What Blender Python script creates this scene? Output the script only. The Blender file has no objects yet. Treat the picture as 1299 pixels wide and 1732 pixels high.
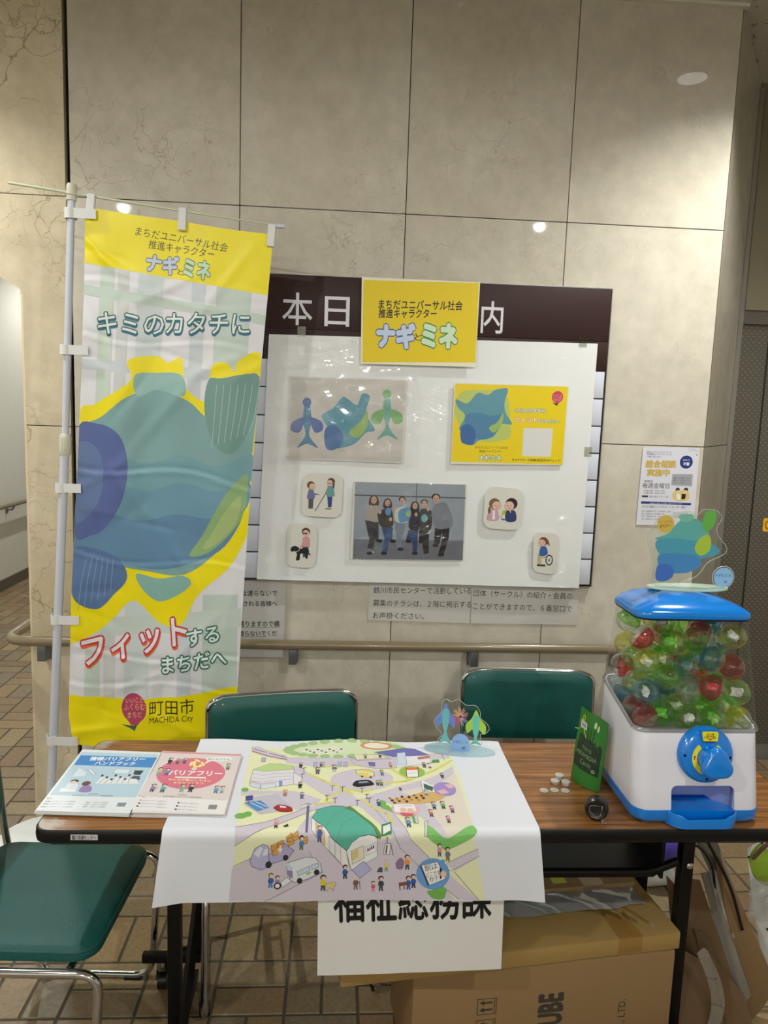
import bpy, bmesh, math, random
import numpy as np
from mathutils import Vector, Matrix
from mathutils.geometry import tessellate_polygon
random.seed(7)
scene = bpy.context.scene
COL = scene.collection

# ------------------------------------------------------------------ camera, world, lights, exposure
CAM_POS = Vector((0, -2.7722, 1.6173))
r2 = Vector((0.99767692, -0.0590188, 0.03402277)); u2 = Vector((-0.02603769, 0.13114609, 0.99102106)); fw = Vector((0.06295082, 0.98960471, -0.12930472))
camd = bpy.data.cameras.new('camera'); cam = bpy.data.objects.new('camera', camd); COL.objects.link(cam)
cam.matrix_world = Matrix(((r2.x, u2.x, -fw.x, CAM_POS.x), (r2.y, u2.y, -fw.y, CAM_POS.y), (r2.z, u2.z, -fw.z, CAM_POS.z), (0, 0, 0, 1)))
camd.sensor_fit = 'HORIZONTAL'; camd.sensor_width = 36; camd.lens = 36 * 1233.2 / 1299; camd.clip_start = 0.05
scene.camera = cam
world = bpy.data.worlds.new('world'); scene.world = world; world.use_nodes = True
world.node_tree.nodes['Background'].inputs[0].default_value = (0.9, 0.95, 1.0, 1); world.node_tree.nodes['Background'].inputs[1].default_value = 0.1
scene.view_settings.view_transform = 'Standard'; scene.view_settings.look = 'None'
scene.view_settings.exposure = -0.33; scene.view_settings.gamma = 1.0; scene.view_settings.use_curve_mapping = False
CEIL = 3.134
scene.cycles.transparent_max_bounces = 40
LIGHTS = [(1.5, -.56, 225, 122, .9), (-1.68, -.56, 215, 120, .85), (1.5, -3.04, 165, 178, .2), (-1.68, -3.11, 165, 178, .2), (.6, -6.3, 210, 178, .2), (-1.5, -6.3, 210, 178, .2), (-2.1, 1.9, 180, 150, .6), (-2.1, 4.3, 180, 150, .6)]  # the rear hall pair is added fill, placed where its reflections stay hidden
def spot(x, y, watt, cone, soft):
    d = bpy.data.lights.new('downlight_lamp', 'SPOT'); d.energy = watt; d.spot_size = math.radians(cone); d.spot_blend = soft
    d.shadow_soft_size = 0.035; d.color = (0.985, 0.985, 0.94)
    o = bpy.data.objects.new('downlight_lamp', d); COL.objects.link(o); o.location = (x, y, CEIL - .006); return o
lamps = [spot(*l) for l in LIGHTS]

# ------------------------------------------------------------------ colour and materials
def lin(c, k=1.0):
    o = []
    for v in c[:3]:
        v = v / 255.0
        o.append(k * (v / 12.92 if v <= .04045 else ((v + .055) / 1.055) ** 2.4))
    return (o[0], o[1], o[2], 1.0)
MATS = {}
def node(nt, t, **kw):
    n = nt.nodes.new(t)
    for k, v in kw.items():
        if k in n.inputs: n.inputs[k].default_value = v
        else: setattr(n, k, v)
    return n
def mat(name, c, rough=.5, metal=0, spec=.5, coat=0, bump=0, bscale=60, noise=0, nscale=8, alpha=None):
    if name in MATS: return MATS[name]
    m = bpy.data.materials.new(name); m.use_nodes = True; nt = m.node_tree; b = nt.nodes['Principled BSDF']
    b.inputs['Base Color'].default_value = lin(c); b.inputs['Roughness'].default_value = rough; b.inputs['Metallic'].default_value = metal
    b.inputs['Specular IOR Level'].default_value = spec; b.inputs['Coat Weight'].default_value = coat; b.inputs['Coat Roughness'].default_value = .08
    tc = node(nt, 'ShaderNodeTexCoord')
    if noise:
        n = node(nt, 'ShaderNodeTexNoise', Scale=nscale, Detail=5.0); r = node(nt, 'ShaderNodeMapRange')
        nt.links.new(tc.outputs['Object'], n.inputs['Vector']); nt.links.new(n.outputs['Fac'], r.inputs['Value'])
        r.inputs['To Min'].default_value = 1 - noise; r.inputs['To Max'].default_value = 1 + noise
        v = node(nt, 'ShaderNodeVectorMath', operation='SCALE'); v.inputs[0].default_value = lin(c)[:3]
        nt.links.new(r.outputs['Result'], v.inputs['Scale']); nt.links.new(v.outputs[0], b.inputs['Base Color'])
    if bump:
        n = node(nt, 'ShaderNodeTexNoise', Scale=bscale, Detail=3.0); bp = node(nt, 'ShaderNodeBump', Strength=bump, Distance=.002)
        nt.links.new(tc.outputs['Object'], n.inputs['Vector']); nt.links.new(n.outputs['Fac'], bp.inputs['Height']); nt.links.new(bp.outputs[0], b.inputs['Normal'])
    MATS[name] = m; return m
def stone(name, c1, c2, vein, rough=.16, warm=1):
    m = bpy.data.materials.new(name); m.use_nodes = True; nt = m.node_tree; b = nt.nodes['Principled BSDF']; L = nt.links.new
    tc = node(nt, 'ShaderNodeTexCoord'); oi = node(nt, 'ShaderNodeObjectInfo'); geo = node(nt, 'ShaderNodeNewGeometry')
    off = node(nt, 'ShaderNodeVectorMath', operation='SCALE'); off.inputs[0].default_value = (3.7, 9.1, 5.3); L(oi.outputs['Random'], off.inputs['Scale'])
    add = node(nt, 'ShaderNodeVectorMath', operation='ADD'); L(geo.outputs['Position'], add.inputs[0]); L(off.outputs[0], add.inputs[1])
    n1 = node(nt, 'ShaderNodeTexNoise', Scale=2.2, Detail=6.0, Roughness=.6, Distortion=.4); L(add.outputs[0], n1.inputs['Vector'])
    n2 = node(nt, 'ShaderNodeTexNoise', Scale=14.0, Detail=6.0, Roughness=.65); L(add.outputs[0], n2.inputs['Vector'])
    mx = node(nt, 'ShaderNodeMix', data_type='RGBA'); mx.inputs[6].default_value = lin(c1); mx.inputs[7].default_value = lin(c2)
    rr = node(nt, 'ShaderNodeMapRange'); rr.inputs['From Min'].default_value = .35; rr.inputs['From Max'].default_value = .68; L(n1.outputs['Fac'], rr.inputs['Value']); L(rr.outputs[0], mx.inputs[0])
    mx2 = node(nt, 'ShaderNodeMix', data_type='RGBA', blend_type='MULTIPLY'); mx2.inputs[0].default_value = 1
    r2_ = node(nt, 'ShaderNodeMapRange'); r2_.inputs['From Min'].default_value = .3; r2_.inputs['From Max'].default_value = .7; r2_.inputs['To Min'].default_value = .88; r2_.inputs['To Max'].default_value = 1.06
    L(n2.outputs['Fac'], r2_.inputs['Value']); cc = node(nt, 'ShaderNodeCombineColor')
    for i in range(3): L(r2_.outputs[0], cc.inputs[i])
    L(mx.outputs[2], mx2.inputs[6]); L(cc.outputs[0], mx2.inputs[7])
    # thin branching cracks: distorted cell edges, only where a slow noise lets them show
    nd = node(nt, 'ShaderNodeTexNoise', Scale=5.0, Detail=4.0); L(add.outputs[0], nd.inputs['Vector'])
    sc = node(nt, 'ShaderNodeVectorMath', operation='SCALE'); sc.inputs['Scale'].default_value = .38; L(nd.outputs['Color'], sc.inputs[0])
    ad2 = node(nt, 'ShaderNodeVectorMath', operation='ADD'); L(add.outputs[0], ad2.inputs[0]); L(sc.outputs[0], ad2.inputs[1])
    fac = None
    for s_, th, msk, lo in ((4.2, .012 + .006 * (warm > 1), 1.6, .53), (11.0, .016 + .012 * (warm > 1), 2.8, .57 - .03 * (warm > 1))):
        vo = node(nt, 'ShaderNodeTexVoronoi', feature='DISTANCE_TO_EDGE', Scale=s_); L(ad2.outputs[0], vo.inputs['Vector'])
        a = node(nt, 'ShaderNodeMapRange'); a.inputs['From Max'].default_value = th; a.inputs['To Min'].default_value = 1; a.inputs['To Max'].default_value = 0; L(vo.outputs['Distance'], a.inputs['Value'])
        nm = node(nt, 'ShaderNodeTexNoise', Scale=msk, Detail=3.0); L(add.outputs[0], nm.inputs['Vector'])
        k = node(nt, 'ShaderNodeMapRange'); k.inputs['From Min'].default_value = lo - .04 * warm; k.inputs['From Max'].default_value = lo + .1; L(nm.outputs['Fac'], k.inputs['Value'])
        mu = node(nt, 'ShaderNodeMath', operation='MULTIPLY'); L(a.outputs[0], mu.inputs[0]); L(k.outputs[0], mu.inputs[1])
        if fac is None: fac = mu
        else:
            mm = node(nt, 'ShaderNodeMath', operation='MAXIMUM'); L(fac.outputs[0], mm.inputs[0]); L(mu.outputs[0], mm.inputs[1]); fac = mm
    f2 = node(nt, 'ShaderNodeMath', operation='MULTIPLY'); f2.inputs[1].default_value = .62 if warm > 1 else .45; L(fac.outputs[0], f2.inputs[0])
    mx3 = node(nt, 'ShaderNodeMix', data_type='RGBA'); mx3.inputs[7].default_value = lin(vein); L(mx2.outputs[2], mx3.inputs[6]); L(f2.outputs[0], mx3.inputs[0])
    # scattered pale fossil flecks
    vf = node(nt, 'ShaderNodeTexVoronoi', Scale=9.0); L(ad2.outputs[0], vf.inputs['Vector'])
    fr = node(nt, 'ShaderNodeMapRange'); fr.inputs['From Min'].default_value = .02; fr.inputs['From Max'].default_value = .07; fr.inputs['To Min'].default_value = .35; fr.inputs['To Max'].default_value = 0; L(vf.outputs['Distance'], fr.inputs['Value'])
    mx4 = node(nt, 'ShaderNodeMix', data_type='RGBA'); mx4.inputs[7].default_value = lin((236, 230, 214)); L(mx3.outputs[2], mx4.inputs[6]); L(fr.outputs[0], mx4.inputs[0])
    L(mx4.outputs[2], b.inputs['Base Color']); b.inputs['Roughness'].default_value = rough; b.inputs['Specular IOR Level'].default_value = .4
    MATS[name] = m; return m
def clearmat(name, c, gloss=.06, tint=1.0, rough=.03, edge=.55):
    """thin-walled clear plastic: tinted see-through with a fresnel sheen"""
    if name in MATS: return MATS[name]
    m = bpy.data.materials.new(name); m.use_nodes = True; nt = m.node_tree; nt.nodes.clear(); L = nt.links.new
    out = node(nt, 'ShaderNodeOutputMaterial'); t = node(nt, 'ShaderNodeBsdfTransparent'); t.inputs[0].default_value = lin(c)
    g = node(nt, 'ShaderNodeBsdfGlossy'); g.inputs['Roughness'].default_value = rough; g.inputs['Color'].default_value = (1, 1, 1, 1)
    df = node(nt, 'ShaderNodeBsdfTranslucent' if tint > .7 else 'ShaderNodeBsdfDiffuse'); df.inputs[0].default_value = lin(c)
    mx0 = node(nt, 'ShaderNodeMixShader'); mx0.inputs[0].default_value = 1 - tint; L(t.outputs[0], mx0.inputs[1]); L(df.outputs[0], mx0.inputs[2])
    fr = node(nt, 'ShaderNodeLayerWeight'); fr.inputs['Blend'].default_value = .35
    r = node(nt, 'ShaderNodeMapRange'); r.inputs['To Min'].default_value = gloss; r.inputs['To Max'].default_value = edge; L(fr.outputs['Facing'], r.inputs['Value'])
    pw = node(nt, 'ShaderNodeMath', operation='POWER'); pw.inputs[1].default_value = 2.0; L(r.outputs[0], pw.inputs[0])
    ad = node(nt, 'ShaderNodeMath', operation='ADD'); ad.inputs[1].default_value = gloss; L(pw.outputs[0], ad.inputs[0])
    mx = node(nt, 'ShaderNodeMixShader'); L(ad.outputs[0], mx.inputs[0]); L(mx0.outputs[0], mx.inputs[1]); L(g.outputs[0], mx.inputs[2]); L(mx.outputs[0], out.inputs[0])
    MATS[name] = m; return m
def inkmat(name, rough=.5, coat=0, bump=0, bscale=9, spec=.4, dist=.035):
    """printed colours, one flat colour per printed shape"""
    if name in MATS: return MATS[name]
    m = bpy.data.materials.new(name); m.use_nodes = True; nt = m.node_tree; b = nt.nodes['Principled BSDF']
    a = node(nt, 'ShaderNodeAttribute', attribute_name='ink'); nt.links.new(a.outputs['Color'], b.inputs['Base Color'])
    b.inputs['Roughness'].default_value = rough; b.inputs['Coat Weight'].default_value = coat; b.inputs['Coat Roughness'].default_value = .06; b.inputs['Specular IOR Level'].default_value = spec
    if bump:
        tc = node(nt, 'ShaderNodeNewGeometry'); n = node(nt, 'ShaderNodeTexNoise', Scale=float(bscale), Detail=3.0, Distortion=1.2); bp = node(nt, 'ShaderNodeBump', Strength=bump, Distance=dist)
        nt.links.new(tc.outputs['Position'], n.inputs['Vector']); nt.links.new(n.outputs['Fac'], bp.inputs['Height'])
        nt.links.new(bp.outputs[0], b.inputs['Coat Normal'])
        if coat == 0: nt.links.new(bp.outputs[0], b.inputs['Normal'])
    MATS[name] = m; return m

# ------------------------------------------------------------------ object helpers
def tag(o, label=None, cat=None, group=None, kind=None):
    if label: o['label'] = label
    if cat: o['category'] = cat
    if group: o['group'] = group
    if kind: o['kind'] = kind
    return o
def thing(name, label, cat, loc=(0, 0, 0), rz=0, group=None):
    o = bpy.data.objects.new(name, None); COL.objects.link(o); o.location = loc; o.rotation_euler = (0, 0, rz); o.empty_display_size = .05
    return tag(o, label, cat, group)
def link(name, me, m=None, parent=None):
    o = bpy.data.objects.new(name, me); COL.objects.link(o)
    if m is not None and not me.materials:
        for q in (m if isinstance(m, (list, tuple)) else [m]): me.materials.append(q)
    if parent is not None: o.parent = parent
    return o
def mesh(name, vs, fs, m=None, parent=None, smooth=False, world=False):
    """world=True: coordinates are world ones even though the parent Empty stands elsewhere"""
    if world and parent is not None:
        inv = parent_matrix(parent).inverted(); vs = [inv @ Vector(v) for v in vs]
    me = bpy.data.meshes.new(name); me.from_pydata([tuple(v) for v in vs], [], fs); me.validate()
    if smooth: me.shade_smooth()
    return link(name, me, m, parent)
def parent_matrix(o):
    M = Matrix.Translation(o.location) @ o.rotation_euler.to_matrix().to_4x4()
    return parent_matrix(o.parent) @ M if o.parent else M
def bm_obj(name, bm, m=None, parent=None, smooth=False, world=False, angle=None):
    if world and parent is not None: bmesh.ops.transform(bm, matrix=parent_matrix(parent).inverted(), verts=bm.verts)
    me = bpy.data.meshes.new(name); bm.normal_update(); bm.to_mesh(me); bm.free()
    if smooth: me.shade_smooth()
    if angle: me.shade_smooth(); me.set_sharp_from_angle(angle=math.radians(angle))
    return link(name, me, m, parent)
def add_box(bm, x0, x1, y0, y1, z0, z1, bev=0, seg=2):
    r = bmesh.ops.create_cube(bm, size=1); vs = r['verts']
    for v in vs: v.co = Vector((x0 if v.co.x < 0 else x1, y0 if v.co.y < 0 else y1, z0 if v.co.z < 0 else z1))
    if bev:
        es = list({e for v in vs for e in v.link_edges}); bmesh.ops.bevel(bm, geom=es, offset=bev, segments=seg, affect='EDGES', profile=.5)
def box(name, x0, x1, y0, y1, z0, z1, m, parent=None, bev=0, world=True, seg=2):
    bm = bmesh.new(); add_box(bm, x0, x1, y0, y1, z0, z1, bev, seg); return bm_obj(name, bm, m, parent, world=world, angle=35 if bev else None)
def add_tube(bm, pts, r, n=10, caps=True, closed=False):
    pts = [Vector(p) for p in pts]; N = len(pts); rings = []; up = None
    for i, p in enumerate(pts):
        if closed: t = (pts[(i + 1) % N] - pts[i - 1]).normalized()
        else: t = ((pts[i + 1] - p if i < N - 1 else p - pts[i - 1]).normalized() + (p - pts[i - 1] if i else pts[1] - p).normalized()).normalized()
        if up is None: up = Vector((0, 0, 1)) if abs(t.z) < .9 else Vector((1, 0, 0))
        a = t.cross(up).normalized(); b = a.cross(t).normalized(); up = b
        rr = r[i] if isinstance(r, (list, tuple)) else r
        rings.append([bm.verts.new(p + a * rr * math.cos(2 * math.pi * k / n) + b * rr * math.sin(2 * math.pi * k / n)) for k in range(n)])
    for i in range(N if closed else N - 1):
        A, B = rings[i], rings[(i + 1) % N]
        for k in range(n): bm.faces.new((A[k], A[(k + 1) % n], B[(k + 1) % n], B[k]))
    if caps and not closed: bm.faces.new(list(reversed(rings[0]))); bm.faces.new(rings[-1])
def fillet(pts, r, n=5):
    pts = [Vector(p) for p in pts]; out = [pts[0]]
    for i in range(1, len(pts) - 1):
        p = pts[i]; a = pts[i - 1] - p; b = pts[i + 1] - p; d = min(r, a.length * .48, b.length * .48)
        A = p + a.normalized() * d; B = p + b.normalized() * d
        for k in range(n + 1):
            t = k / n; out.append(A * (1 - t) ** 2 + p * 2 * t * (1 - t) + B * t * t)
    out.append(pts[-1]); return out
def tube(name, pts, r, m, parent=None, n=10, world=True, fil=0, closed=False):
    bm = bmesh.new(); add_tube(bm, fillet(pts, fil) if fil else pts, r, n, closed=closed); bmesh.ops.recalc_face_normals(bm, faces=bm.faces)
    return bm_obj(name, bm, m, parent, world=world, angle=50)
def prism(name, poly, fn, d, m, parent=None, world=True, bev=0):
    """2D polygon -> plate; fn(x, y, w) places a 2D point at depth w"""
    n = len(poly); vs = [fn(x, y, 0) for x, y in poly] + [fn(x, y, d) for x, y in poly]
    fs = [tuple(range(n)), tuple(reversed(range(n, 2 * n)))] + [(i, i + n, (i + 1) % n + n, (i + 1) % n) for i in range(n)]
    bm = bmesh.new(); bv = [bm.verts.new(v) for v in vs]
    for f in fs: bm.faces.new([bv[i] for i in f])
    bmesh.ops.recalc_face_normals(bm, faces=bm.faces)
    if bev: bmesh.ops.bevel(bm, geom=bm.edges[:], offset=bev, segments=2, affect='EDGES')
    return bm_obj(name, bm, m, parent, world=world, angle=40 if bev else None)
def rrect(x0, x1, y0, y1, r, n=5):
    out = []
    for cx, cy, a0 in ((x1 - r, y1 - r, 0), (x0 + r, y1 - r, 90), (x0 + r, y0 + r, 180), (x1 - r, y0 + r, 270)):
        for k in range(n + 1):
            a = math.radians(a0 + 90 * k / n); out.append((cx + r * math.cos(a), cy + r * math.sin(a)))
    return out
def loft(name, rings, m, parent=None, caps=(1, 1), world=True, angle=40):
    bm = bmesh.new(); R = [[bm.verts.new(p) for p in ring] for ring in rings]; n = len(R[0])
    for A, B in zip(R, R[1:]):
        for k in range(n): bm.faces.new((A[k], A[(k + 1) % n], B[(k + 1) % n], B[k]))
    if caps[0]: bm.faces.new(list(reversed(R[0])))
    if caps[1]: bm.faces.new(R[-1])
    bmesh.ops.recalc_face_normals(bm, faces=bm.faces)
    return bm_obj(name, bm, m, parent, world=world, angle=angle)

# ------------------------------------------------------------------ flat print: 2D shapes laid on a sheet
def spline(p, n=5):
    out = []; N = len(p)
    for i in range(N):
        a, b, c, d = (np.array(p[(i + k) % N], float) for k in (-1, 0, 1, 2))
        for k in range(n):
            t = k / n; out.append(tuple(.5 * (2 * b + (c - a) * t + (2 * a - 5 * b + 4 * c - d) * t * t + (3 * b - a - 3 * c + d) * t ** 3)))
    return out
def tess(p):
    pv = [Vector((x, y, 0)) for x, y in p]
    return list(p), [tuple(t) for t in tessellate_polygon([pv])]
def ribbon(p, w, closed=False):
    vs, fs = [], []
    for (x0, y0), (x1, y1) in zip(p, p[1:]):
        dx, dy = x1 - x0, y1 - y0; L = math.hypot(dx, dy) or 1; ax, ay = -dy / L * w / 2, dx / L * w / 2; ex, ey = dx / L * w * .3, dy / L * w * .3; k = len(vs)
        vs += [(x0 + ax - ex, y0 + ay - ey), (x0 - ax - ex, y0 - ay - ey), (x1 - ax + ex, y1 - ay + ey), (x1 + ax + ex, y1 + ay + ey)]; fs.append((k, k + 1, k + 2, k + 3))
    return vs, fs
def ell(cx, cy, a, b, n=14): return [(cx + a * math.cos(2 * math.pi * k / n), cy + b * math.sin(2 * math.pi * k / n)) for k in range(n)]
GL = {}
_tc = bpy.data.curves.new('lettering_source', 'FONT'); _to = bpy.data.objects.new('lettering_source', _tc); COL.objects.link(_to)
def glyphs(t, off=0.0):
    if (t, off) in GL: return GL[(t, off)]
    _tc.body = t; _tc.size = 1; _tc.resolution_u = 2; _tc.offset = off; dg = bpy.context.evaluated_depsgraph_get(); dg.update()
    me = bpy.data.meshes.new_from_object(_to.evaluated_get(dg)); vs = [(v.co.x, v.co.y) for v in me.vertices]; fs = [tuple(p.vertices) for p in me.polygons]
    bpy.data.meshes.remove(me); GL[(t, off)] = (vs, fs); return GL[(t, off)]
def shapes(art):
    """-> list of (colour, verts2d, faces)"""
    out = []
    def P(c, p): v, f = tess(p); out.append((c, v, f))
    for e in art:
        k = e[0]
        if k == 'P': P(e[1], spline(e[2]) if e[3] else e[2])
        elif k == 'L':
            p = e[3]
            if e[4]: p = spline(p); p = p + [p[0]] if e[3][0] == e[3][-1] else p[:-5]
            v, f = ribbon(p, e[2]); out.append((e[1], v, f))
        elif k == 'E':
            p = ell(*e[2:6], n=28 if max(e[4:6]) > 20 else 14)
            if e[6]: P(e[7] or (60, 60, 70), ell(e[2], e[3], e[4] + e[6] / 2, e[5] + e[6] / 2, 28))
            P(e[1], p)
        elif k == 'T':
            _, c, t, bl, br, tl, bold, oc, ow, shd = e
            v0, _f = glyphs(t); xs = [v[0] for v in v0]; x0, x1 = min(xs), max(xs); B = np.array(bl); U = (np.array(br) - B) / (x1 - x0); V = (np.array(tl) - B) / .93
            def put(off, col, dx=0, dy=0):      # heavier weights: the same glyph stamped round a small circle
                vs, fs = glyphs(t); n_ = 0 if off < .004 else (4 if off < .03 else 8)
                for a_ in [None] + [2 * math.pi * q / n_ for q in range(n_)]:
                    ox, oy = (0, 0) if a_ is None else (off * math.cos(a_), off * math.sin(a_))
                    out.append((col, [tuple(B + U * (x - x0 + dx + ox) + V * (y + .08 + dy + oy)) for x, y in vs], fs) + ((.15,) if a_ is not None else ()))
            if shd: put(bold + (ow or 0), shd, .02, -.07)
            if oc: put(bold + ow, oc)
            put(bold, c)
        elif k == 'F':
            _, x, y, h, sc, pc, hc, kk = e; r = h * .17
            P(pc, [(x - h * .13, y), (x - h * .1, y - h * .42), (x + h * .1, y - h * .42), (x + h * .14, y), (x + h * .04, y), (x, y - h * .25), (x - h * .04, y)])
            P(sc, [(x - h * .16, y - h * .34), (x - h * .17, y - h * .55), (x - h * .1, y - h * .68), (x + h * .1, y - h * .68), (x + h * .2, y - h * .5), (x + h * .14, y - h * .34)])
            P(hc, ell(x, y - h * .85, r * 1.05, r * 1.05, 10)); P((240, 208, 185), ell(x + r * .15, y - h * .8, r * .78, r * .75, 10))
            P((50, 45, 50), ell(x - r * .15, y - h * .81, r * .1, r * .12, 5)); P((50, 45, 50), ell(x + r * .45, y - h * .81, r * .1, r * .12, 5))
    return out
def cut_line(poly, ax, g):
    """split a convex polygon at coordinate g of axis ax -> (below, above)"""
    lo, hi = [], []; n = len(poly)
    for i in range(n):
        a, b = poly[i], poly[(i + 1) % n]; da, db = a[ax] - g, b[ax] - g
        if da <= 0: lo.append(a)
        if da >= 0: hi.append(a)
        if da * db < 0:
            t = da / (da - db); p = tuple(a[n_] + (b[n_] - a[n_]) * t for n_ in range(len(a))); lo.append(p); hi.append(p)
    return lo, hi
def cells(poly, gx, gy):
    out = [poly]
    for ax, st in ((0, gx), (1, gy)):
        nxt = []
        for p in out:
            lo_, hi_ = min(q[ax] for q in p), max(q[ax] for q in p)
            if hi_ - lo_ > 1e-3:
                k = math.floor(lo_ / st) + 1
                while k * st < hi_ - 1e-6:
                    a, b = cut_line(p, ax, k * st)
                    if len(a) > 2: nxt.append(a)
                    p = b; k += 1
            if len(p) > 2: nxt.append(p)
        out = nxt
    nxt = []; P_ = lambda q: q[0] / gx + q[1] / gy      # along the cell diagonal too, so print and cloth share facets
    for p in out:
        v = [P_(q) for q in p]; c = math.floor(sum(q[0] for q in p) / len(p) / gx) + math.floor(sum(q[1] for q in p) / len(p) / gy) + 1
        if min(v) < c - 1e-4 and max(v) > c + 1e-4:
            a, b = cut_line([(q[0], q[1], P_(q)) for q in p], 2, c)
            nxt += [[(q[0], q[1]) for q in r_] for r_ in (a, b) if len(r_) > 2]
        else: nxt.append(p)
    return nxt
def print_on(name, art, f, m, parent, base=.0003, step=.00005, grid=None, k=1.0, normal=None):
    """f(x_mm, y_mm, lift) -> world point. Layers rise by `step` only where shapes overlap."""
    sh = shapes(art); boxes = []; V, F, FC, xy = [], [], [], []
    for ci, (c, vs, fs, *inc) in enumerate(sh):
        inc = inc[0] if inc else 1.0
        xs = [v[0] for v in vs]; ys = [v[1] for v in vs]; bb = (min(xs), min(ys), max(xs), max(ys)); L = 0
        for b2, l2 in boxes:
            if bb[0] < b2[2] and b2[0] < bb[2] and bb[1] < b2[3] and b2[1] < bb[3] and l2 + inc > L: L = l2 + inc
        boxes.append((bb, L)); z = base + step * L
        if not grid:
            b0 = len(V); V += [f(x, y, z) for x, y in vs]; xy += vs; F += [tuple(i + b0 for i in q) for q in fs]; FC += [ci] * len(fs)
        else:
            idx = {}
            for q in fs:
                for p in cells([vs[i] for i in q], *grid):
                    fc = []
                    for pt in p:
                        kk = (round(pt[0], 3), round(pt[1], 3))
                        if kk not in idx: idx[kk] = len(V); V.append(f(pt[0], pt[1], z)); xy.append(pt)
                        if idx[kk] not in fc: fc.append(idx[kk])
                    if len(fc) > 2: F.append(tuple(fc)); FC.append(ci)
    if parent is not None: inv = parent_matrix(parent).inverted(); V = [inv @ v for v in V]
    if normal is not None:
        G_ = []
        for q in F:
            a, b, c = V[q[0]], V[q[1]], V[q[2]]; n_ = (b - a).cross(c - a)
            G_.append(q if n_.dot(normal(*xy[q[0]])) >= 0 else tuple(reversed(q)))
        F = G_
    me = bpy.data.meshes.new(name); me.from_pydata([tuple(v) for v in V], [], F)
    me.attributes.new('ci', 'INT', 'FACE').data.foreach_set('value', FC)
    me.validate(); fcol = np.zeros(len(me.polygons), 'i'); me.attributes['ci'].data.foreach_get('value', fcol)
    at = me.color_attributes.new('ink', 'FLOAT_COLOR', 'CORNER'); lc = np.array([lin(c[0], k) for c in sh], 'f'); tot = np.zeros(len(me.polygons), 'i'); me.polygons.foreach_get('loop_total', tot)
    at.data.foreach_set('color', np.repeat(lc[fcol], tot, axis=0).ravel()); me.attributes.remove(me.attributes['ci'])
    if normal is not None and len(me.vertices) == len(xy):
        me.shade_smooth(); me.normals_split_custom_set_from_vertices([tuple(normal(*p)) for p in xy])
    return link(name, me, m, parent)
def quadmap(q, w, h, back=Vector((0, -1, 0))):
    """corner quad (TL, TR, BR, BL) in the room -> f(x_mm, y_mm, lift)"""
    q = [Vector(p) for p in q]; nrm = (q[1] - q[0]).cross(q[0] - q[3]).normalized()
    if nrm.dot(back) < 0: nrm = -nrm
    def f(x, y, l=0):
        u, v = x / w, y / h; return (q[0] * (1 - u) + q[1] * u) * (1 - v) + (q[3] * (1 - u) + q[2] * u) * v + nrm * l
    return f, nrm
def sheet(name, q, w, h, label, cat, art, paper=(232, 232, 230), rough=.5, coat=0, bump=0, th=.0004, curl=0, k=1.0, rnd=0, back=Vector((0, -1, 0)), grp=None, bscale=9, dist=.035):
    """a flat sheet fixed to something: thing > paper, printed_matter"""
    f, nrm = quadmap(q, w, h, back); c = f(w / 2, h, 0); t = thing(name, label, cat, c, 0, grp)
    m = mat('paper_%d_%d_%d_%s' % (*paper, name), paper, rough, coat=coat, bump=0)
    if bump:
        b = m.node_tree.nodes['Principled BSDF']; nt = m.node_tree
        if not b.inputs['Coat Normal'].is_linked:
            g = node(nt, 'ShaderNodeNewGeometry'); n = node(nt, 'ShaderNodeTexNoise', Scale=float(bscale), Detail=3.0, Distortion=1.2); bp = node(nt, 'ShaderNodeBump', Strength=bump, Distance=dist)
            nt.links.new(g.outputs['Position'], n.inputs['Vector']); nt.links.new(n.outputs['Fac'], bp.inputs['Height']); nt.links.new(bp.outputs[0], b.inputs['Coat Normal'])
    poly = rrect(0, w, 0, h, rnd, 6) if rnd else [(0, 0), (w, 0), (w, h), (0, h)]
    o = prism('paper', poly, lambda x, y, d: f(x, y, d), th, m, t)
    if art: print_on('printed_matter', art, f, inkmat('ink_%s_%s_%s_%d' % (rough, coat, bump, bscale), rough, coat, bump, bscale, dist=dist), t, base=th + .0002, k=k, normal=lambda x, y: nrm)
    return t
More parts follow.
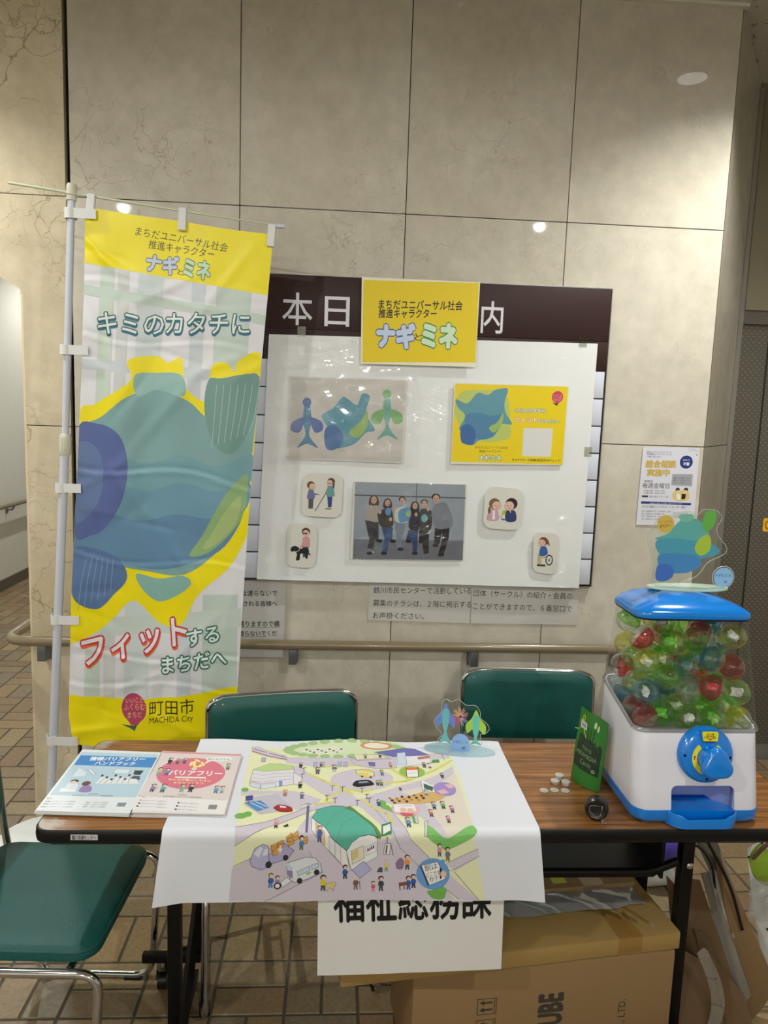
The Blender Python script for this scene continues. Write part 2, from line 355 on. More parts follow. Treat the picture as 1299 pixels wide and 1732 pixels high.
# printed matter, in millimetres on each sheet (x right, y down)
ART = {
'banner': [
('P',(206,220,208),[(52.2,170.9),(97,164.6),(95.3,638),(49,644.1)],0),
('P',(206,220,208),[(49.7,1262),(97.9,1256.1),(105.1,1627.1),(55.6,1632.8)],0),
('P',(212,214,214),[(110,162.8),(146.2,157.8),(146.1,631.3),(108.7,636.2)],0),
('P',(212,214,214),[(112,1254.4),(151,1249.7),(159.4,1620.9),(119.4,1625.5)],0),
('P',(212,222,224),[(175.1,153.7),(254.9,142.6),(258.5,616.5),(176,627.4)],0),
('P',(212,222,224),[(182.2,1245.9),(268.3,1235.5),(279.6,1607.1),(191.4,1617.2)],0),
('P',(208,216,222),[(349.4,129.4),(393.2,123.3),(401.6,597.7),(356.3,603.7)],0),
('P',(208,216,222),[(370.3,1223.1),(417.5,1217.4),(432.6,1589.5),(384.2,1595)],0),
('P',(200,214,206),[(429.7,118.2),(543.1,102.4),(556.6,577.3),(439.3,592.7)],0),
('P',(200,214,206),[(456.9,1212.6),(579.4,1197.8),(598.6,1570.4),(473,1584.8)],0),
('P',(200,216,206),[(-3.1,241.2),(603.6,255.2),(604.7,286.6),(-3.5,272.7)],0),
('P',(206,214,220),[(-5.7,475.9),(603.7,445.1),(604.8,478.1),(-6,508.5)],0),
('P',(206,218,212),[(-5.6,1357.7),(594.9,1244.8),(598.1,1310.2),(-5,1423.1)],0),
('P',(250,232,0),[(-1.3,-2.7),(606.7,-0.2),(600,191.6),(-4.2,173.9)],0),
('P',(250,232,0),[(-13.1,689.3),(55.3,613.7),(163.7,525.9),(153.2,461.7),(248.7,434.4),(283.3,451.5),(330.8,430.6),(351.4,522.9),(425.5,557.4),(433.3,446),(480.9,425),(512.9,449.9),(525.3,411.7),(603.5,395.4),(610.1,721.4),(605,876.3),(602,970.7),(572.7,1053.7),(530.2,1123),(441.1,1214.5),(384.5,1327.5),(304.9,1328.8),(214.4,1262.2),(146.7,1331.3),(101.3,1377.6),(24.3,1427.9),(-3.7,1414.7),(-7.4,1188.8)],1),
('P',(130,170,172),[(-8.3,718.5),(72,655.9),(158.6,577.9),(254.6,543.1),(361.6,565.8),(432.7,608.5),(457.4,523.5),(529.6,469.7),(597,457.1),(596.6,647.2),(588.1,839.5),(565.8,959.5),(494.4,1063.4),(389.5,1148.2),(256.3,1156.5),(122.8,1141),(5.3,1108),(-10.6,915.6)],1),
('P',(120,166,176),[(-7.7,823.8),(107,771.2),(229.8,793.2),(349.7,747.4),(474.3,769.4),(598,715.3),(592.5,815.8),(480,853.3),(355.6,846),(234.5,884.5),(111.2,869.5),(-7.5,915.2)],1),
('P',(112,156,178),[(-7.5,915.2),(110.8,861.9),(234.5,884.5),(355.2,838.3),(480,853.3),(591.9,808.1),(581.7,910.4),(470.9,947.8),(346.7,955.6),(224.2,986.6),(108.4,985.6),(-5.3,1023.2)],1),
('P',(100,140,174),[(-5.6,1015.4),(108.1,977.8),(224.2,986.6),(346.2,947.9),(470.9,947.8),(577.8,910.9),(524,1035.9),(418.3,1104.7),(294.8,1143.8),(185.1,1141.3),(83.2,1122.1),(-3.4,1124.9)],1),
('P',(92,122,168),[(-3.9,1109.2),(82.2,1098.5),(161.2,1128.4),(187.4,1189),(143.2,1250.6),(90.5,1305.5),(19.4,1289.8),(-4.5,1228.4)],1),
('P',(92,108,166),[(-11.3,718.9),(57.9,680),(134.5,707.4),(169.1,801),(159.2,917.2),(109.8,1016.6),(57.3,1054.4),(-3,1046.3)],1),
('P',(104,126,172),[(-9.5,771.1),(45.5,749),(85.9,811.7),(82.7,919.2),(39.6,994.2),(-3.1,999.6)],1),
('P',(146,180,124),[(498.1,889.8),(540.1,822.4),(584,786),(581.7,910.4),(536.9,994.7),(463.2,1067.2),(401.2,1082.8),(443.4,1006.3)],1),
('P',(172,196,130),[(515.8,918.7),(566,857.9),(557.4,952.7),(492.3,1031.9),(446.5,1053.4),(481.3,985.8)],1),
('P',(140,186,178),[(217.8,1169.2),(296.6,1175.6),(381.9,1153.2),(415,1177.3),(370.3,1223.1),(300.9,1255.8),(244,1222.3)],1),
('P',(118,158,150),[(424.9,491),(469.5,477.7),(596.7,453.4),(591.9,587.6),(532.3,716.2),(461.5,695),(420.4,595.2)],1),
('L',(176,200,196),2,[(454.9,711),(455.4,605.5),(455.9,501.6)],0),
('L',(176,200,196),2,[(475.6,699.2),(478.1,602.6),(480,498.4)],0),
('L',(176,200,196),2,[(496.3,687.4),(500.9,599.6),(504.1,495.2)],0),
('L',(176,200,196),2,[(517.1,675.7),(523.6,596.6),(528.2,492)],0),
('L',(176,200,196),2,[(537.7,663.9),(546.4,593.6),(552.3,488.8)],0),
('L',(176,200,196),2,[(558.4,652.2),(569.2,590.6),(576.4,485.6)],0),
('L',(176,200,196),2,[(579.1,640.4),(591.9,587.6),(600.5,482.4)],0),
('L',(140,166,196),2,[(24.2,1313.5),(32.4,1215.9),(44.9,1134.7)],0),
('L',(140,166,196),2,[(45.6,1299.6),(52.5,1213.4),(63.4,1132.5)],0),
('L',(140,166,196),2,[(67,1285.7),(72.7,1211),(81.9,1130.2)],0),
('L',(140,166,196),2,[(88.4,1271.8),(92.9,1208.5),(100.5,1127.9)],0),
('L',(140,166,196),2,[(109.8,1257.9),(113.1,1206),(119,1125.6)],0),
('L',(140,166,196),2,[(131.1,1244),(133.3,1203.6),(137.6,1123.3)],0),
('P',(150,190,185),[(177.6,505.7),(251.6,488.5),(334,484.8),(347.2,552.9),(254.6,543.1),(188.5,574)],1),
('T',(45,45,40),'まちだユニバーサル社会',(157.9,64.1),(454.4,74.4),(162.1,35.1),0,None,0,None),
('T',(45,45,40),'推進キャラクター',(201.1,99.1),(412.3,101.9),(205.3,69.9),0,None,0,None),
('T',(205,215,240),'ナギ',(197.3,171.7),(296.2,170.6),(201.9,115.1),0.05,(60,85,130),0.045,None),
('T',(45,45,40),'と',(298,168.5),(321,169),(300.6,148.2),0,None,0,None),
('T',(205,232,200),'ミネ',(319.2,171.1),(403.6,172.1),(321.3,111),0.05,(55,120,80),0.045,None),
('T',(235,238,240),'キミの',(49,391.9),(263.2,366.5),(49.9,317.9),0.008,(30,105,92),0.05,(40,110,150)),
('T',(235,238,240),'カタチに',(272.6,361.5),(550.2,325.7),(270.5,289.5),0.008,(30,105,92),0.05,(40,110,150)),
('T',(240,236,236),'フィット',(52.5,1516.4),(413.5,1391.9),(38.2,1408.4),0.02,(205,50,80),0.05,(230,110,50)),
('T',(235,240,238),'する',(414.1,1402.6),(525,1372.2),(406.2,1341.2),0.02,(40,115,95),0.075,None),
('T',(235,240,238),'まちだへ',(328.5,1510.2),(556,1455.3),(323,1447.9),0.02,(40,115,95),0.075,None),
('P',(250,232,0),[(-1.8,1620.7),(227.3,1616.3),(424.8,1575.9),(599,1524.9),(600,1800),(0,1800)],0),
('E',(190,70,110),230.9,1646.8,46.2,53.2,0,None),
('P',(190,70,110),[(194.5,1677.6),(269.8,1669),(246.4,1707.3),(221.3,1710.2)],0),
('P',(70,110,90),[(187.6,1709.5),(225.6,1711.9),(244.2,1705.3),(234.9,1731),(221.9,1723.5)],0),
('T',(240,205,120),'いいこと',(198.8,1635),(263.2,1621),(197.9,1615.3),0,None,0,None),
('T',(240,205,120),'ふくらむ',(191.7,1662.4),(270.8,1646.7),(190.6,1638.2),0,None,0,None),
('T',(240,205,120),'まちだ',(207.7,1689.4),(261.8,1676.6),(206.5,1665.1),0,None,0,None),
('T',(45,45,40),'町田市',(288.7,1666.9),(447.8,1639.8),(285.8,1611.8),0,None,0,None),
('T',(45,45,40),'MACHIDA City',(290.2,1695.7),(445.4,1669.1),(288.7,1666.9),0,None,0,None),
],
'yellow_sign': [
('P',(236,208,10),[(5.7,10.6),(421.9,2.5),(424.9,286.5),(5.9,297.4)],0),
('T',(25,25,30),'まちだユニバーサル社会',(61.6,108.3),(365.7,102),(62.9,74.7),0.02,None,0,None),
('T',(25,25,30),'推進キャラクター',(62.2,140.2),(271.8,132.8),(63.6,107.3),0.02,None,0,None),
('T',(205,218,242),'ナギ',(61.3,242.1),(195.2,242.2),(59.6,159.7),0.07,(60,95,160),0.05,None),
('T',(25,25,30),'と',(196.4,216.3),(227.1,216.4),(195.4,187.6),0,None,0,None),
('T',(215,238,205),'ミネ',(225.8,237.4),(349.9,237.8),(224.6,150.2),0.07,(70,140,80),0.05,None),
],
'pale_print': [
('P',(202,198,192),[(4,4),(292.7,1.6),(293,206.4),(3.5,206.8)],0),
('P',(70,130,165),[(40.1,70.8),(52.8,70.3),(58.5,112),(54.1,147.2),(77.9,178),(49.2,168.5),(24,179.9),(44.2,147.5),(37.3,112.7)],1),
('P',(80,105,170),[(39.8,102.2),(11.9,113.6),(6.9,134.8),(27,141.1),(37.7,123.2)],1),
('P',(80,105,170),[(55.3,101.6),(83.9,111.1),(87.6,132),(69.4,139.7),(58.9,122.5)],1),
('E',(80,105,170),45.5,63.6,11.3,11.1,0,None),
('P',(110,170,160),[(241.6,43.3),(254.2,42.9),(260.3,84.3),(256.4,119.3),(280.4,149.9),(251.8,140.4),(226.9,151.8),(246.6,119.6),(239.3,85)],1),
('P',(120,175,110),[(241.6,74.5),(214,85.8),(209.4,106.9),(229.4,113.2),(239.8,95.4)],1),
('P',(120,175,110),[(257,74),(285.6,83.4),(289.4,104.2),(271.5,111.8),(260.8,94.7)],1),
('E',(120,175,110),246.8,36.2,11.2,11,0,None),
('P',(84,150,172),[(112.3,76.7),(137.8,46.7),(171,66.4),(183.8,38.2),(203.8,44.5),(195.8,86.4),(220.1,127.5),(197.9,135.3),(170.9,164.2),(136,176),(100.6,177.3),(107.6,138.3),(83.4,97.2)],1),
('P',(64,110,168),[(93.2,131.8),(118.1,118.4),(142.1,151.2),(122,180),(97.8,177.4)],1),
('P',(150,184,100),[(154.2,136.8),(182.6,107.8),(198.3,79.4),(200.1,121.2),(177.3,148.6)],1),
],
'leaflet': [
('P',(240,212,15),[(3,2.1),(294.8,1.4),(295.5,207.7),(1.6,203.4)],0),
('P',(190,205,110),[(13.3,28.3),(60.5,16.3),(133.7,24.9),(149.3,97.9),(151.7,136.3),(108.7,150.8),(59.4,143.4),(8.3,90)],1),
('P',(96,154,172),[(6,41.8),(35.7,51.7),(61,24.3),(88,28.9),(106.1,15),(138.3,11.4),(132.4,46.6),(136.8,73.6),(155.1,103.2),(127.8,103.8),(107.9,137.1),(73.1,145.9),(54.8,159.9),(24.7,152.2),(31.6,127.5),(17.6,116.9),(32,84.1),(12.3,63)],1),
('P',(80,134,172),[(32,84.1),(63.8,75.3),(102,82.5),(131.5,76.4),(127.8,103.8),(105.2,137.1),(70.3,144.6),(39.6,127.3)],1),
('P',(60,104,166),[(22.8,114.1),(43.9,105.5),(61.2,126.9),(54.7,157.7),(26.3,151.1)],1),
('P',(160,190,100),[(95.6,112.6),(116.5,98.5),(130,73.7),(129.2,101),(110,126)],1),
('T',(60,60,40),'まちだユニバーサル社会',(62.1,168.6),(148.3,169),(61.7,160.9),0,None,0,None),
('T',(60,60,40),'推進キャラクター',(73.5,179),(135.1,178.7),(73.1,171.2),0,None,0,None),
('T',(225,235,240),'ナギ',(74.7,199.5),(100.7,199.7),(73.9,185.9),0.05,(40,90,130),0.07,None),
('T',(60,60,40),'と',(101.1,196.9),(106.5,196.9),(100.7,191.4),0,None,0,None),
('T',(220,238,215),'ミネ',(107.2,199.1),(132.6,199.3),(106.4,186),0.05,(50,130,90),0.07,None),
('T',(235,240,240),'キミのカタチに',(161.3,72.5),(241.3,71.1),(160.6,61.6),0.03,(60,110,130),0.07,None),
('T',(245,235,235),'フィット',(162.4,97),(220.9,96.9),(161.6,84.5),0.04,(210,70,60),0.06,None),
('T',(235,240,240),'するまちだへ',(221,97.4),(279,97.3),(220.4,89.2),0.03,(60,110,110),0.07,None),
('E',(205,70,95),269.2,28.8,15,15.8,0,None),
('P',(205,70,95),[(261.1,39.1),(279.1,38.7),(272.3,47.1),(267.8,47.2)],0),
('P',(60,80,60),[(255.9,43.9),(268.5,45.2),(272.1,44.6),(269.9,52.9)],0),
('T',(250,190,190),'いいこと',(257.9,26.9),(280.7,26.9),(257.5,21.5),0,None,0,None),
('T',(250,190,190),'ふくらむ',(257.3,33.5),(281.8,33.4),(256.8,27.5),0,None,0,None),
('T',(250,190,190),'まちだ',(261.6,39.4),(278.9,39.5),(261.2,33.9),0,None,0,None),
('P',(225,225,222),[(186,111.9),(263.4,112.1),(263,187.7),(187.2,186.9)],0),
('T',(60,60,40),'キャラクターの詳細は町田市HPチェック！',(161.4,200.1),(290.6,200.9),(160.9,192.9),0.02,None,0,None),
],
'photo': [
('P',(150,160,172),[(3.1,1.3),(294.1,1.2),(296.1,201),(7.3,202.8)],0),
('P',(112,116,128),[(7.1,150.9),(295.4,146.9),(296.1,201),(7.3,202.8)],0),
('L',(60,66,76),3,[(3.9,35.3),(294.9,36)],0),
('L',(70,76,86),2,[(165.2,1),(165.9,49.3)],0),
('L',(130,136,150),2,[(7.1,150.9),(295.4,148.2)],0),
('P',(60,45,40),[(43.6,61.8),(43.5,42),(53.8,33.6),(65.1,41.4),(67,61.2)],1),
('P',(50,50,60),[(34.3,100.2),(67,103.2),(62,149.6),(60.8,174.7),(43.3,175.1),(48.4,152.4)],0),
('P',(50,50,60),[(54.5,103.5),(70.1,104.4),(72,149.4),(81,155.5),(63.5,154.6)],0),
('P',(170,162,155),[(37.9,72.6),(49.9,62.3),(67.5,64.3),(71.7,96.8),(67.1,104.4),(36.7,97.6)],1),
('E',(205,160,140),54.6,47.1,7.6,9.9,0,None),
('E',(40,30,30),51.4,46.3,1.2,1.2,0,None),
('E',(40,30,30),57.7,46.1,1.2,1.3,0,None),
('E',(150,60,60),54.8,52.1,2.7,1,0,None),
('P',(35,28,30),[(81,66.8),(80.9,49.1),(90.1,41.7),(100.1,48.7),(101.8,66.3)],1),
('P',(50,80,130),[(77.8,116.7),(102.8,117.4),(100.9,151.3),(95.3,188.9),(80.2,186.8),(88.3,151.5)],0),
('P',(50,80,130),[(92.8,116.4),(107.9,117.3),(108.2,148.6),(116.1,155.9),(102.3,155)],0),
('P',(50,50,52),[(68.3,79.4),(82.8,69),(100.3,68.5),(108,96),(105.3,116.1),(76.4,115.5),(66.3,89.4)],1),
('E',(205,160,140),90.7,53.7,6.9,8.8,0,None),
('E',(40,30,30),87.9,53,1.1,1.1,0,None),
('E',(40,30,30),93.5,52.8,1.1,1.2,0,None),
('E',(150,60,60),91,58.1,2.4,1,0,None),
('P',(120,135,150),[(109.5,100.9),(127.3,105.5),(133.4,150.5),(133.2,170.6),(120.6,169.6),(119.4,145.8)],0),
('P',(120,135,150),[(124.8,105.6),(141.1,105.2),(134.2,140.5),(132.2,150.6)],0),
('P',(205,205,200),[(110.7,75.8),(120.2,65.5),(140.3,65.1),(146.8,92.5),(139.9,105.2),(114.5,100.8)],1),
('E',(35,28,28),128.6,43.7,9.3,7.7,0,None),
('E',(205,160,140),128.9,47.7,6.8,8.9,0,None),
('E',(40,30,30),126,47,1.1,1.1,0,None),
('E',(40,30,30),131.6,46.9,1.1,1.1,0,None),
('E',(150,60,60),129.1,52.2,2.4,0.9,0,None),
('P',(28,24,28),[(153.4,72.6),(153.3,54.9),(162.5,47.4),(172.6,54.4),(174.3,72.1)],1),
('P',(45,65,115),[(155.8,122.4),(174.8,123.3),(174.5,182.2),(164,182.5)],0),
('P',(45,65,115),[(149.6,122.6),(163.4,122.3),(158.7,153.7),(142.4,154.1)],0),
('P',(35,38,62),[(151.1,79.9),(160.8,72.1),(176,74.2),(179.8,99.3),(174.8,124.5),(150.7,120)],1),
('E',(205,160,140),163.2,59.5,6.8,8.8,0,None),
('E',(40,30,30),160.3,58.7,1.1,1.2,0,None),
('E',(40,30,30),165.9,58.6,1.2,1.1,0,None),
('E',(150,60,60),163.4,63.9,2.4,0.9,0,None),
('P',(35,33,36),[(177.2,122),(203.1,121.4),(205.6,184.1),(193.1,185.6),(188.2,164.4)],0),
('P',(35,33,36),[(177.3,124.5),(188.7,124.2),(189.1,158.1),(177.8,158.3)],0),
('P',(60,60,64),[(177.3,74.2),(185.7,66.5),(206.1,71),(210.3,103.6),(203.8,123.9),(178.3,119.4)],1),
('E',(30,26,28),187.3,49.3,9.3,7.6,0,None),
('E',(205,160,140),187.5,53.3,6.9,8.9,0,None),
('E',(40,30,30),184.7,52.6,1.1,1.1,0,None),
('E',(40,30,30),190.3,52.5,1.1,1.1,0,None),
('E',(150,60,60),187.8,57.7,2.4,1,0,None),
('P',(28,27,30),[(237.4,115.5),(257.6,115.1),(256.5,142.8),(243.7,190.8),(229.9,191.1),(239.1,148.2)],0),
('P',(28,27,30),[(218.5,116),(240,116.7),(232,158.4),(218.2,160)],0),
('P',(125,132,145),[(210.8,63.3),(227.8,50.3),(245.6,52.4),(262.5,87.3),(262.5,112.4),(226.2,118.3),(212.6,98.5)],1),
('E',(25,22,24),217.4,35.5,11.6,9.5,0,None),
('E',(205,160,140),217.7,40.5,8.5,11.1,0,None),
('E',(40,30,30),214.1,39.6,1.4,1.4,0,None),
('E',(40,30,30),221.1,39.4,1.5,1.4,0,None),
('E',(150,60,60),218,46,3,1.2,0,None),
('E',(25,25,28),50.2,187.4,8,4.5,0,None),
('E',(25,25,28),87.7,186.6,8,4.5,0,None),
('E',(25,25,28),130.9,174.4,8,4.5,0,None),
('E',(25,25,28),169.1,184.9,8.1,4.5,0,None),
('E',(25,25,28),222.1,162.4,8.1,4.5,0,None),
('E',(25,25,28),238.5,187.2,8.1,4.5,0,None),
('E',(25,25,28),74.7,153.9,8,4.5,0,None),
('E',(25,25,28),109.8,154.1,8,4.5,0,None),
('E',(25,25,28),151.2,153.2,8,4.5,0,None),
('E',(205,160,140),47.5,64.8,4,5.5,0,None),
('E',(205,160,140),72,78,4,5.5,0,None),
('E',(205,160,140),110.3,68.3,4,5.5,0,None),
('E',(205,160,140),167.1,82,4,5.5,0,None),
('E',(205,160,140),198.3,67.4,4.1,5.5,0,None),
('E',(205,160,140),100.5,96.1,4,5.5,0,None),
('P',(95,150,190),[(120.7,75.6),(135.3,65.2),(150.5,67.3),(153.9,84.8),(144.6,100.1),(124.7,103.1)],1),
('E',(160,190,130),146.6,80,6.3,8.8,0,None),
('E',(100,150,200),93.7,76.2,8,10.1,0,None),
('E',(120,180,180),189.5,91.5,8.6,10.6,0,None),
],
'sticker_cane': [
('P',(85,85,92),[(16.4,62.5),(29,61.7),(28.7,85.4),(17.2,86.1)],0),
('P',(110,115,165),[(17.1,41.1),(25.8,40.6),(29.4,48.3),(31,62.4),(13.9,63.4),(14.2,50.7)],1),
('L',(60,60,70),0.5,[(17.1,41.1),(25.8,40.6),(29.4,48.3),(31,62.4),(13.9,63.4),(14.2,50.7),(17.1,41.1)],1),
('L',(110,115,165),4,[(26.4,50.8),(35.1,51.9)],0),
('L',(90,60,55),1.5,[(35.1,51.9),(42.3,52.2)],0),
('E',(110,75,40),20.5,29.9,9.9,9.6,0,None),
('E',(232,190,170),24.4,33.3,7.8,7.8,0.5,(90,60,55)),
('E',(50,40,40),21.6,33.1,1,0.9,0,None),
('E',(50,40,40),27.1,32.7,0.9,0.9,0,None),
('E',(180,90,90),24.6,37,1.7,0.6,0,None),
('P',(45,65,135),[(62.5,54.2),(75.6,53.4),(74.8,81.9),(66.1,82.4)],0),
('P',(105,160,160),[(62.6,32.1),(74.4,31.4),(78.8,53.3),(61.5,55.1)],1),
('L',(60,60,70),0.5,[(62.6,32.1),(74.4,31.4),(78.8,53.3),(61.5,55.1),(62.6,32.1)],1),
('L',(105,160,160),4,[(62.8,36.8),(58.7,48.1)],0),
('L',(70,75,80),1.8,[(58,49.7),(34.5,93)],0),
('L',(105,160,160),4,[(75.5,36.1),(79.6,53.2)],0),
('P',(80,65,60),[(74.5,18.8),(79.6,24.8),(78.7,36.7),(74.5,33)],0),
('E',(80,65,60),70.4,19.2,9.6,9.2,0,None),
('E',(232,190,170),67.1,22.9,7.5,7.5,0.5,(90,60,55)),
('E',(50,40,40),64.4,22.6,0.9,0.9,0,None),
('E',(50,40,40),69.7,22.3,0.9,0.9,0,None),
('E',(180,90,90),67.3,26.4,1.6,0.6,0,None),
('L',(50,50,50),1,[(62.2,24.5),(74.8,23.8)],0),
('E',(110,100,90),67.1,85.9,8.7,1.5,0,None),
('E',(110,100,90),23.6,87,7.9,1.2,0,None),
],
'sticker_dog': [
('P',(222,160,165),[(41.8,32.5),(53.8,31.6),(57.6,42),(56.7,54.5),(41.4,55.7),(39.9,43.4)],1),
('L',(60,60,70),0.5,[(41.8,32.5),(53.8,31.6),(57.6,42),(56.7,54.5),(41.4,55.7),(39.9,43.4),(41.8,32.5)],1),
('L',(222,160,165),4,[(43.8,40),(38,52.8)],0),
('E',(225,180,130),36.5,55.3,4.2,2.5,0,None),
('P',(70,85,110),[(39.8,55.8),(55.9,54.6),(54,78.4),(42.7,82.5)],0),
('P',(22,22,26),[(10,66),(13,57.9),(21.8,54.8),(30.1,58.1),(36.7,60.7),(51.3,58.1),(57.3,63.9),(56.1,71.9),(54.3,83.2),(49.4,83.6),(47.2,74.2),(35.7,73.5),(33.9,88.1),(24.9,89.1),(26.8,75.8),(22.4,68.2),(14.2,69.6)],1),
('L',(22,22,26),3,[(55.1,68.8),(60.7,74.7)],0),
('L',(200,200,205),1.2,[(22.4,69.7),(32.1,65.8),(32.6,59.5)],0),
('E',(55,50,45),47.1,18.4,10.6,9.8,0,None),
('E',(232,190,170),47.3,22.1,8.4,8,0.5,(90,60,55)),
('E',(50,40,40),44.3,21.9,1,0.9,0,None),
('E',(50,40,40),50.2,21.5,1,0.9,0,None),
('E',(180,90,90),47.5,25.9,1.8,0.6,0,None),
('E',(60,40,40),42.1,23.1,2.9,2.1,0,None),
('E',(60,40,40),48,22.7,2.8,2.1,0,None),
],
'sticker_talk': [
('P',(210,165,185),[(15.4,58.9),(32.3,57.5),(39.1,82.4),(10.8,84.7)],1),
('L',(60,60,70),0.5,[(15.4,58.9),(32.3,57.5),(39.1,82.4),(10.8,84.7),(15.4,58.9)],1),
('P',(240,235,235),[(22.7,60.2),(28.7,59.7),(30.2,82.7),(23.4,83.3)],0),
('E',(110,85,55),14,59.9,3.4,9.3,0,None),
('E',(130,100,60),26.2,42.6,14.6,13.9,0,None),
('E',(232,190,170),32,47.4,11.5,11.3,0.5,(90,60,55)),
('E',(50,40,40),27.9,47.1,1.4,1.3,0,None),
('E',(50,40,40),36,46.4,1.4,1.3,0,None),
('E',(180,90,90),32.4,52.7,2.5,1,0,None),
('P',(55,65,110),[(58,59.1),(79.8,57.3),(84.5,82.5),(59.3,84.5)],1),
('L',(60,60,70),0.5,[(58,59.1),(79.8,57.3),(84.5,82.5),(59.3,84.5),(58,59.1)],1),
('P',(235,235,240),[(66.4,56.5),(70.1,56.2),(69.4,64.8)],0),
('P',(185,190,40),[(47.6,59),(56,57.4),(57,68.6),(47.6,70.3)],0),
('L',(60,60,60),1,[(44.8,70.6),(46.5,79.9),(57.3,82.8)],0),
('E',(80,110,160),51.8,81.3,5.3,1.9,0,None),
('E',(40,35,38),69.9,39.6,15.6,14.9,0,None),
('E',(232,190,170),64.7,45.7,12.2,12.1,0.5,(90,60,55)),
('E',(50,40,40),60.4,45.4,1.4,1.4,0,None),
('E',(50,40,40),69,44.6,1.4,1.5,0,None),
('E',(180,90,90),65.2,51.3,2.6,1,0,None),
],
'sticker_wheelchair': [
('E',(40,40,44),43.1,70.5,10,14.4,0,None),
('E',(230,230,228),43.1,70.5,7.3,11.2,0,None),
('L',(60,60,64),0.6,[(43.1,70.5),(50.4,69.7)],0),
('L',(60,60,64),0.6,[(43.1,70.5),(35.8,71.4)],0),
('L',(60,60,64),0.6,[(43.1,70.5),(43.8,81.7)],0),
('L',(60,60,64),0.6,[(43.1,70.5),(42.4,59.6)],0),
('L',(60,60,64),0.6,[(43.1,70.5),(48.8,77.8)],0),
('L',(60,60,64),0.6,[(43.1,70.5),(38.4,79.1)],0),
('L',(60,60,64),0.6,[(43.1,70.5),(47.7,62.2)],0),
('L',(60,60,64),0.6,[(43.1,70.5),(37.5,63.3)],0),
('E',(40,40,44),43.1,70.5,1.7,2.4,0,None),
('P',(200,190,140),[(13.9,60.7),(32.2,58.6),(30.7,65.7),(22,66.7),(21.7,81.7),(13.9,82.7)],1),
('L',(60,60,70),0.5,[(13.9,60.7),(32.2,58.6),(30.7,65.7),(22,66.7),(21.7,81.7),(13.9,82.7),(13.9,60.7)],1),
('P',(55,100,175),[(19.7,38),(30.9,35.9),(37.3,47.5),(35.9,57.3),(16.8,60.4)],1),
('L',(60,60,70),0.5,[(19.7,38),(30.9,35.9),(37.3,47.5),(35.9,57.3),(16.8,60.4),(19.7,38)],1),
('P',(50,50,54),[(11,85.1),(33.6,83.3),(33.9,88.4),(11.1,89.8)],0),
('P',(120,80,50),[(30.8,18.4),(38.3,19.5),(41.8,30.1),(41.2,34.8),(35.1,27.1)],0),
('E',(120,80,50),26,23,11.7,11.2,0,None),
('E',(232,190,170),21.9,27.6,9.2,9.2,0.5,(90,60,55)),
('E',(50,40,40),18.6,27.4,1.1,1.1,0,None),
('E',(50,40,40),25.1,26.8,1.1,1.1,0,None),
('E',(180,90,90),22.1,31.9,1.9,0.8,0,None),
],
'notice_left': [
('T',(35,35,38),'ここからは渡らないで',(-44.5,63.6),(178.4,56.2),(-45.9,41.5),0.012,None,0,None),
('T',(35,35,38),'来館される皆様へ',(6.9,101.3),(180,95.8),(5.7,79.9),0.012,None,0,None),
('T',(35,35,38),'車が通りますので横',(-4.9,181.2),(191.6,176.1),(-6.3,157.5),0.012,None,0,None),
('T',(35,35,38),'危険ですから渡らないでくだ',(-83.2,217.9),(183.8,212.4),(-84.6,196.5),0.012,None,0,None),
('L',(35,35,38),1,[(-4.7,183.5),(191.7,178.5)],0),
('L',(35,35,38),1,[(-83.1,220.4),(144.6,215.7)],0),
],
'notice_strip_a': [
('T',(35,35,38),'鶴川市民センターで活動している',(12.4,29.7),(296.2,25.1),(12.7,11.4),0,None,0,None),
('T',(35,35,38),'募集のチラシは、２階に掲示する',(12.8,65.5),(298.5,62.4),(13.1,47),0,None,0,None),
('T',(35,35,38),'お声掛ください。',(13.1,100.4),(162.3,98.5),(13.4,81.9),0,None,0,None),
],
'notice_strip_b': [
('T',(35,35,38),'団体（サークル）の紹介・会員の',(4.7,30.3),(279.3,33.6),(4.9,11.8),0,None,0,None),
('T',(35,35,38),'ことができますので、６番窓口で',(5.3,66.2),(279.4,69),(5.5,47.7),0,None,0,None),
],
'flyer': [
('T',(40,60,130),'総合なんでもコーディネーターや',(15.4,23.2),(106.5,21.8),(14.8,16.1),0,None,0,None),
('T',(40,60,130),'地域福祉コーディネーターが',(16.1,31.5),(107.2,30.1),(15.5,24.4),0,None,0,None),
('T',(40,60,130),'一緒に考えます！',(15.8,40.4),(69.3,39.5),(15.2,33.3),0,None,0,None),
('T',(215,185,90),'総合相談',(15.6,77.7),(125.9,75.8),(15.5,50.5),0.03,(150,120,40),0.02,None),
('T',(215,185,90),'実施中',(24,109.3),(105.8,108.2),(22.9,83.4),0.03,(150,120,40),0.02,None),
('E',(35,55,130),163.9,53.4,23.9,24.9,0,None),
('T',(240,240,250),'相談料金',(149.9,49.1),(177.2,48.3),(149.4,43.2),0,None,0,None),
('T',(240,240,250),'不要',(153.6,66.7),(176.3,66.1),(152.6,54.9),0.03,None,0,None),
('L',(150,160,170),1.2,[(169.2,7),(182.6,3.1),(199.1,8.6),(204.3,16.7)],1),
('L',(150,160,170),1.2,[(173.1,12.8),(184.2,9),(198.4,14.5)],1),
('E',(35,55,130),200.4,25.1,2.3,2.4,0,None),
('T',(35,35,38),'実施日',(15.9,133.7),(46.6,133.5),(15.2,124.9),0,None,0,None),
('T',(35,35,38),'毎週金曜日',(10.5,155.6),(108.6,155.3),(10.4,135.6),0,None,0,None),
('T',(90,90,100),'午前の部 10:00-12:00',(16.8,169),(93.8,167.5),(16.1,161.9),0,None,0,None),
('T',(90,90,100),'午後の部 13:00-15:30',(17.5,177.8),(94.5,176.2),(16.9,170.7),0,None,0,None),
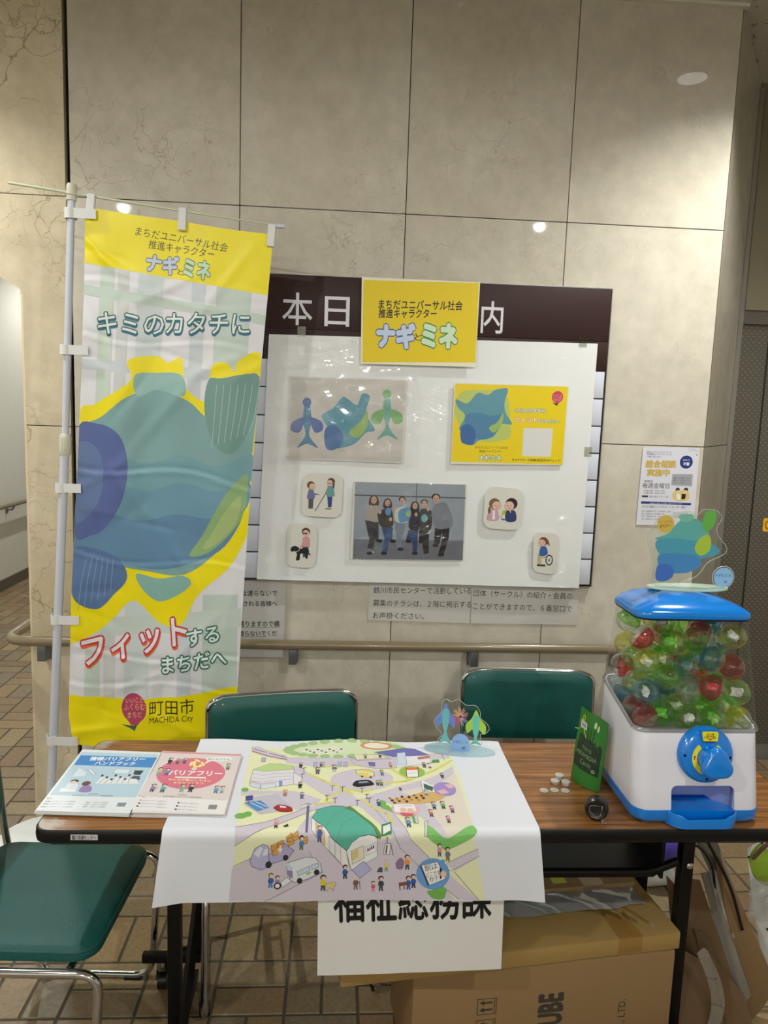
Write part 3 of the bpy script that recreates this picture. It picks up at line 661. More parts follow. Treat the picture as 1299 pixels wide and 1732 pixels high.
('P',(35,35,38),[(11.2,183.8),(33.9,183.8),(34.5,190.2),(11.8,190.2)],0),
('T',(90,90,100),'鶴川市民センター１階',(40.2,191.2),(107,190),(39.6,184.2),0,None,0,None),
('P',(165,168,176),[(116.5,99.7),(191.5,98.8),(192.9,143.6),(115.6,143.3)],0),
('T',(60,60,70),'地域でのお困りごとや、',(121.4,117.3),(185,116.7),(120.8,110.2),0,None,0,None),
('T',(60,60,70),'暮らしでのお困りごと、',(122.1,126.7),(185.8,126.1),(121.6,119.6),0,None,0,None),
('T',(60,60,70),'なんでもご相談ください。',(122.9,136.1),(186.5,135.5),(122.3,129),0,None,0,None),
('P',(225,200,120),[(128.7,164.7),(178.6,163.4),(181.3,196.8),(130.4,198.1)],1),
('E',(60,60,60),140.7,158.5,7.9,8.2,0,None),
('E',(60,60,60),171.3,157.7,7.9,8.2,0,None),
('E',(235,200,170),142.6,167.3,7.9,7,0,None),
('E',(235,200,170),169.8,166.6,7.9,7,0,None),
('P',(235,235,235),[(137.5,174.5),(152.2,174.1),(152.9,196.4),(140.5,196.7)],0),
('P',(25,25,28),[(156.7,174),(172.7,174.7),(170.8,192.9),(157.4,195.1)],0),
('P',(40,60,130),[(10.9,206.1),(194.7,208.1),(194.3,216.9),(10.6,215.5)],0),
('T',(220,225,240),'ご相談に関するお問い合わせはこちら',(41.2,215.8),(160.2,215.5),(40.7,210),0,None,0,None),
('T',(35,35,38),'まちだ福祉〇ごとサポートセンター鶴川',(16.5,230.5),(177.2,229.7),(16.8,221.7),0,None,0,None),
('T',(110,110,120),'住所・電話番号ほか、受付時間のご案内',(15.6,246.9),(123.1,246.3),(15.1,240.5),0,None,0,None),
('T',(110,110,120),'住所・電話番号ほか、受付時間のご案内',(16.5,256.8),(101.3,256.9),(15.9,250.4),0,None,0,None),
('T',(110,110,120),'住所・電話番号ほか、受付時間のご案内',(17.4,266.7),(124.8,266.2),(16.8,260.3),0,None,0,None),
('T',(110,110,120),'住所・電話番号ほか、受付時間のご案内',(18.2,276.6),(103,276.7),(17.7,270.2),0,None,0,None),
('P',(200,200,205),[(129.7,243.8),(186.4,244.6),(186,268),(130.5,267.2)],0),
],
'blue_booklet': [
('P',(190,216,232),[(4.8,15.5),(204.3,11.7),(206,228.5),(5.9,229.6)],0),
('P',(70,140,210),[(7.8,33.1),(206.5,31.1),(205.2,85.4),(8.6,85)],0),
('T',(240,245,250),'情報バリアフリー',(38.4,59.7),(178.3,51.7),(37.4,38.8),0.04,None,0,None),
('T',(240,245,250),'ハンドブック',(58.3,81.5),(159.4,77.6),(57.6,62.8),0.04,None,0,None),
('P',(225,235,242),[(27.7,99.8),(52.6,121.8),(54.4,137.7),(26,144.5)],0),
('P',(230,236,240),[(50.7,107.3),(58.4,103.2),(78.7,127.2),(73.2,132.6)],0),
('L',(60,60,70),0.8,[(50.7,107.3),(58.4,103.2),(78.7,127.2),(73.2,132.6),(50.7,107.3)],0),
('P',(225,236,244),[(118,98.7),(155.8,98),(156.6,120.8),(119.2,121.4)],0),
('L',(60,60,70),0.6,[(118,98.7),(155.8,98),(156.6,120.8),(119.2,121.4),(118,98.7)],0),
('P',(235,238,240),[(96.9,141.3),(178.2,137),(195.4,166.5),(91.7,173)],0),
('E',(70,72,78),96.3,133.4,3.2,5.7,0,None),
('E',(70,72,78),110.2,141.5,3.2,5.7,0,None),
('E',(70,72,78),124.1,149.6,3.2,5.6,0,None),
('E',(70,72,78),128.8,130.1,3.2,5.7,0,None),
('E',(70,72,78),142.6,138.3,3.2,5.6,0,None),
('E',(70,72,78),156.3,146.3,3.2,5.7,0,None),
('E',(70,72,78),161.4,126.8,3.2,5.7,0,None),
('E',(70,72,78),175.1,135,3.3,5.6,0,None),
('E',(70,72,78),188.8,143.1,3.2,5.5,0,None),
('P',(60,64,72),[(167.5,101.8),(190.6,101.1),(186.9,124.2),(169.7,122.7)],0),
('P',(90,94,100),[(171.6,128.9),(189.1,128.8),(188.8,144.7),(167.9,143.6)],0),
('L',(120,124,130),1.2,[(99.6,172.2),(106.2,144.3)],0),
('L',(120,124,130),1.2,[(113.3,170.8),(118.2,143.1)],0),
('L',(120,124,130),1.2,[(127.1,169.4),(130.2,141.9)],0),
('L',(120,124,130),1.2,[(140.8,168.1),(142.2,140.7)],0),
('L',(120,124,130),1.2,[(154.7,166.7),(154.2,139.5)],0),
('L',(120,124,130),1.2,[(168.5,165.3),(166.2,138.3)],0),
('P',(240,243,246),[(21,198.8),(56.5,197.6),(58.7,213.6),(19.4,214.5)],0),
('P',(225,232,240),[(27.9,175.5),(49.3,173.3),(56.5,202.8),(32.1,201.5)],1),
('E',(60,58,60),39.8,164.3,9.5,7.9,0,None),
('E',(235,205,185),38.9,170.5,7,7.2,0,None),
('P',(160,135,190),[(66.5,186.8),(85.9,184.9),(93.1,210.3),(67.1,212.8)],1),
('E',(110,80,70),70.8,173.5,10.2,11,0,None),
('T',(90,110,120),'町田市',(93.9,223.3),(115.4,222.7),(92.1,216.2),0,None,0,None),
('T',(90,110,120),'町田市福祉のまちづくり推進協議会',(57.8,234),(151.9,229.3),(56.7,226.9),0,None,0,None),
('P',(232,238,243),[(6,231.8),(208,229.7),(210.4,278.1),(3.4,294.5)],0),
('T',(80,90,100),'情報バリアフリーとは何か',(7.4,262.7),(76.1,259.1),(5.3,256),0,None,0,None),
('T',(80,90,100),'音声・文字での説明',(100,261),(149.5,259.1),(98.5,254.9),0,None,0,None),
('T',(80,90,100),'情報バリアフリーとは何か',(6.7,273.8),(76.5,270.1),(4.6,267.2),0,None,0,None),
('T',(80,90,100),'音声・文字での説明',(99.5,270),(148.8,268.2),(98,263.9),0,None,0,None),
('T',(80,90,100),'情報バリアフリーとは何か',(6.1,284.8),(76.8,281),(4,278.2),0,None,0,None),
('T',(80,90,100),'音声・文字での説明',(98.9,278.9),(148,277.1),(97.5,272.9),0,None,0,None),
('T',(80,90,100),'目次',(6.4,249.5),(17.2,249.2),(4.3,242.7),0,None,0,None),
('P',(140,146,152),[(171.9,254.3),(191.2,253.8),(191,270.4),(171.9,270.8)],0),
],
'pink_booklet': [
('P',(228,215,215),[(1.7,1.9),(211.2,0.5),(208.8,234.4),(-4.2,226.1)],0),
('P',(228,150,165),[(1.7,1.9),(211.2,0.5),(211.1,9.7),(1.7,10.9)],0),
('E',(225,120,145),97.9,112.2,85.7,79.3,0,None),
('P',(240,240,240),[(121.8,29.4),(144.2,21.1),(183.5,19.5),(188.2,35.3),(161.5,46.4),(137.8,46.6),(121.9,64.4),(126.6,44)],1),
('T',(100,100,110),'私にもできる',(128.4,42.1),(184.4,39.2),(127.5,29.8),0,None,0,None),
('T',(250,235,150),'心',(87.5,81.5),(124.8,80.4),(82.3,39),0.05,None,0,None),
('E',(240,240,240),101.6,89.7,6.9,6.6,0,None),
('T',(210,100,130),'の',(98.3,94.1),(106.5,93.5),(97.5,85.8),0,None,0,None),
('T',(248,248,248),'バリアフリー',(43.9,127.1),(176.5,123.5),(42.5,99.7),0.03,None,0,None),
('P',(245,240,240),[(61.8,132.3),(139.1,130.7),(139.5,137.1),(63.2,138.6)],0),
('T',(250,235,170),'みんなが暮らしやすい',(48.4,152),(154.8,153.8),(47.9,141.1),0.02,None,0,None),
('T',(250,235,170),'まちをつくろう',(65.4,166.5),(137.5,165.7),(64.9,157.3),0.02,None,0,None),
('F',32.1,71.4,34.5,(45,45,55),(45,45,55),(50,40,35),''),
('F',17.7,129.6,39.2,(170,200,160),(160,160,170),(50,40,35),''),
('F',37.3,129.1,37.6,(110,150,210),(90,100,120),(50,40,35),''),
('F',52.1,69.8,29.3,(120,120,120),(60,60,70),(50,40,35),''),
('F',69.8,65.9,29.5,(90,110,180),(60,60,80),(50,40,35),''),
('F',185.8,89.5,34.5,(140,180,140),(70,80,90),(50,40,35),''),
('F',21.5,207.7,36.3,(150,130,190),(60,60,70),(50,40,35),''),
('F',46.4,209.5,39.5,(110,180,180),(60,70,100),(50,40,35),''),
('F',91.5,206,38.2,(130,180,150),(150,160,140),(50,40,35),''),
('F',112.6,205,38.3,(40,55,80),(40,45,60),(50,40,35),''),
('F',174.1,206.1,35.5,(110,160,200),(80,120,160),(50,40,35),''),
('F',188,205.4,33.9,(190,200,210),(120,150,180),(50,40,35),''),
('L',(90,90,90),1,[(32.9,185),(22.9,210.5)],0),
('T',(110,100,105),'町田市',(88.9,220.8),(110.1,221.4),(88.1,213.5),0,None,0,None),
('T',(110,100,105),'町田市福祉のまちづくり推進協議会',(54.8,229.4),(145.7,230.2),(54.3,222.3),0,None,0,None),
('P',(240,236,238),[(-4.2,228.9),(209.4,238.1),(209,296.4),(-2.5,286.6)],0),
('T',(90,90,95),'目次',(5.9,234.2),(16.3,234.5),(5,227.9),0,None,0,None),
('P',(200,190,90),[(3.8,242.7),(9,243.2),(9.9,249.5),(4.7,249)],0),
('T',(90,90,95),'心のバリアフリーとは何だろう',(11.9,250.1),(69.5,252.3),(10.8,243.2),0,None,0,None),
('P',(80,80,110),[(93.5,249.4),(98.9,249.9),(99.5,256.2),(94.2,255.7)],0),
('T',(90,90,95),'みんなにできること',(101.9,256.9),(142.7,259.1),(101.2,249.8),0,None,0,None),
('P',(80,80,110),[(3.4,255.3),(8.6,255.8),(9.5,261.9),(4.3,261.4)],0),
('T',(90,90,95),'心のバリアフリーとは何だろう',(11.5,262.6),(70.8,264.8),(10.4,255.7),0,None,0,None),
('P',(80,80,110),[(93.2,263.4),(98.6,264),(99.2,270.2),(93.8,269.7)],0),
('T',(90,90,95),'みんなにできること',(101.6,270.8),(143.9,273.1),(100.8,263.9),0,None,0,None),
('P',(80,80,110),[(3.1,267.6),(8.2,268.1),(9.1,274.2),(4,273.7)],0),
('T',(90,90,95),'心のバリアフリーとは何だろう',(11.1,274.8),(72.2,277.2),(10,268.1),0,None,0,None),
('P',(80,80,110),[(92.9,277.3),(98.2,277.8),(98.8,284),(93.5,283.4)],0),
('T',(90,90,95),'みんなにできること',(101.2,284.6),(145,286.9),(100.4,277.8),0,None,0,None),
('P',(140,140,145),[(168.6,257.5),(188.2,258.3),(187.8,278.1),(168.3,277.3)],0),
],
'map': [
('P',(240,242,200),[(144,32),(270,52),(421,114),(569,56),(691,72),(698,217),(695,355),(689,453),(711,592),(649,590),(431,594),(270,597),(157,591),(159,538),(161,469),(154,313),(147,144)],0),
('P',(236,226,212),[(521,254),(687,166),(690,241),(690,366),(692,437),(626,447),(544,345)],0),
('P',(222,236,196),[(241,52),(275,18),(355,8),(450,10),(533,2),(571,34),(528,71),(448,83),(370,98),(292,96),(249,77)],1),
('P',(236,238,214),[(284,56),(329,38),(389,43),(402,64),(357,81),(304,79)],1),
('P',(214,234,190),[(211,313),(244,290),(290,284),(326,312),(316,345),(259,340)],1),
('P',(218,210,224),[(241,99),(422,103),(515,71),(688,72),(686,100),(525,113),(421,152),(326,153),(246,129)],0),
('L',(120,110,130),1,[(241,99),(422,106),(515,74)],0),
('P',(218,210,224),[(160,447),(157,421),(220,402),(283,366),(332,329),(401,312),(442,310),(490,278),(553,242),(618,211),(687,146),(684,185),(646,229),(550,268),(500,312),(464,340),(418,345),(372,340),(322,361),(264,402),(192,441),(159,463)],0),
('P',(218,210,224),[(148,270),(207,270),(277,273),(314,296),(343,312),(338,332),(288,356),(276,345),(226,285),(152,296)],0),
('P',(218,210,224),[(224,130),(282,149),(328,213),(395,269),(430,312),(389,332),(342,284),(292,225),(240,169)],0),
('P',(218,210,224),[(371,200),(408,174),(471,165),(520,193),(516,242),(467,269),(401,269),(368,243)],1),
('P',(218,210,224),[(412,318),(465,312),(508,356),(545,447),(590,494),(636,535),(696,592),(652,590),(604,552),(570,517),(524,470),(482,417),(440,350)],0),
('P',(218,210,224),[(698,471),(699,489),(646,523),(626,508),(661,488)],0),
('P',(218,210,224),[(479,312),(520,268),(583,301),(626,442),(632,453),(616,453),(565,366),(516,334)],0),
('P',(212,204,216),[(157,591),(158,515),(194,492),(288,441),(337,493),(354,527),(238,594)],0),
('P',(218,210,224),[(288,441),(312,389),(333,368),(459,441),(480,447),(502,447),(536,482),(575,523),(621,564),(644,590),(431,594),(238,595),(354,527)],0),
('L',(120,110,130),1,[(160,510),(194,493),(284,442)],0),
('L',(120,110,130),1,[(232,595),(354,527),(321,476)],0),
('L',(120,110,130),1,[(160,463),(192,441),(264,402),(322,361),(372,340),(418,345)],0),
('L',(120,110,130),1,[(157,421),(220,402),(283,366),(332,329)],0),
('L',(120,110,130),1,[(464,340),(524,470),(570,517),(652,590)],0),
('L',(120,110,130),1,[(508,356),(545,447),(590,494),(635,523),(699,489)],0),
('L',(120,110,130),1,[(643,524),(696,592)],0),
('L',(120,110,130),1,[(626,505),(661,488),(698,471)],0),
('L',(232,226,120),7,[(309,188),(347,225),(395,264),(419,295)],0),
('L',(232,226,120),7,[(333,155),(408,148),(472,141)],0),
('L',(232,226,120),7,[(468,243),(554,224),(636,166),(689,112)],0),
('L',(232,226,120),7,[(355,318),(395,269),(443,278),(467,269)],0),
('L',(232,226,120),7,[(442,312),(463,345),(496,371),(510,407)],0),
('L',(232,226,120),7,[(522,160),(567,220)],0),
('L',(232,226,120),7,[(315,340),(372,323)],0),
('P',(205,200,215),[(175,302),(235,288),(279,345),(255,358),(206,372),(162,332)],0),
('P',(90,150,215),[(164,326),(200,316),(223,345),(199,361)],0),
('L',(60,60,70),0.8,[(164,326),(200,316),(223,345),(199,361),(164,326)],0),
('L',(235,240,245),2,[(178,326),(212,351)],0),
('L',(235,240,245),2,[(189,322),(220,343)],0),
('P',(70,80,150),[(163,299),(180,295),(182,315),(165,319)],0),
('L',(90,90,100),1.5,[(173,317),(174,329)],0),
('P',(180,40,50),[(234,347),(244,334),(261,337),(275,347),(277,362),(249,362)],1),
('L',(60,60,70),0.8,[(234,347),(244,334),(261,337),(275,347),(277,362),(249,362),(234,347)],1),
('P',(225,225,235),[(247,337),(261,340),(264,348),(249,346)],0),
('E',(125,190,90),157,268,9,10,0,None),
('E',(125,190,90),163,379,14,11,0,None),
('E',(125,190,90),177,372,10,10.2,0,None),
('E',(125,190,90),610,570,16,13,0,None),
('E',(125,190,90),487,329,12,13,0,None),
('E',(125,190,90),498,345,8,8.1,0,None),
('P',(130,200,110),[(585,412),(626,447),(681,419),(694,425),(691,442),(633,472),(616,469),(583,442)],1),
('P',(130,190,90),[(481,332),(515,350),(512,366),(486,350)],0),
('P',(120,185,85),[(584,570),(621,573),(617,590),(594,587)],1),
('E',(170,205,140),560,50,14,12,0,None),
('E',(170,205,140),554,61,15,11,0,None),
('E',(170,205,140),540,71,15,11,0,None),
('E',(170,205,140),518,79,15,12,0,None),
('E',(170,205,140),490,87,14,11,0,None),
('E',(170,205,140),457,92,14,11,0,None),
('E',(170,205,140),421,94,14,12,0,None),
('E',(170,205,140),384,95,14,11,0,None),
('E',(170,205,140),348,93,14,11,0,None),
('E',(170,205,140),315,88,15,12,0,None),
('E',(170,205,140),288,82,14,11,0,None),
('E',(170,205,140),266,74,14,11,0,None),
('E',(170,205,140),252,64,15,12,0,None),
('E',(170,205,140),247,54,15,11,0,None),
('E',(170,205,140),251,43,15,12,0,None),
('E',(170,205,140),264,33,14,12,0,None),
('E',(170,205,140),285,24,14,12,0,None),
('E',(170,205,140),313,16,14,12,0,None),
('E',(170,205,140),346,11,15,12,0,None),
('E',(170,205,140),384,8,14,12,0,None),
('E',(170,205,140),422,7,15,12,0,None),
('E',(170,205,140),459,9,15,12,0,None),
('E',(170,205,140),493,14,15,12,0,None),
('E',(170,205,140),522,21,15,12,0,None),
('E',(170,205,140),543,30,15,12,0,None),
('E',(170,205,140),556,40,15,11,0,None),
('E',(228,150,110),490,30,45,22,0,None),
('E',(240,240,220),490,30,35,15,0,None),
('E',(110,110,110),297,53,4,4,0,None),
('E',(90,110,150),307,62,4,3.2,0,None),
('E',(110,110,110),318,70,4,4,0,None),
('E',(90,110,150),328,53,4,4,0,None),
('E',(110,110,110),339,61,4,4,0,None),
('E',(90,110,150),350,70,4,4,0,None),
('E',(110,110,110),360,52,4,4,0,None),
('E',(90,110,150),371,61,4,4,0,None),
('E',(110,110,110),381,70,4,3,0,None),
('E',(90,110,150),392,52,4,4,0,None),
('P',(222,214,230),[(148,43),(163,37),(185,57),(243,88),(247,113),(195,94),(151,67)],0),
('L',(60,60,70),0.8,[(148,43),(163,37),(185,57),(243,88),(247,113),(195,94),(151,67),(148,43)],0),
('L',(190,70,60),3,[(152,64),(195,89),(245,108)],0),
('L',(80,90,120),3,[(155,51),(186,69)],0),
('L',(80,90,120),3,[(197,75),(241,97)],0),
('L',(120,110,130),1,[(188,57),(192,89)],0),
('P',(190,186,215),[(180,100),(190,100),(191,125),(181,125)],0),
('L',(60,60,70),0.5,[(180,100),(190,100),(191,125),(181,125),(180,100)],0),
('P',(190,186,215),[(319,126),(329,126),(329,155),(319,155)],0),
('L',(60,60,70),0.5,[(319,126),(329,126),(329,155),(319,155),(319,126)],0),
('P',(190,186,215),[(338,126),(348,126),(348,155),(338,155)],0),
('L',(60,60,70),0.5,[(338,126),(348,126),(348,155),(338,155),(338,126)],0),
('P',(190,186,215),[(383,125),(393,125),(392,155),(382,155)],0),
('L',(60,60,70),0.5,[(383,125),(393,125),(392,155),(382,155),(383,125)],0),
('P',(190,186,215),[(399,125),(409,125),(408,155),(397,155)],0),
('L',(60,60,70),0.5,[(399,125),(409,125),(408,155),(397,155),(399,125)],0),
('P',(236,232,240),[(164,234),(165,167),(194,172),(270,164),(273,241),(194,263)],0),
('L',(60,60,70),0.8,[(164,234),(165,167),(194,172),(270,164),(273,241),(194,263),(164,234)],0),
('P',(200,224,150),[(165,167),(204,133),(264,143),(270,164),(194,176)],0),
('L',(60,60,70),0.8,[(165,167),(204,133),(264,143),(270,164),(194,176),(165,167)],0),
('L',(120,110,130),0.8,[(166,190),(196,197),(217,187),(271,184)],0),
('L',(120,110,130),0.8,[(165,208),(196,214),(218,205),(272,199)],0),
('L',(120,110,130),0.8,[(165,225),(197,229),(220,222),(273,214)],0),
('P',(215,228,244),[(166,232),(193,244),(193,263),(166,249)],0),
('L',(60,60,70),0.8,[(166,232),(193,244),(193,263),(166,249),(166,232)],0),
('P',(225,232,244),[(194,246),(227,234),(229,256),(194,263)],0),
('L',(60,60,70),0.6,[(194,246),(227,234),(229,256),(194,263),(194,246)],0),
('L',(190,90,90),1.5,[(168,227),(194,239),(238,227)],0),
('P',(238,236,242),[(269,182),(293,209),(289,243),(273,241)],0),
('L',(60,60,70),0.6,[(269,182),(293,209),(289,243),(273,241),(269,182)],0),
('P',(120,160,215),[(236,224),(244,223),(246,248),(238,250)],0),
('P',(120,118,190),[(482,68),(571,38),(597,44),(633,81),(539,96)],0),
('L',(60,60,70),0.8,[(482,68),(571,38),(597,44),(633,81),(539,96),(482,68)],0),
('P',(240,240,244),[(508,97),(633,81),(632,126),(535,154),(504,141)],0),
('L',(60,60,70),0.6,[(508,97),(633,81),(632,126),(535,154),(504,141),(508,97)],0),
('P',(215,228,244),[(544,71),(568,65),(566,137),(541,140)],0),
('L',(60,60,70),0.8,[(544,71),(568,65),(566,137),(541,140),(544,71)],0),
('P',(214,206,222),[(415,114),(539,96),(537,156),(484,162),(427,144)],0),
('L',(60,60,70),0.6,[(415,114),(539,96),(537,156),(484,162),(427,144),(415,114)],0),
('P',(240,232,190),[(425,86),(494,83),(519,99),(434,114)],0),
('L',(60,60,70),0.6,[(425,86),(494,83),(519,99),(434,114),(425,86)],0),
('L',(110,100,90),1.5,[(415,100),(434,120),(526,105)],0),
('P',(120,120,160),[(463,127),(482,127),(481,151),(465,149)],0),
('P',(200,120,110),[(599,93),(633,84),(633,98),(599,107)],0),
('P',(90,160,90),[(638,109),(655,106),(656,123),(632,126)],0),
('L',(90,90,100),1.2,[(634,73),(691,72)],0),
('L',(90,90,100),1.2,[(667,75),(670,112)],0),
('E',(160,200,90),576,176,34,30.1,0,None),
('P',(250,250,250),[(562,151),(594,148),(590,202),(560,205)],0),
('L',(40,40,40),1.6,[(562,151),(594,148),(590,202),(560,205),(562,151)],0),
('P',(235,130,50),[(563,153),(593,151),(592,164),(562,167)],0),
('L',(90,90,90),1,[(567,186),(587,179)],0),
('P',(244,222,90),[(429,170),(461,167),(477,183),(477,203),(457,210),(430,193)],0),
('L',(60,60,70),0.8,[(429,170),(461,167),(477,183),(477,203),(457,210),(430,193),(429,170)],0),
('P',(222,232,242),[(432,175),(458,178),(458,188),(433,186)],0),
('P',(222,232,242),[(461,183),(475,188),(473,198),(461,198)],0),
('E',(50,50,50),445,205,3,5,0,None),
('E',(50,50,50),467,208,3,5,0,None),
('P',(28,28,34),[(421,243),(432,226),(459,221),(472,235),(471,247),(437,257),(422,255)],1),
('P',(150,160,180),[(435,231),(456,227),(463,235),(436,240)],0),
('P',(222,184,120),[(511,312),(548,301),(611,268),(644,289),(629,312),(568,332),(522,330)],1),
('P',(248,248,250),[(594,227),(599,220),(630,260),(621,277),(592,268)],0),
('P',(60,110,90),[(599,235),(622,254),(617,273),(598,259)],0),
('L',(120,110,130),1,[(594,224),(593,272)],0),
('E',(170,150,215),649,263,28,33.2,0,None),
('P',(240,190,200),[(628,272),(647,263),(657,280),(638,289)],0),
('P',(240,190,200),[(651,242),(672,239),(672,260),(660,260)],0),
('E',(190,140,60),509,308,4,4,0,None),
('E',(70,50,40),514,317,4,5,0,None),
('E',(70,50,40),519,327,4,4,0,None),
('E',(190,140,60),526,309,4,5,0,None),
('E',(70,50,40),531,319,4,4,0,None),
('E',(70,50,40),539,301,4,4.1,0,None),
('E',(190,140,60),544,311,4,4.1,0,None),
('E',(70,50,40),549,320,4,5.1,0,None),
('E',(70,50,40),556,302,4,5,0,None),
('E',(190,140,60),561,312,4,5,0,None),
('E',(70,50,40),569,294,4,4.1,0,None),
('E',(70,50,40),574,304,4,4.1,0,None),
('E',(190,140,60),579,314,4,4.1,0,None),
('E',(70,50,40),587,295,4,5.1,0,None),
('E',(70,50,40),591,305,4,5,0,None),
('E',(190,140,60),599,287,5,4,0,None),
('E',(238,190,200),543,353,34,26.1,0,None),
('P',(250,248,250),[(516,334),(565,332),(568,361),(516,366)],0),
('E',(242,200,180),537,356,8,9.1,0,None),
('E',(242,200,180),554,358,8,9.1,0,None),
('L',(120,120,160),1,[(524,341),(559,338)],0),
('P',(220,100,110),[(527,368),(561,370),(555,381),(535,381)],0),
('L',(80,80,100),1.5,[(295,156),(296,184)],0),
('L',(60,70,80),2,[(290,160),(301,156)],0),
('L',(80,80,100),1.5,[(370,249),(370,275)],0),
('L',(60,70,80),2,[(365,253),(376,249)],0),
('L',(80,80,100),1.5,[(443,261),(442,286)],0),
('L',(60,70,80),2,[(438,264),(449,261)],0),
('L',(80,80,100),1.5,[(395,255),(395,281)],0),
('L',(60,70,80),2,[(390,258),(401,255)],0),
('L',(80,80,100),1.5,[(357,296),(358,320)],0),
('L',(60,70,80),2,[(353,299),(363,296)],0),
('L',(80,80,100),1.5,[(377,307),(377,331)],0),
('L',(60,70,80),2,[(372,310),(382,307)],0),
('L',(80,80,100),1.5,[(430,318),(429,342)],0),
('L',(60,70,80),2,[(425,321),(436,318)],0),
('L',(80,80,100),1.5,[(454,290),(453,314)],0),
('L',(60,70,80),2,[(449,293),(460,290)],0),
('L',(80,80,100),1.5,[(459,307),(458,331)],0),
('L',(60,70,80),2,[(454,310),(465,307)],0),
('L',(80,80,100),1.5,[(292,188),(293,215)],0),
('L',(60,70,80),2,[(287,192),(298,188)],0),
('L',(120,112,150),6,[(314,340),(315,434)],0),
('L',(110,110,130),2,[(297,337),(313,330),(331,339)],0),
('E',(225,225,230),305,341,7,7.1,0,None),
('E',(225,225,230),325,341,6,7,0,None),
('P',(110,150,70),[(389,350),(412,345),(461,407),(481,441),(479,448),(470,447),(428,387)],0),
('P',(246,244,240),[(325,387),(334,402),(404,475),(413,522),(409,525),(326,431)],0),
('L',(60,60,70),0.8,[(325,387),(334,402),(404,475),(413,522),(409,525),(326,431),(325,387)],0),
('P',(246,246,248),[(404,476),(414,456),(432,441),(460,437),(472,447),(473,490),(417,523)],0),
('L',(60,60,70),0.8,[(404,476),(414,456),(432,441),(460,437),(472,447),(473,490),(417,523),(404,476)],0),
('P',(95,185,165),[(325,389),(336,356),(367,343),(395,345),(429,375),(460,417),(473,443),(454,440),(432,443),(416,456),(405,476),(373,447)],0),
('L',(60,60,70),1,[(325,389),(336,356),(367,343),(395,345),(429,375),(460,417),(473,443),(454,440),(432,443),(416,456),(405,476),(373,447),(325,389)],0),
('L',(60,140,120),0.8,[(357,427),(373,377),(401,356),(418,361)],0),
('L',(60,140,120),0.8,[(382,453),(395,412),(428,385),(439,389)],0),
('P',(240,200,150),[(334,407),(355,436),(357,462),(336,441)],0),
('L',(60,60,70),0.6,[(334,407),(355,436),(357,462),(336,441),(334,407)],0),
('P',(236,236,240),[(365,441),(391,464),(393,505),(367,475)],0),
('L',(60,60,70),0.6,[(365,441),(391,464),(393,505),(367,475),(365,441)],0),
('L',(120,110,130),0.8,[(378,453),(380,489)],0),
('P',(240,232,210),[(415,476),(442,463),(444,493),(418,508)],0),
('L',(60,60,70),0.8,[(415,476),(442,463),(444,493),(418,508),(415,476)],0),
('P',(225,205,140),[(416,478),(430,471),(431,490),(418,499)],0),
('P',(190,190,230),[(418,521),(443,500),(460,520),(436,541)],0),
('L',(60,60,70),0.8,[(418,521),(443,500),(460,520),(436,541),(418,521)],0),
('P',(250,250,252),[(447,467),(469,455),(470,476),(448,486)],0),
('L',(60,60,70),0.6,[(447,467),(469,455),(470,476),(448,486),(447,467)],0),
('L',(60,60,120),3,[(452,476),(452,471)],0),
('E',(60,60,120),452,469,1,1,0,None),
('L',(200,80,120),3,[(456,474),(456,469)],0),
('E',(200,80,120),456,467,1,1,0,None),
('L',(60,60,120),3,[(460,471),(460,467)],0),
('E',(60,60,120),460,464,1,2,0,None),
('L',(60,60,120),3,[(464,469),(464,464)],0),
('E',(60,60,120),464,462,1,1,0,None),
('P',(70,140,100),[(482,415),(505,403),(504,439),(481,443)],0),
('P',(240,245,240),[(485,421),(502,411),(502,431),(485,440)],0),
('L',(150,150,150),3,[(494,444),(494,459)],0),
('P',(245,245,245),[(490,458),(502,458),(500,484),(486,484)],0),
('L',(60,60,70),1,[(490,458),(502,458),(500,484),(486,484),(490,458)],0),
('L',(90,90,90),1.5,[(502,459),(508,486)],0),
('L',(60,60,60),3,[(494,463),(492,481)],0),
('P',(225,225,230),[(582,402),(590,397),(583,443),(578,442)],0),
('L',(60,60,70),0.8,[(582,402),(590,397),(583,443),(578,442),(582,402)],0),
('P',(110,180,110),[(554,379),(566,377),(565,407),(556,407)],0),
('P',(220,220,225),[(560,379),(568,379),(567,407),(561,409)],0),
('L',(60,60,70),0.5,[(560,379),(568,379),(567,407),(561,409),(560,379)],0),
('P',(190,184,222),[(195,498),(204,469),(221,459),(233,464),(236,492),(237,512),(221,519),(200,511)],0),
('L',(60,60,70),1,[(195,498),(204,469),(221,459),(233,464),(236,492),(237,512),(221,519),(200,511),(195,498)],0),
('P',(222,228,244),[(202,481),(215,464),(222,468),(214,491)],0),
('P',(222,228,244),[(221,486),(226,470),(233,470),(233,484)],0),
('P',(180,172,214),[(235,484),(267,457),(289,474),(277,493),(238,507)],0),
('L',(60,60,70),1,[(235,484),(267,457),(289,474),(277,493),(238,507),(235,484)],0),
('E',(50,50,50),236,507,7,8.1,0,None),
('E',(50,50,50),272,491,6,7,0,None),
('P',(222,168,80),[(238,462),(250,457),(253,464),(252,472),(240,476)],0),
('L',(60,60,70),0.7,[(238,462),(250,457),(253,464),(252,472),(240,476),(238,462)],0),
('L',(140,95,40),0.8,[(238,462),(241,466),(253,464)],0),
('P',(222,168,80),[(252,455),(263,450),(266,457),(266,465),(254,470)],0),
('L',(60,60,70),0.7,[(252,455),(263,450),(266,457),(266,465),(254,470),(252,455)],0),
('L',(140,95,40),0.8,[(252,455),(255,459),(266,457)],0),
('P',(222,168,80),[(242,472),(254,467),(257,474),(256,482),(245,487)],0),
('L',(60,60,70),0.7,[(242,472),(254,467),(257,474),(256,482),(245,487),(242,472)],0),
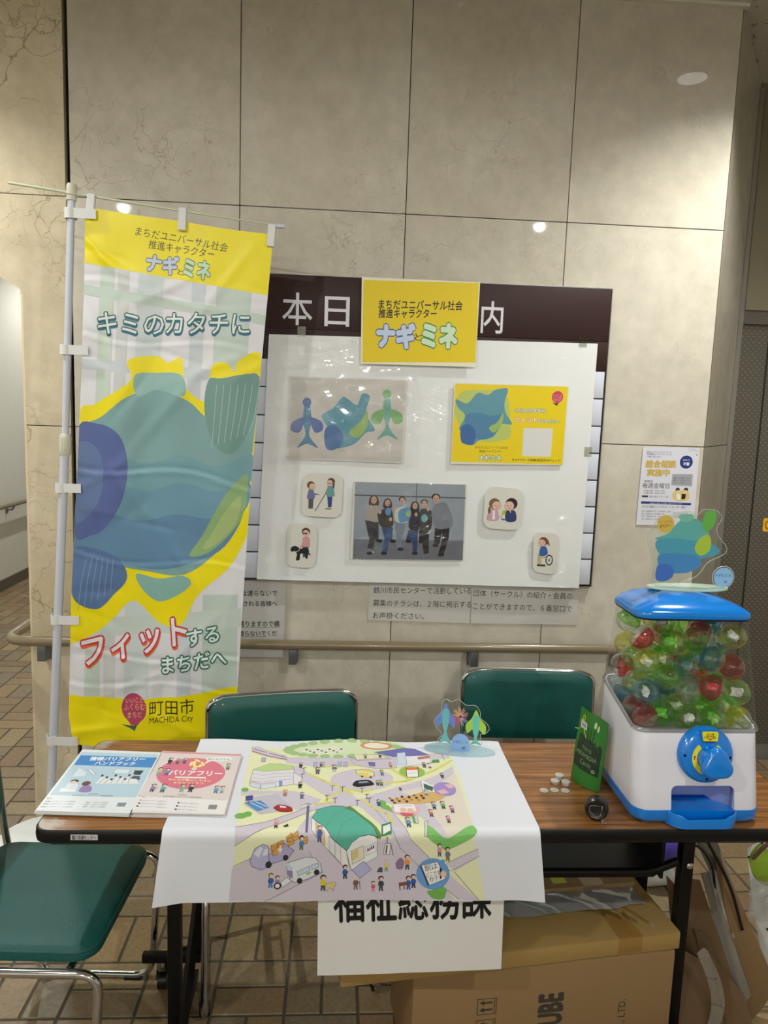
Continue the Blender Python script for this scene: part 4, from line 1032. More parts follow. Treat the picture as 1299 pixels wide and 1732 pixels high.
('L',(140,95,40),0.8,[(242,472),(246,476),(257,474)],0),
('P',(222,168,80),[(271,444),(282,436),(286,442),(285,450),(274,455)],0),
('L',(60,60,70),0.7,[(271,444),(282,436),(286,442),(285,450),(274,455),(271,444)],0),
('L',(140,95,40),0.8,[(271,444),(275,445),(286,442)],0),
('P',(222,168,80),[(283,440),(295,432),(299,444),(298,448),(286,453)],0),
('L',(60,60,70),0.7,[(283,440),(295,432),(299,444),(298,448),(286,453),(283,440)],0),
('L',(140,95,40),0.8,[(283,440),(287,442),(299,444)],0),
('P',(222,168,80),[(304,447),(316,442),(319,449),(318,457),(307,462)],0),
('L',(60,60,70),0.7,[(304,447),(316,442),(319,449),(318,457),(307,462),(304,447)],0),
('L',(140,95,40),0.8,[(304,447),(308,451),(319,449)],0),
('P',(222,168,80),[(274,449),(285,445),(289,451),(288,459),(276,464)],0),
('L',(60,60,70),0.7,[(274,449),(285,445),(289,451),(288,459),(276,464),(274,449)],0),
('L',(140,95,40),0.8,[(274,449),(277,454),(289,451)],0),
('P',(228,234,240),[(274,509),(280,502),(316,490),(337,492),(349,507),(352,525),(322,542),(296,550),(285,544)],0),
('L',(60,60,70),1,[(274,509),(280,502),(316,490),(337,492),(349,507),(352,525),(322,542),(296,550),(285,544),(274,509)],0),
('P',(200,214,228),[(264,504),(276,503),(289,516),(288,523)],0),
('P',(150,140,180),[(276,519),(289,523),(290,542),(277,531)],0),
('P',(205,218,236),[(299,524),(325,511),(326,522),(302,534)],0),
('L',(60,60,70),0.8,[(299,524),(325,511),(326,522),(302,534),(299,524)],0),
('P',(205,218,236),[(329,509),(343,504),(346,514),(331,519)],0),
('L',(60,60,70),0.8,[(329,509),(343,504),(346,514),(331,519),(329,509)],0),
('P',(165,205,90),[(318,528),(328,524),(329,528),(320,533)],0),
('E',(50,50,50),305,546,6,7,0,None),
('E',(50,50,50),341,526,6,7,0,None),
('P',(238,238,240),[(264,549),(277,537),(288,546),(269,561)],0),
('L',(60,60,70),0.8,[(264,549),(277,537),(288,546),(269,561),(264,549)],0),
('E',(110,165,225),596,530,36,36.1,1.2,(70,120,190)),
('P',(70,75,90),[(567,511),(571,509),(588,557),(584,558)],0),
('P',(250,250,250),[(570,510),(606,501),(624,541),(588,557)],0),
('L',(60,60,70),1,[(570,510),(606,501),(624,541),(588,557),(570,510)],0),
('T',(25,25,30),'駅は',(579,525),(607,517),(576,510),0,None,0,None),
('T',(25,25,30),'どこです',(582,539),(613,532),(580,527),0,None,0,None),
('T',(25,25,30),'か？',(589,550),(607,545),(587,538),0,None,0,None),
('L',(25,25,30),4,[(613,517),(613,540)],0),
('E',(245,205,180),619,530,7,8,0,None),
('E',(110,165,225),618,500,5,4,0,None),
('E',(235,240,250),615,489,3,3,0,None),
('F',305,473,32,(90,140,190),(80,120,90),(60,45,40),''),
('F',344,454,35,(60,100,180),(70,90,140),(120,100,90),''),
('F',259,484,25,(235,235,225),(200,200,190),(210,120,60),''),
('F',246,424,31.1,(225,140,170),(60,60,70),(225,140,170),''),
('F',243,562,35,(60,100,180),(90,130,190),(150,110,60),''),
('F',257,562,29,(175,130,180),(60,60,60),(60,45,45),''),
('F',356,571,38,(225,210,60),(70,80,110),(60,50,45),''),
('F',403,543,34,(60,100,180),(50,60,90),(40,35,40),''),
('F',427,569,34,(130,95,70),(110,115,125),(225,225,225),''),
('F',465,574,26,(225,90,120),(220,140,160),(120,90,50),''),
('F',482,572,36,(70,74,80),(70,74,80),(50,40,45),''),
('F',493,525,29,(220,215,110),(130,160,130),(205,205,205),''),
('F',539,520,35,(240,160,70),(60,80,90),(120,75,50),''),
('F',542,568,33,(60,100,180),(70,90,140),(60,50,45),''),
('F',553,564,33,(60,100,180),(50,60,80),(50,45,45),''),
('F',611,489,30.1,(225,150,165),(90,95,120),(60,50,50),''),
('F',629,500,33.1,(120,120,130),(110,120,90),(60,50,50),''),
('F',544,422,38.2,(110,160,210),(70,80,100),(110,90,60),''),
('F',481,343,29,(60,100,180),(60,60,90),(50,45,45),''),
('F',652,210,28.3,(70,80,110),(60,60,80),(50,45,45),''),
('F',297,310,31.1,(110,120,180),(90,90,120),(120,110,100),''),
('F',256,299,32.1,(225,150,90),(120,120,120),(150,100,60),''),
('F',331,192,37.1,(120,110,120),(90,90,100),(60,50,50),''),
('F',374,181,39,(110,120,150),(200,200,190),(60,50,50),''),
('F',497,199,31.1,(110,160,150),(80,90,110),(60,50,50),''),
('F',612,153,30.1,(90,90,100),(90,90,100),(60,50,50),''),
('F',626,156,30.1,(240,240,240),(120,120,120),(60,50,50),''),
('F',286,158,29.1,(50,50,55),(50,50,55),(50,45,45),''),
('F',339,153,24,(110,100,110),(70,70,80),(60,50,50),''),
('F',612,353,32.2,(110,150,200),(60,60,70),(120,80,50),''),
('F',634,351,33.2,(120,180,110),(60,80,60),(60,50,50),''),
('F',653,368,30.4,(190,120,170),(60,60,70),(90,60,50),''),
('F',601,383,30.3,(210,130,90),(60,60,70),(90,60,50),''),
('F',638,407,28.3,(200,130,160),(60,60,70),(90,60,50),''),
('F',290,261,31.1,(50,50,58),(50,50,58),(50,45,45),''),
('F',492,250,30,(110,170,110),(60,60,70),(110,80,50),''),
('F',483,250,27,(90,110,130),(60,60,70),(60,50,50),''),
('F',522,154,27.1,(225,150,90),(120,120,120),(60,50,50),''),
('F',601,295,30.3,(200,205,215),(120,120,130),(60,60,70),''),
('F',538,272,19.1,(90,90,95),(90,90,95),(50,45,45),''),
('F',457,107,25,(110,160,110),(60,60,60),(60,50,50),''),
('F',497,102,25,(60,60,60),(60,60,60),(60,50,50),''),
('E',(50,50,55),258,557,8,8.1,0,None),
('E',(235,235,235),258,557,5,5.1,0,None),
('P',(228,210,150),[(363,555),(376,550),(384,552),(381,562),(379,572),(374,565),(368,565),(366,572),(361,568)],1),
('L',(60,60,70),0.6,[(363,555),(376,550),(384,552),(381,562),(379,572),(374,565),(368,565),(366,572),(361,568),(363,555)],1),
('P',(60,50,45),[(262,417),(272,409),(274,419),(265,421)],0),
('L',(70,70,80),1.5,[(435,548),(437,569)],0),
('P',(90,90,110),[(472,526),(478,514),(485,516),(485,527)],0),
('P',(150,120,160),[(514,505),(523,493),(531,499),(529,517),(517,518)],1),
('L',(60,60,70),0.6,[(514,505),(523,493),(531,499),(529,517),(517,518),(514,505)],1),
('P',(150,80,50),[(521,552),(538,549),(541,556),(522,560)],0),
('L',(60,60,70),0.6,[(521,552),(538,549),(541,556),(522,560),(521,552)],0),
('L',(90,50,30),2,[(523,560),(524,569)],0),
('L',(90,50,30),2,[(533,559),(533,567)],0),
],
'hanging': [
('T',(20,20,22),'福祉総務課',(37.5,160),(395.5,157),(33.5,61),0.02,None,0,None),
],
'table_tag': [
('T',(25,25,30),'鶴川保健センター',(3.4,11.4),(57.3,11.4),(3.4,1.3),0.01,None,0,None),
],
}
# ------------------------------------------------------------------ setting: stone wall, return, lift door, corridor, floor, ceiling
ST_W = stone('warm_veined_stone', (218, 206, 180), (202, 187, 156), (120, 92, 60), warm=2.2, rough=.05)
ST_G = stone('grey_beige_stone', (214, 208, 193), (202, 194, 177), (130, 112, 88), warm=.6, rough=.02)
GROUT = mat('dark_joint', (92, 80, 62), .9)
X0, PW, ZJ = -.9816, .6, [0, .732, 1.543, 2.354, CEIL]
wb = mesh('wall_back', *(lambda v: (v, [(0, 1, 2, 3)]))([(-.978, .012, 0), (1.418, .012, 0), (1.418, .012, CEIL), (-.978, .012, CEIL)]), GROUT)
tag(wb, 'polished beige stone wall behind the table', 'wall', kind='structure')
def plane_y(y): return lambda x, z, d: Vector((x, y + d, z))
g = .0016
for i in range(4):
    for j in range(4):
        xa, xb = X0 + PW * i + (.006 if i == 0 else g), X0 + PW * (i + 1) - g
        prism('stone_panel', [(xa, ZJ[j] + g), (xb, ZJ[j] + g), (xb, ZJ[j + 1] - g), (xa, ZJ[j + 1] - g)], plane_y(0), .012, ST_G, wb, bev=.0008)
# pier and header at the left, with the corridor opening
wl = mesh('wall_left', [(-1.158, .02, 0), (-.99, .02, 0), (-.99, .02, CEIL), (-1.158, .02, CEIL), (-2.9, .02, 2.36), (-1.158, .02, 2.36), (-2.9, .02, CEIL)], [(0, 1, 2, 3), (4, 5, 3, 6)], GROUT)
tag(wl, 'warm veined stone pier and header beside the corridor opening', 'wall', kind='structure')
xe = -1.1635
for (za, zb) in ((0, .732), (.732, 1.543)):
    prism('stone_panel', [(xe + .012, za + g), (-.9916, za + g), (-.9916, zb - g), (xe + .012, zb - g)], plane_y(0), .02, ST_W, wl, bev=.0006)
prism('stone_panel', [(xe + .012, 1.543 + g), (-.9916, 1.543 + g), (-.9916, 2.354 - g), (-1.74, 2.354 - g), (-1.70, 2.33), (xe, 2.03), (xe + .012, 2.01)], plane_y(0), .02, ST_W, wl)
for xa, xb in ((-1.5816, -.9916), (-2.1816, -1.5848), (-2.9, -2.1848)):
    prism('stone_panel', [(xa + g, 2.354 + g), (xb - g, 2.354 + g), (xb - g, CEIL), (xa + g, CEIL)], plane_y(0), .02, ST_W, wl)
prism('stone_panel', [(-2.9, 2.33), (-1.70, 2.33), (-1.74, 2.352), (-2.9, 2.352)], plane_y(0), .02, ST_W, wl)
STJ = mat('pale_jamb_stone', (226, 208, 172), .35)
vs = [(xe, .012, 0), (xe + .0125, .0005, 0), (xe + .0125, .0005, 2.012), (xe, .012, 2.02), (xe, .16, 0), (xe, .16, 2.02)]
mesh('jamb', vs, [(0, 1, 2, 3), (4, 0, 3, 5)], STJ, wl)
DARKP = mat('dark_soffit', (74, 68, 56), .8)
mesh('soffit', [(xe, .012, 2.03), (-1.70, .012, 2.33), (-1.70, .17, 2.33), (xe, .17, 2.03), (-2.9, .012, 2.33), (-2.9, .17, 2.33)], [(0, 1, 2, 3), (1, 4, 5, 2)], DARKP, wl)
# slanted return wall to the lift
ws0, ws1 = Vector((1.4184, 0, 0)), Vector((1.805, .545, 0)); wd = (ws1 - ws0); wn = Vector((wd.y, -wd.x, 0)).normalized() * -1
wr = mesh('wall_right', [ws0 + wn * -.012 * -1 + Vector((0, .012, 0)), ws1 + Vector((0, .012, 0)), ws1 + Vector((0, .012, CEIL)), ws0 + Vector((0, .012, CEIL))], [(0, 1, 2, 3)], GROUT)
tag(wr, 'slanted stone return wall between the stone wall and the lift', 'wall', kind='structure')
ST_R = stone('return_stone', (200, 193, 176), (186, 177, 158), (120, 100, 76), warm=.5)
for za, zb in ((0, .732), (.732, 1.543), (1.543, CEIL)):
    def fr(x, z, d): return ws0 + wd * x + Vector((0, d, 0)) + Vector((0, 0, z))
    prism('stone_panel', [(.002, za + g), (.998, za + g), (.998, zb - g), (.002, zb - g)], fr, .012, ST_R, wr)
# lift wall, frame and door
we = mesh('wall_lift', [(1.8, .56, 2.16), (3.1, .56, 2.16), (4.2, .56, 2.16), (4.2, .56, CEIL), (1.8, .56, CEIL), (3.1, .56, 0), (4.2, .56, 0)], [(0, 1, 2, 3, 4), (5, 6, 2, 1)], mat('lift_wall', (132, 124, 100), .6, noise=.08, nscale=3))
tag(we, 'dull grey-beige wall over the lift door', 'wall', kind='structure')
def steel_pattern():
    m = mat('embossed_steel', (150, 146, 140), .38, metal=.85); nt = m.node_tree; b = nt.nodes['Principled BSDF']; L = nt.links.new
    tc = node(nt, 'ShaderNodeTexCoord'); sx = node(nt, 'ShaderNodeSeparateXYZ'); L(tc.outputs['Object'], sx.inputs[0])
    def M(op, a, b_=None, c=None):
        n = node(nt, 'ShaderNodeMath', operation=op)
        for i, v in enumerate((a, b_, c)):
            if v is None: continue
            if isinstance(v, (int, float)): n.inputs[i].default_value = v
            else: L(v, n.inputs[i])
        return n.outputs[0]
    v = M('DIVIDE', sx.outputs['Z'], .0136); row = M('FLOOR', v); odd = M('MODULO', M('ABSOLUTE', row), 2.0)
    u = M('ADD', M('DIVIDE', sx.outputs['X'], .0268), M('MULTIPLY', odd, .5)); fu = M('ABSOLUTE', M('SUBTRACT', M('FRACT', u), .5)); fv = M('ABSOLUTE', M('SUBTRACT', M('FRACT', v), .5))
    d = M('ADD', M('MULTIPLY', fu, 3.4), M('MULTIPLY', fv, 3.2)); hgt = node(nt, 'ShaderNodeMapRange'); hgt.inputs['From Min'].default_value = .5; hgt.inputs['From Max'].default_value = 1.0; hgt.inputs['To Min'].default_value = 1; hgt.inputs['To Max'].default_value = 0; L(d, hgt.inputs['Value'])
    bp = node(nt, 'ShaderNodeBump', Strength=.5, Distance=.0008); L(hgt.outputs[0], bp.inputs['Height']); L(bp.outputs[0], b.inputs['Normal'])
    mx = node(nt, 'ShaderNodeMix', data_type='RGBA'); mx.inputs[6].default_value = lin((128, 123, 114)); mx.inputs[7].default_value = lin((168, 164, 156)); L(hgt.outputs[0], mx.inputs[0]); L(mx.outputs[2], b.inputs['Base Color'])
    return m
STEEL = mat('brushed_steel', (170, 168, 162), .3, metal=.9)
d1 = box('door_1', 1.835, 3.1, .6, .63, .0, 2.1, steel_pattern()); tag(d1, 'embossed stainless steel lift door at the right edge', 'door', kind='structure')
box('frame_post', 1.80, 1.822, .535, .6, 0, CEIL - .03, STEEL, d1); box('frame_post', 1.822, 1.838, .56, .6, 0, CEIL - .03, mat('dull_steel', (105, 104, 102), .4, metal=.7), d1)
box('door_header', 1.83, 3.1, .57, .6, 2.1, 2.165, mat('header_steel', (120, 112, 104), .4, metal=.6), d1)
box('door_seam', 1.985, 1.992, .597, .6005, .012, 2.09, mat('seam_dark', (40, 38, 36), .5), d1)
box('kick_strip', 1.838, 3.1, .594, .6, .012, .05, STEEL, d1)
box('sill', 1.80, 3.1, .52, .6, .0, .012, STEEL, d1)
stk = thing('warning_sticker', 'yellow square sticker on the lift door at the right edge', 'sticker', (2.085, .598, 1.13))
prism('paper', rrect(2.05, 2.12, 1.13, 1.196, .01), plane_y(.5975), .001, mat('sticker_yellow', (238, 190, 40), .4), stk)
print_on('printed_matter', [('E', (200, 90, 30), 0, 0, 26, 26, 0, None), ('E', (240, 200, 60), 0, 0, 19, 19, 0, None)], lambda x, y, l: Vector((2.085 + x / 1000, .5972 - l, 1.163 - y / 1000)), inkmat('ink_flat'), stk)
# ceiling and cove strip
ROCK = mat('rockwool_ceiling', (206, 203, 190), .95, bump=.6, bscale=55, noise=.1, nscale=30)
ce = mesh('ceiling', [(-3.6, -7.2, CEIL), (4.2, -7.2, CEIL), (4.2, 7, CEIL), (-3.6, 7, CEIL)], [(0, 3, 2, 1)], ROCK); tag(ce, 'pale pitted acoustic ceiling', 'ceiling', kind='structure')
bmf = bmesh.new()
for _ in range(260):      # pits in the acoustic boards near the wall corner
    x, y = random.uniform(1.2, 2.6), random.uniform(-.5, .55); a = random.uniform(0, 3.14); L_ = random.uniform(.004, .016); w_ = random.uniform(.0015, .003)
    c_, s_ = math.cos(a), math.sin(a); bmf.faces.new([bmf.verts.new((x + c_ * u_ - s_ * v_, y + s_ * u_ + c_ * v_, CEIL - .0006)) for u_, v_ in ((-L_, -w_), (L_, -w_), (L_, w_), (-L_, w_))])
po = bm_obj('ceiling_pits', bmf, mat('pit_dark', (90, 84, 70), .95), ce); po['kind'] = 'stuff'
tr = box('trim_1', -2.9, 1.43, -.022, -.0, CEIL - .012, CEIL - .0005, mat('trim_white', (225, 222, 205), .5)); tag(tr, 'thin pale strip between wall and ceiling', 'trim', kind='structure')
# corridor wall and the rest of the hall
PLAS = mat('white_plaster', (214, 212, 202), .8, noise=.03, bump=.2, bscale=120)
wc = mesh('wall_corridor', [(-2.9, -7.2, 0), (-2.9, 7, 0), (-2.9, 7, CEIL), (-2.9, -7.2, CEIL)], [(0, 1, 2, 3)], PLAS); tag(wc, 'white plaster corridor wall with a handrail', 'wall', kind='structure')
wk = mesh('wall_end', [(-2.9, 6.9, 0), (4.2, 6.9, 0), (4.2, 6.9, CEIL), (-2.9, 6.9, CEIL)], [(0, 1, 2, 3)], PLAS); tag(wk, 'white plaster wall at the far end of the corridor', 'wall', kind='structure')
w2 = mesh('wall_front', [(-2.9, -7.2, 0), (4.2, -7.2, 0), (4.2, -7.2, CEIL), (-2.9, -7.2, CEIL)], [(0, 1, 2, 3)], mat('hall_wall', (222, 218, 208), .7)); tag(w2, 'beige hall wall facing the stone wall', 'wall', kind='structure')
w3 = mesh('wall_side', [(4.2, -7.2, 0), (4.2, 7, 0), (4.2, 7, CEIL), (4.2, -7.2, CEIL)], [(0, 1, 2, 3)], mat('hall_wall', (222, 218, 208), .7)); tag(w3, 'beige hall wall past the lift', 'wall', kind='structure')
w4 = mesh('wall_inner', [(-1.0, .17, 0), (-1.0, 6.9, 0), (-1.0, 6.9, CEIL), (-1.0, .17, CEIL), (xe, .16, 0), (xe, .16, CEIL)], [(0, 1, 2, 3), (4, 0, 3, 5)], PLAS); tag(w4, 'white corridor wall behind the stone pier', 'wall', kind='structure')
bl = box('baseboard_corridor', -2.9, -2.888, .2, 6.9, 0, .1, mat('dark_base', (96, 88, 74), .5)); tag(bl, 'dark skirting along the corridor wall', 'baseboard', kind='structure')
# floor tiles: basket weave of 100 x 200 mm tiles, laid on a dark grout bed
fl = mesh('floor', [(-3.6, -7.2, 0), (4.2, -7.2, 0), (4.2, 7, 0), (-3.6, 7, 0)], [(0, 1, 2, 3)], mat('floor_grout', (86, 80, 68), .9)); tag(fl, 'floor of brown and grey-beige stoneware tiles in basket weave', 'floor', kind='structure')
def tilemat():
    m = bpy.data.materials.new('stoneware_tile'); m.use_nodes = True; nt = m.node_tree; b = nt.nodes['Principled BSDF']; L = nt.links.new
    oi = node(nt, 'ShaderNodeObjectInfo'); geo = node(nt, 'ShaderNodeNewGeometry'); at = node(nt, 'ShaderNodeAttribute', attribute_name='ink')
    n = node(nt, 'ShaderNodeTexNoise', Scale=90.0, Detail=5.0, Roughness=.7); L(geo.outputs['Position'], n.inputs['Vector'])
    n2 = node(nt, 'ShaderNodeTexNoise', Scale=7.0, Detail=3.0); L(geo.outputs['Position'], n2.inputs['Vector'])
    r = node(nt, 'ShaderNodeMapRange'); r.inputs['From Min'].default_value = .3; r.inputs['From Max'].default_value = .7; r.inputs['To Min'].default_value = .72; r.inputs['To Max'].default_value = 1.2; L(n.outputs['Fac'], r.inputs['Value'])
    cr = node(nt, 'ShaderNodeValToRGB'); e = cr.color_ramp.elements; e[0].position = 0; e[0].color = lin((142, 116, 84)); e[1].position = 1; e[1].color = lin((156, 136, 98))
    for p_, c_ in ((.25, (126, 107, 84)), (.5, (150, 126, 90)), (.75, (124, 112, 92))): q = e.new(p_); q.color = lin(c_)
    L(oi.outputs['Random'], cr.inputs[0]); v = node(nt, 'ShaderNodeVectorMath', operation='SCALE'); L(cr.outputs[0], v.inputs[0]); L(r.outputs[0], v.inputs['Scale'])
    L(v.outputs[0], b.inputs['Base Color']); bp = node(nt, 'ShaderNodeBump', Strength=.5, Distance=.0015); L(n.outputs['Fac'], bp.inputs['Height']); L(bp.outputs[0], b.inputs['Normal'])
    b.inputs['Roughness'].default_value = .42; return m
TILE = tilemat()
def tile_me(w, d):
    bm = bmesh.new(); add_box(bm, .004, w - .004, .004, d - .004, -.004, .003)
    es = [e for e in bm.edges if all(v.co.z > 0 for v in e.verts)]; bmesh.ops.bevel(bm, geom=es, offset=.0018, segments=1, affect='EDGES')
    me = bpy.data.meshes.new('floor_tile'); bm.to_mesh(me); bm.free(); me.materials.append(TILE); return me
TM = {0: tile_me(.2, .1), 1: tile_me(.1, .2)}
def seen(x, y):
    d = Vector((x, y, 0)) - CAM_POS; z = d.dot(fw)
    if z < .3: return None
    px, py = 649.5 + 1233.2 * d.dot(r2) / z, 866 - 1233.2 * d.dot(u2) / z
    return (px, py, z)
spotsT = []; rest = []
for i in range(-18, 22):
    for j in range(-20, 34):
        cx, cy = -.11 + .2 * i, -.58 + .2 * j
        for k in (0, 1):
            hz = (i + j) % 2 == 1
            x, y, w_, d_, kk = (cx, cy + .1 * k, .2, .1, 0) if hz else (cx + .1 * k, cy, .1, .2, 1)
            mx_, my_ = x + w_ / 2, y + d_ / 2
            if mx_ < -2.9 or my_ > 6.8: continue
            if my_ > 0.02 and -1.05 < mx_ < 1.5: continue
            if my_ > .62 and mx_ > 1.4: continue
            s_ = seen(mx_, my_); vis = False
            if s_ and -60 < s_[0] < 1360 and 880 < s_[1] < 1800:
                px, py, z = s_
                vis = (px < 60 and py > 930) or (py > 1440 and px < 720) or (px > 1090 and py > 1250) or (py > 1400 and px < 400)
            (spotsT if vis else rest).append((s_[2] if s_ else 99, x, y, kk))
spotsT.sort(); rest += spotsT[300:]; spotsT = spotsT[:300]
for z, x, y, kk in spotsT:
    o = bpy.data.objects.new('floor_tile', TM[kk]); COL.objects.link(o); o.parent = fl; o.location = (x, y, 0)
bm = bmesh.new()
for z, x, y, kk in rest:
    w_, d_ = (.2, .1) if kk == 0 else (.1, .2); add_box(bm, x + .004, x + w_ - .004, y + .004, y + d_ - .004, -.004, .003)
ro = bm_obj('floor_tile', bm, TILE, fl); ro['kind'] = 'stuff'
# downlights: recessed rings with a glowing lens
WHT = mat('white_enamel', (235, 235, 232), .35)
LENS = mat('lamp_lens', (255, 255, 250), .5); LENS.node_tree.nodes['Principled BSDF'].inputs['Emission Color'].default_value = (1, .98, .94, 1); LENS.node_tree.nodes['Principled BSDF'].inputs['Emission Strength'].default_value = 5
POS = ['over the stone wall right of the notice board', 'over the stone wall left of the banner', 'over the hall right of the camera', 'over the hall left of the camera', 'added as fill far back in the hall, right one', 'added as fill far back in the hall, left one', 'in the near part of the corridor', 'in the far part of the corridor']
for (lx, ly, lw, lc_, lb_), ps in zip(LIGHTS, POS):
    t = thing('ceiling_downlight', 'round recessed white ceiling downlight ' + ps, 'downlight', (lx, ly, CEIL), 0, 'ceiling downlights')
    rg = [[(lx + r_ * math.cos(a), ly + r_ * math.sin(a), z_) for a in [2 * math.pi * k / 32 for k in range(32)]] for r_, z_ in ((.085, CEIL - .001), (.084, CEIL - .004), (.072, CEIL - .004), (.062, CEIL - .0015))]
    loft('ring', rg, WHT, t, (0, 0))
    mesh('lens', [(lx + .062 * math.cos(2 * math.pi * k / 24), ly + .062 * math.sin(2 * math.pi * k / 24), CEIL - .0015) for k in range(24)], [tuple(range(24))], LENS, t, world=True)

# ------------------------------------------------------------------ handrails
RAIL = mat('taupe_rail', (134, 120, 94), .22, spec=.6, coat=.3); BRK = mat('grey_bracket', (120, 124, 126), .35, metal=.5)
hr = thing('handrail', 'taupe handrail along the stone wall, bent back round its left end', 'handrail', (0, -.07, .745))
tube('rail', fillet([(-1.225, .3, .745), (-1.225, -.07, .745), (1.22, -.07, .745), (1.22, -.02, .745)], .09, 8), .019, RAIL, hr, 16)
for bx in (-1.09, -.158, .542, 1.12):
    t_ = box('bracket', bx - .016, bx + .016, -.078, -.0005, .668, .732, BRK, hr, .004); box('bracket_plate', bx - .018, bx + .018, -.012, -.0005, .655, .735, BRK, hr, .002)
h2 = thing('handrail', 'taupe handrail on the white corridor wall seen through the opening', 'handrail', (-2.83, 2, .75))
tube('rail', [(-2.83, .4, .75), (-2.83, 6.6, .75)], .019, RAIL, h2, 12)
for by in (1.2, 2.4, 3.75, 5.0): 
    tube('bracket', [(-2.899, by, .70), (-2.85, by, .70), (-2.83, by, .735)], .008, BRK, h2, 8); box('bracket_plate', -2.9, -2.892, by - .02, by + .02, .67, .73, BRK, h2, .002)

# ------------------------------------------------------------------ notice board on the wall
nb = thing('notice_board', 'large events board with brown header and white plates, mostly covered by paper', 'notice board', (.27, -.001, .985))
BROWN = mat('board_brown', (54, 33, 30), .5, spec=.3); PLT = mat('plate_white', (214, 218, 230), .35); ALU = mat('board_edge', (150, 146, 140), .35, metal=.6)
box('backing_panel', -.452, 1.0, -.017, -.0005, .983, 2.118, mat('board_black', (24, 24, 26), .5), nb)
box('edge_strip', -.455, 1.003, -.021, -.0005, 2.118, 2.121, ALU, nb); box('edge_strip', 1.0, 1.003, -.021, -.0005, .983, 2.118, ALU, nb)
box('header', -.452, .9985, -.0205, -.017, 1.926, 2.117, BROWN, nb, .0006)
box('header', -.452, .9985, -.0205, -.017, 1.82, 1.923, BROWN, nb, .0006)
zt = 1.814
for r_ in range(8):
    za = zt - .1035 * (r_ + 1) + .005; box('name_plate', -.446, .994, -.0205, -.017, za, zt - .1035 * r_, PLT, nb, .0008)
print_on('lettering', [('T', (228, 226, 232), t_, (xa_, 177), (xb_, 177), (xa_, 61), .008, None, 0, None) for t_, xa_, xb_ in (('本', 231, 339), ('日', 385, 474), ('の', 525, 630), ('ご', 672, 772), ('案', 815, 925), ('内', 964, 1045))], lambda x, y, l: Vector((-.452 + x / 1000, -.0205 - l, 2.117 - y / 1000)), inkmat('ink_board', .4), nb)
# ------------------------------------------------------------------ papers on the board and wall
def yq(y, pts): return [(x, y, z) for x, z in pts]
# white glossy backing sheet, slightly buckled
wsx = lambda u, v: ((-.268 * (1 - u) + .9565 * u) * (1 - v) + (-.302 * (1 - u) + .949 * u) * v, (1.902 * (1 - u) + 1.917 * u) * (1 - v) + (.988 * (1 - u) + .979 * u) * v)
def wsy(u, v): return -.0275 - .0012 * math.sin(7 * u + 3 * v) - .0035 * max(0, v - .88) / .12 * (1 + .5 * math.sin(9 * u)) - .004 * max(0, .12 - u) / .12 * (.5 + .5 * math.sin(11 * v))
tw = thing('backing_sheet', 'large glossy white paper sheet taped over the notice board, carrying the prints', 'paper', (.33, -.03, .985))
N, Mv = 60, 45; vs = []; fs = []
for b_ in range(Mv + 1):
    for a_ in range(N + 1):
        u, v = a_ / N, b_ / Mv; x, z = wsx(u, v); vs.append((x, wsy(u, v), z))
for b_ in range(Mv):
    for a_ in range(N): k = b_ * (N + 1) + a_; fs.append((k, k + N + 1, k + N + 2, k + 1))
WP = mat('glossy_white_sheet', (236, 238, 238), .4, coat=.7, noise=.03, nscale=3)
_b = WP.node_tree.nodes['Principled BSDF']; _n = node(WP.node_tree, 'ShaderNodeTexNoise', Scale=5.0, Detail=4.0, Distortion=2.2); _g = node(WP.node_tree, 'ShaderNodeNewGeometry'); _p = node(WP.node_tree, 'ShaderNodeBump', Strength=1.0, Distance=.06)
WP.node_tree.links.new(_g.outputs['Position'], _n.inputs['Vector']); WP.node_tree.links.new(_n.outputs['Fac'], _p.inputs['Height']); WP.node_tree.links.new(_p.outputs[0], _b.inputs['Coat Normal'])
o = mesh('paper', vs, fs, WP, tw, smooth=True, world=True)
FILM = clearmat('wrinkled_film', (254, 254, 254), .045, rough=.07)
def film(name, x0, x1, z0, z1, y, amp, ph, parent, hole=None, st=.008):
    """clear plastic film with soft folds, lying over the prints"""
    nx, nz = int((x1 - x0) / st), int((z1 - z0) / st); s = math.sin; V, F = [], []
    for j in range(nz + 1):
        for i in range(nx + 1):
            x, z = x0 + (x1 - x0) * i / nx, z0 + (z1 - z0) * j / nz
            e = min(1, (x - x0) / .04, (x1 - x) / .04, (z - z0) / .04, (z1 - z) / .04); e = max(0, e)
            r_ = s(x * 31 + z * 62 + 2.2 * s(x * 17 + ph)) + .8 * s(z * 95 - x * 22 + 2.6 * s(z * 13 + ph * 2) + ph) + .5 * s(x * 88 + z * 40 + 3 * s(z * 23)); V.append((x, y - amp * e * (.9 + .4 * r_), z))
    for j in range(nz):
        for i in range(nx):
            k = j * (nx + 1) + i; x, z = x0 + (x1 - x0) * (i + .5) / nx, z0 + (z1 - z0) * (j + .5) / nz
            if not (hole and x > hole[0] and z > hole[1]): F.append((k, k + 1, k + nx + 2, k + nx + 1))
    return mesh(name, V, F, FILM, parent, smooth=True, world=True)
film('plastic_film', -.285, .30, 1.43, 1.895, -.0365, .0022, .7, tw, (.045, 1.80))
for x_, z_ in ((-.15, 1.905), (.9, 1.91), (.948, 1.5)):
    box('tape_piece', x_ - .015, x_ + .015, -.0302, -.0296, z_ - .008, z_ + .03, clearmat('clear_tape', (240, 240, 235), .05), tw)
sheet('laminated_sign', yq(-.042, [(.064, 2.117), (.497, 2.117), (.495, 1.812), (.069, 1.808)]), 426, 303, 'large yellow laminated sign with blue and green lettering over the board header', 'sign', ART['yellow_sign'], (238, 236, 210), .45, th=.001)
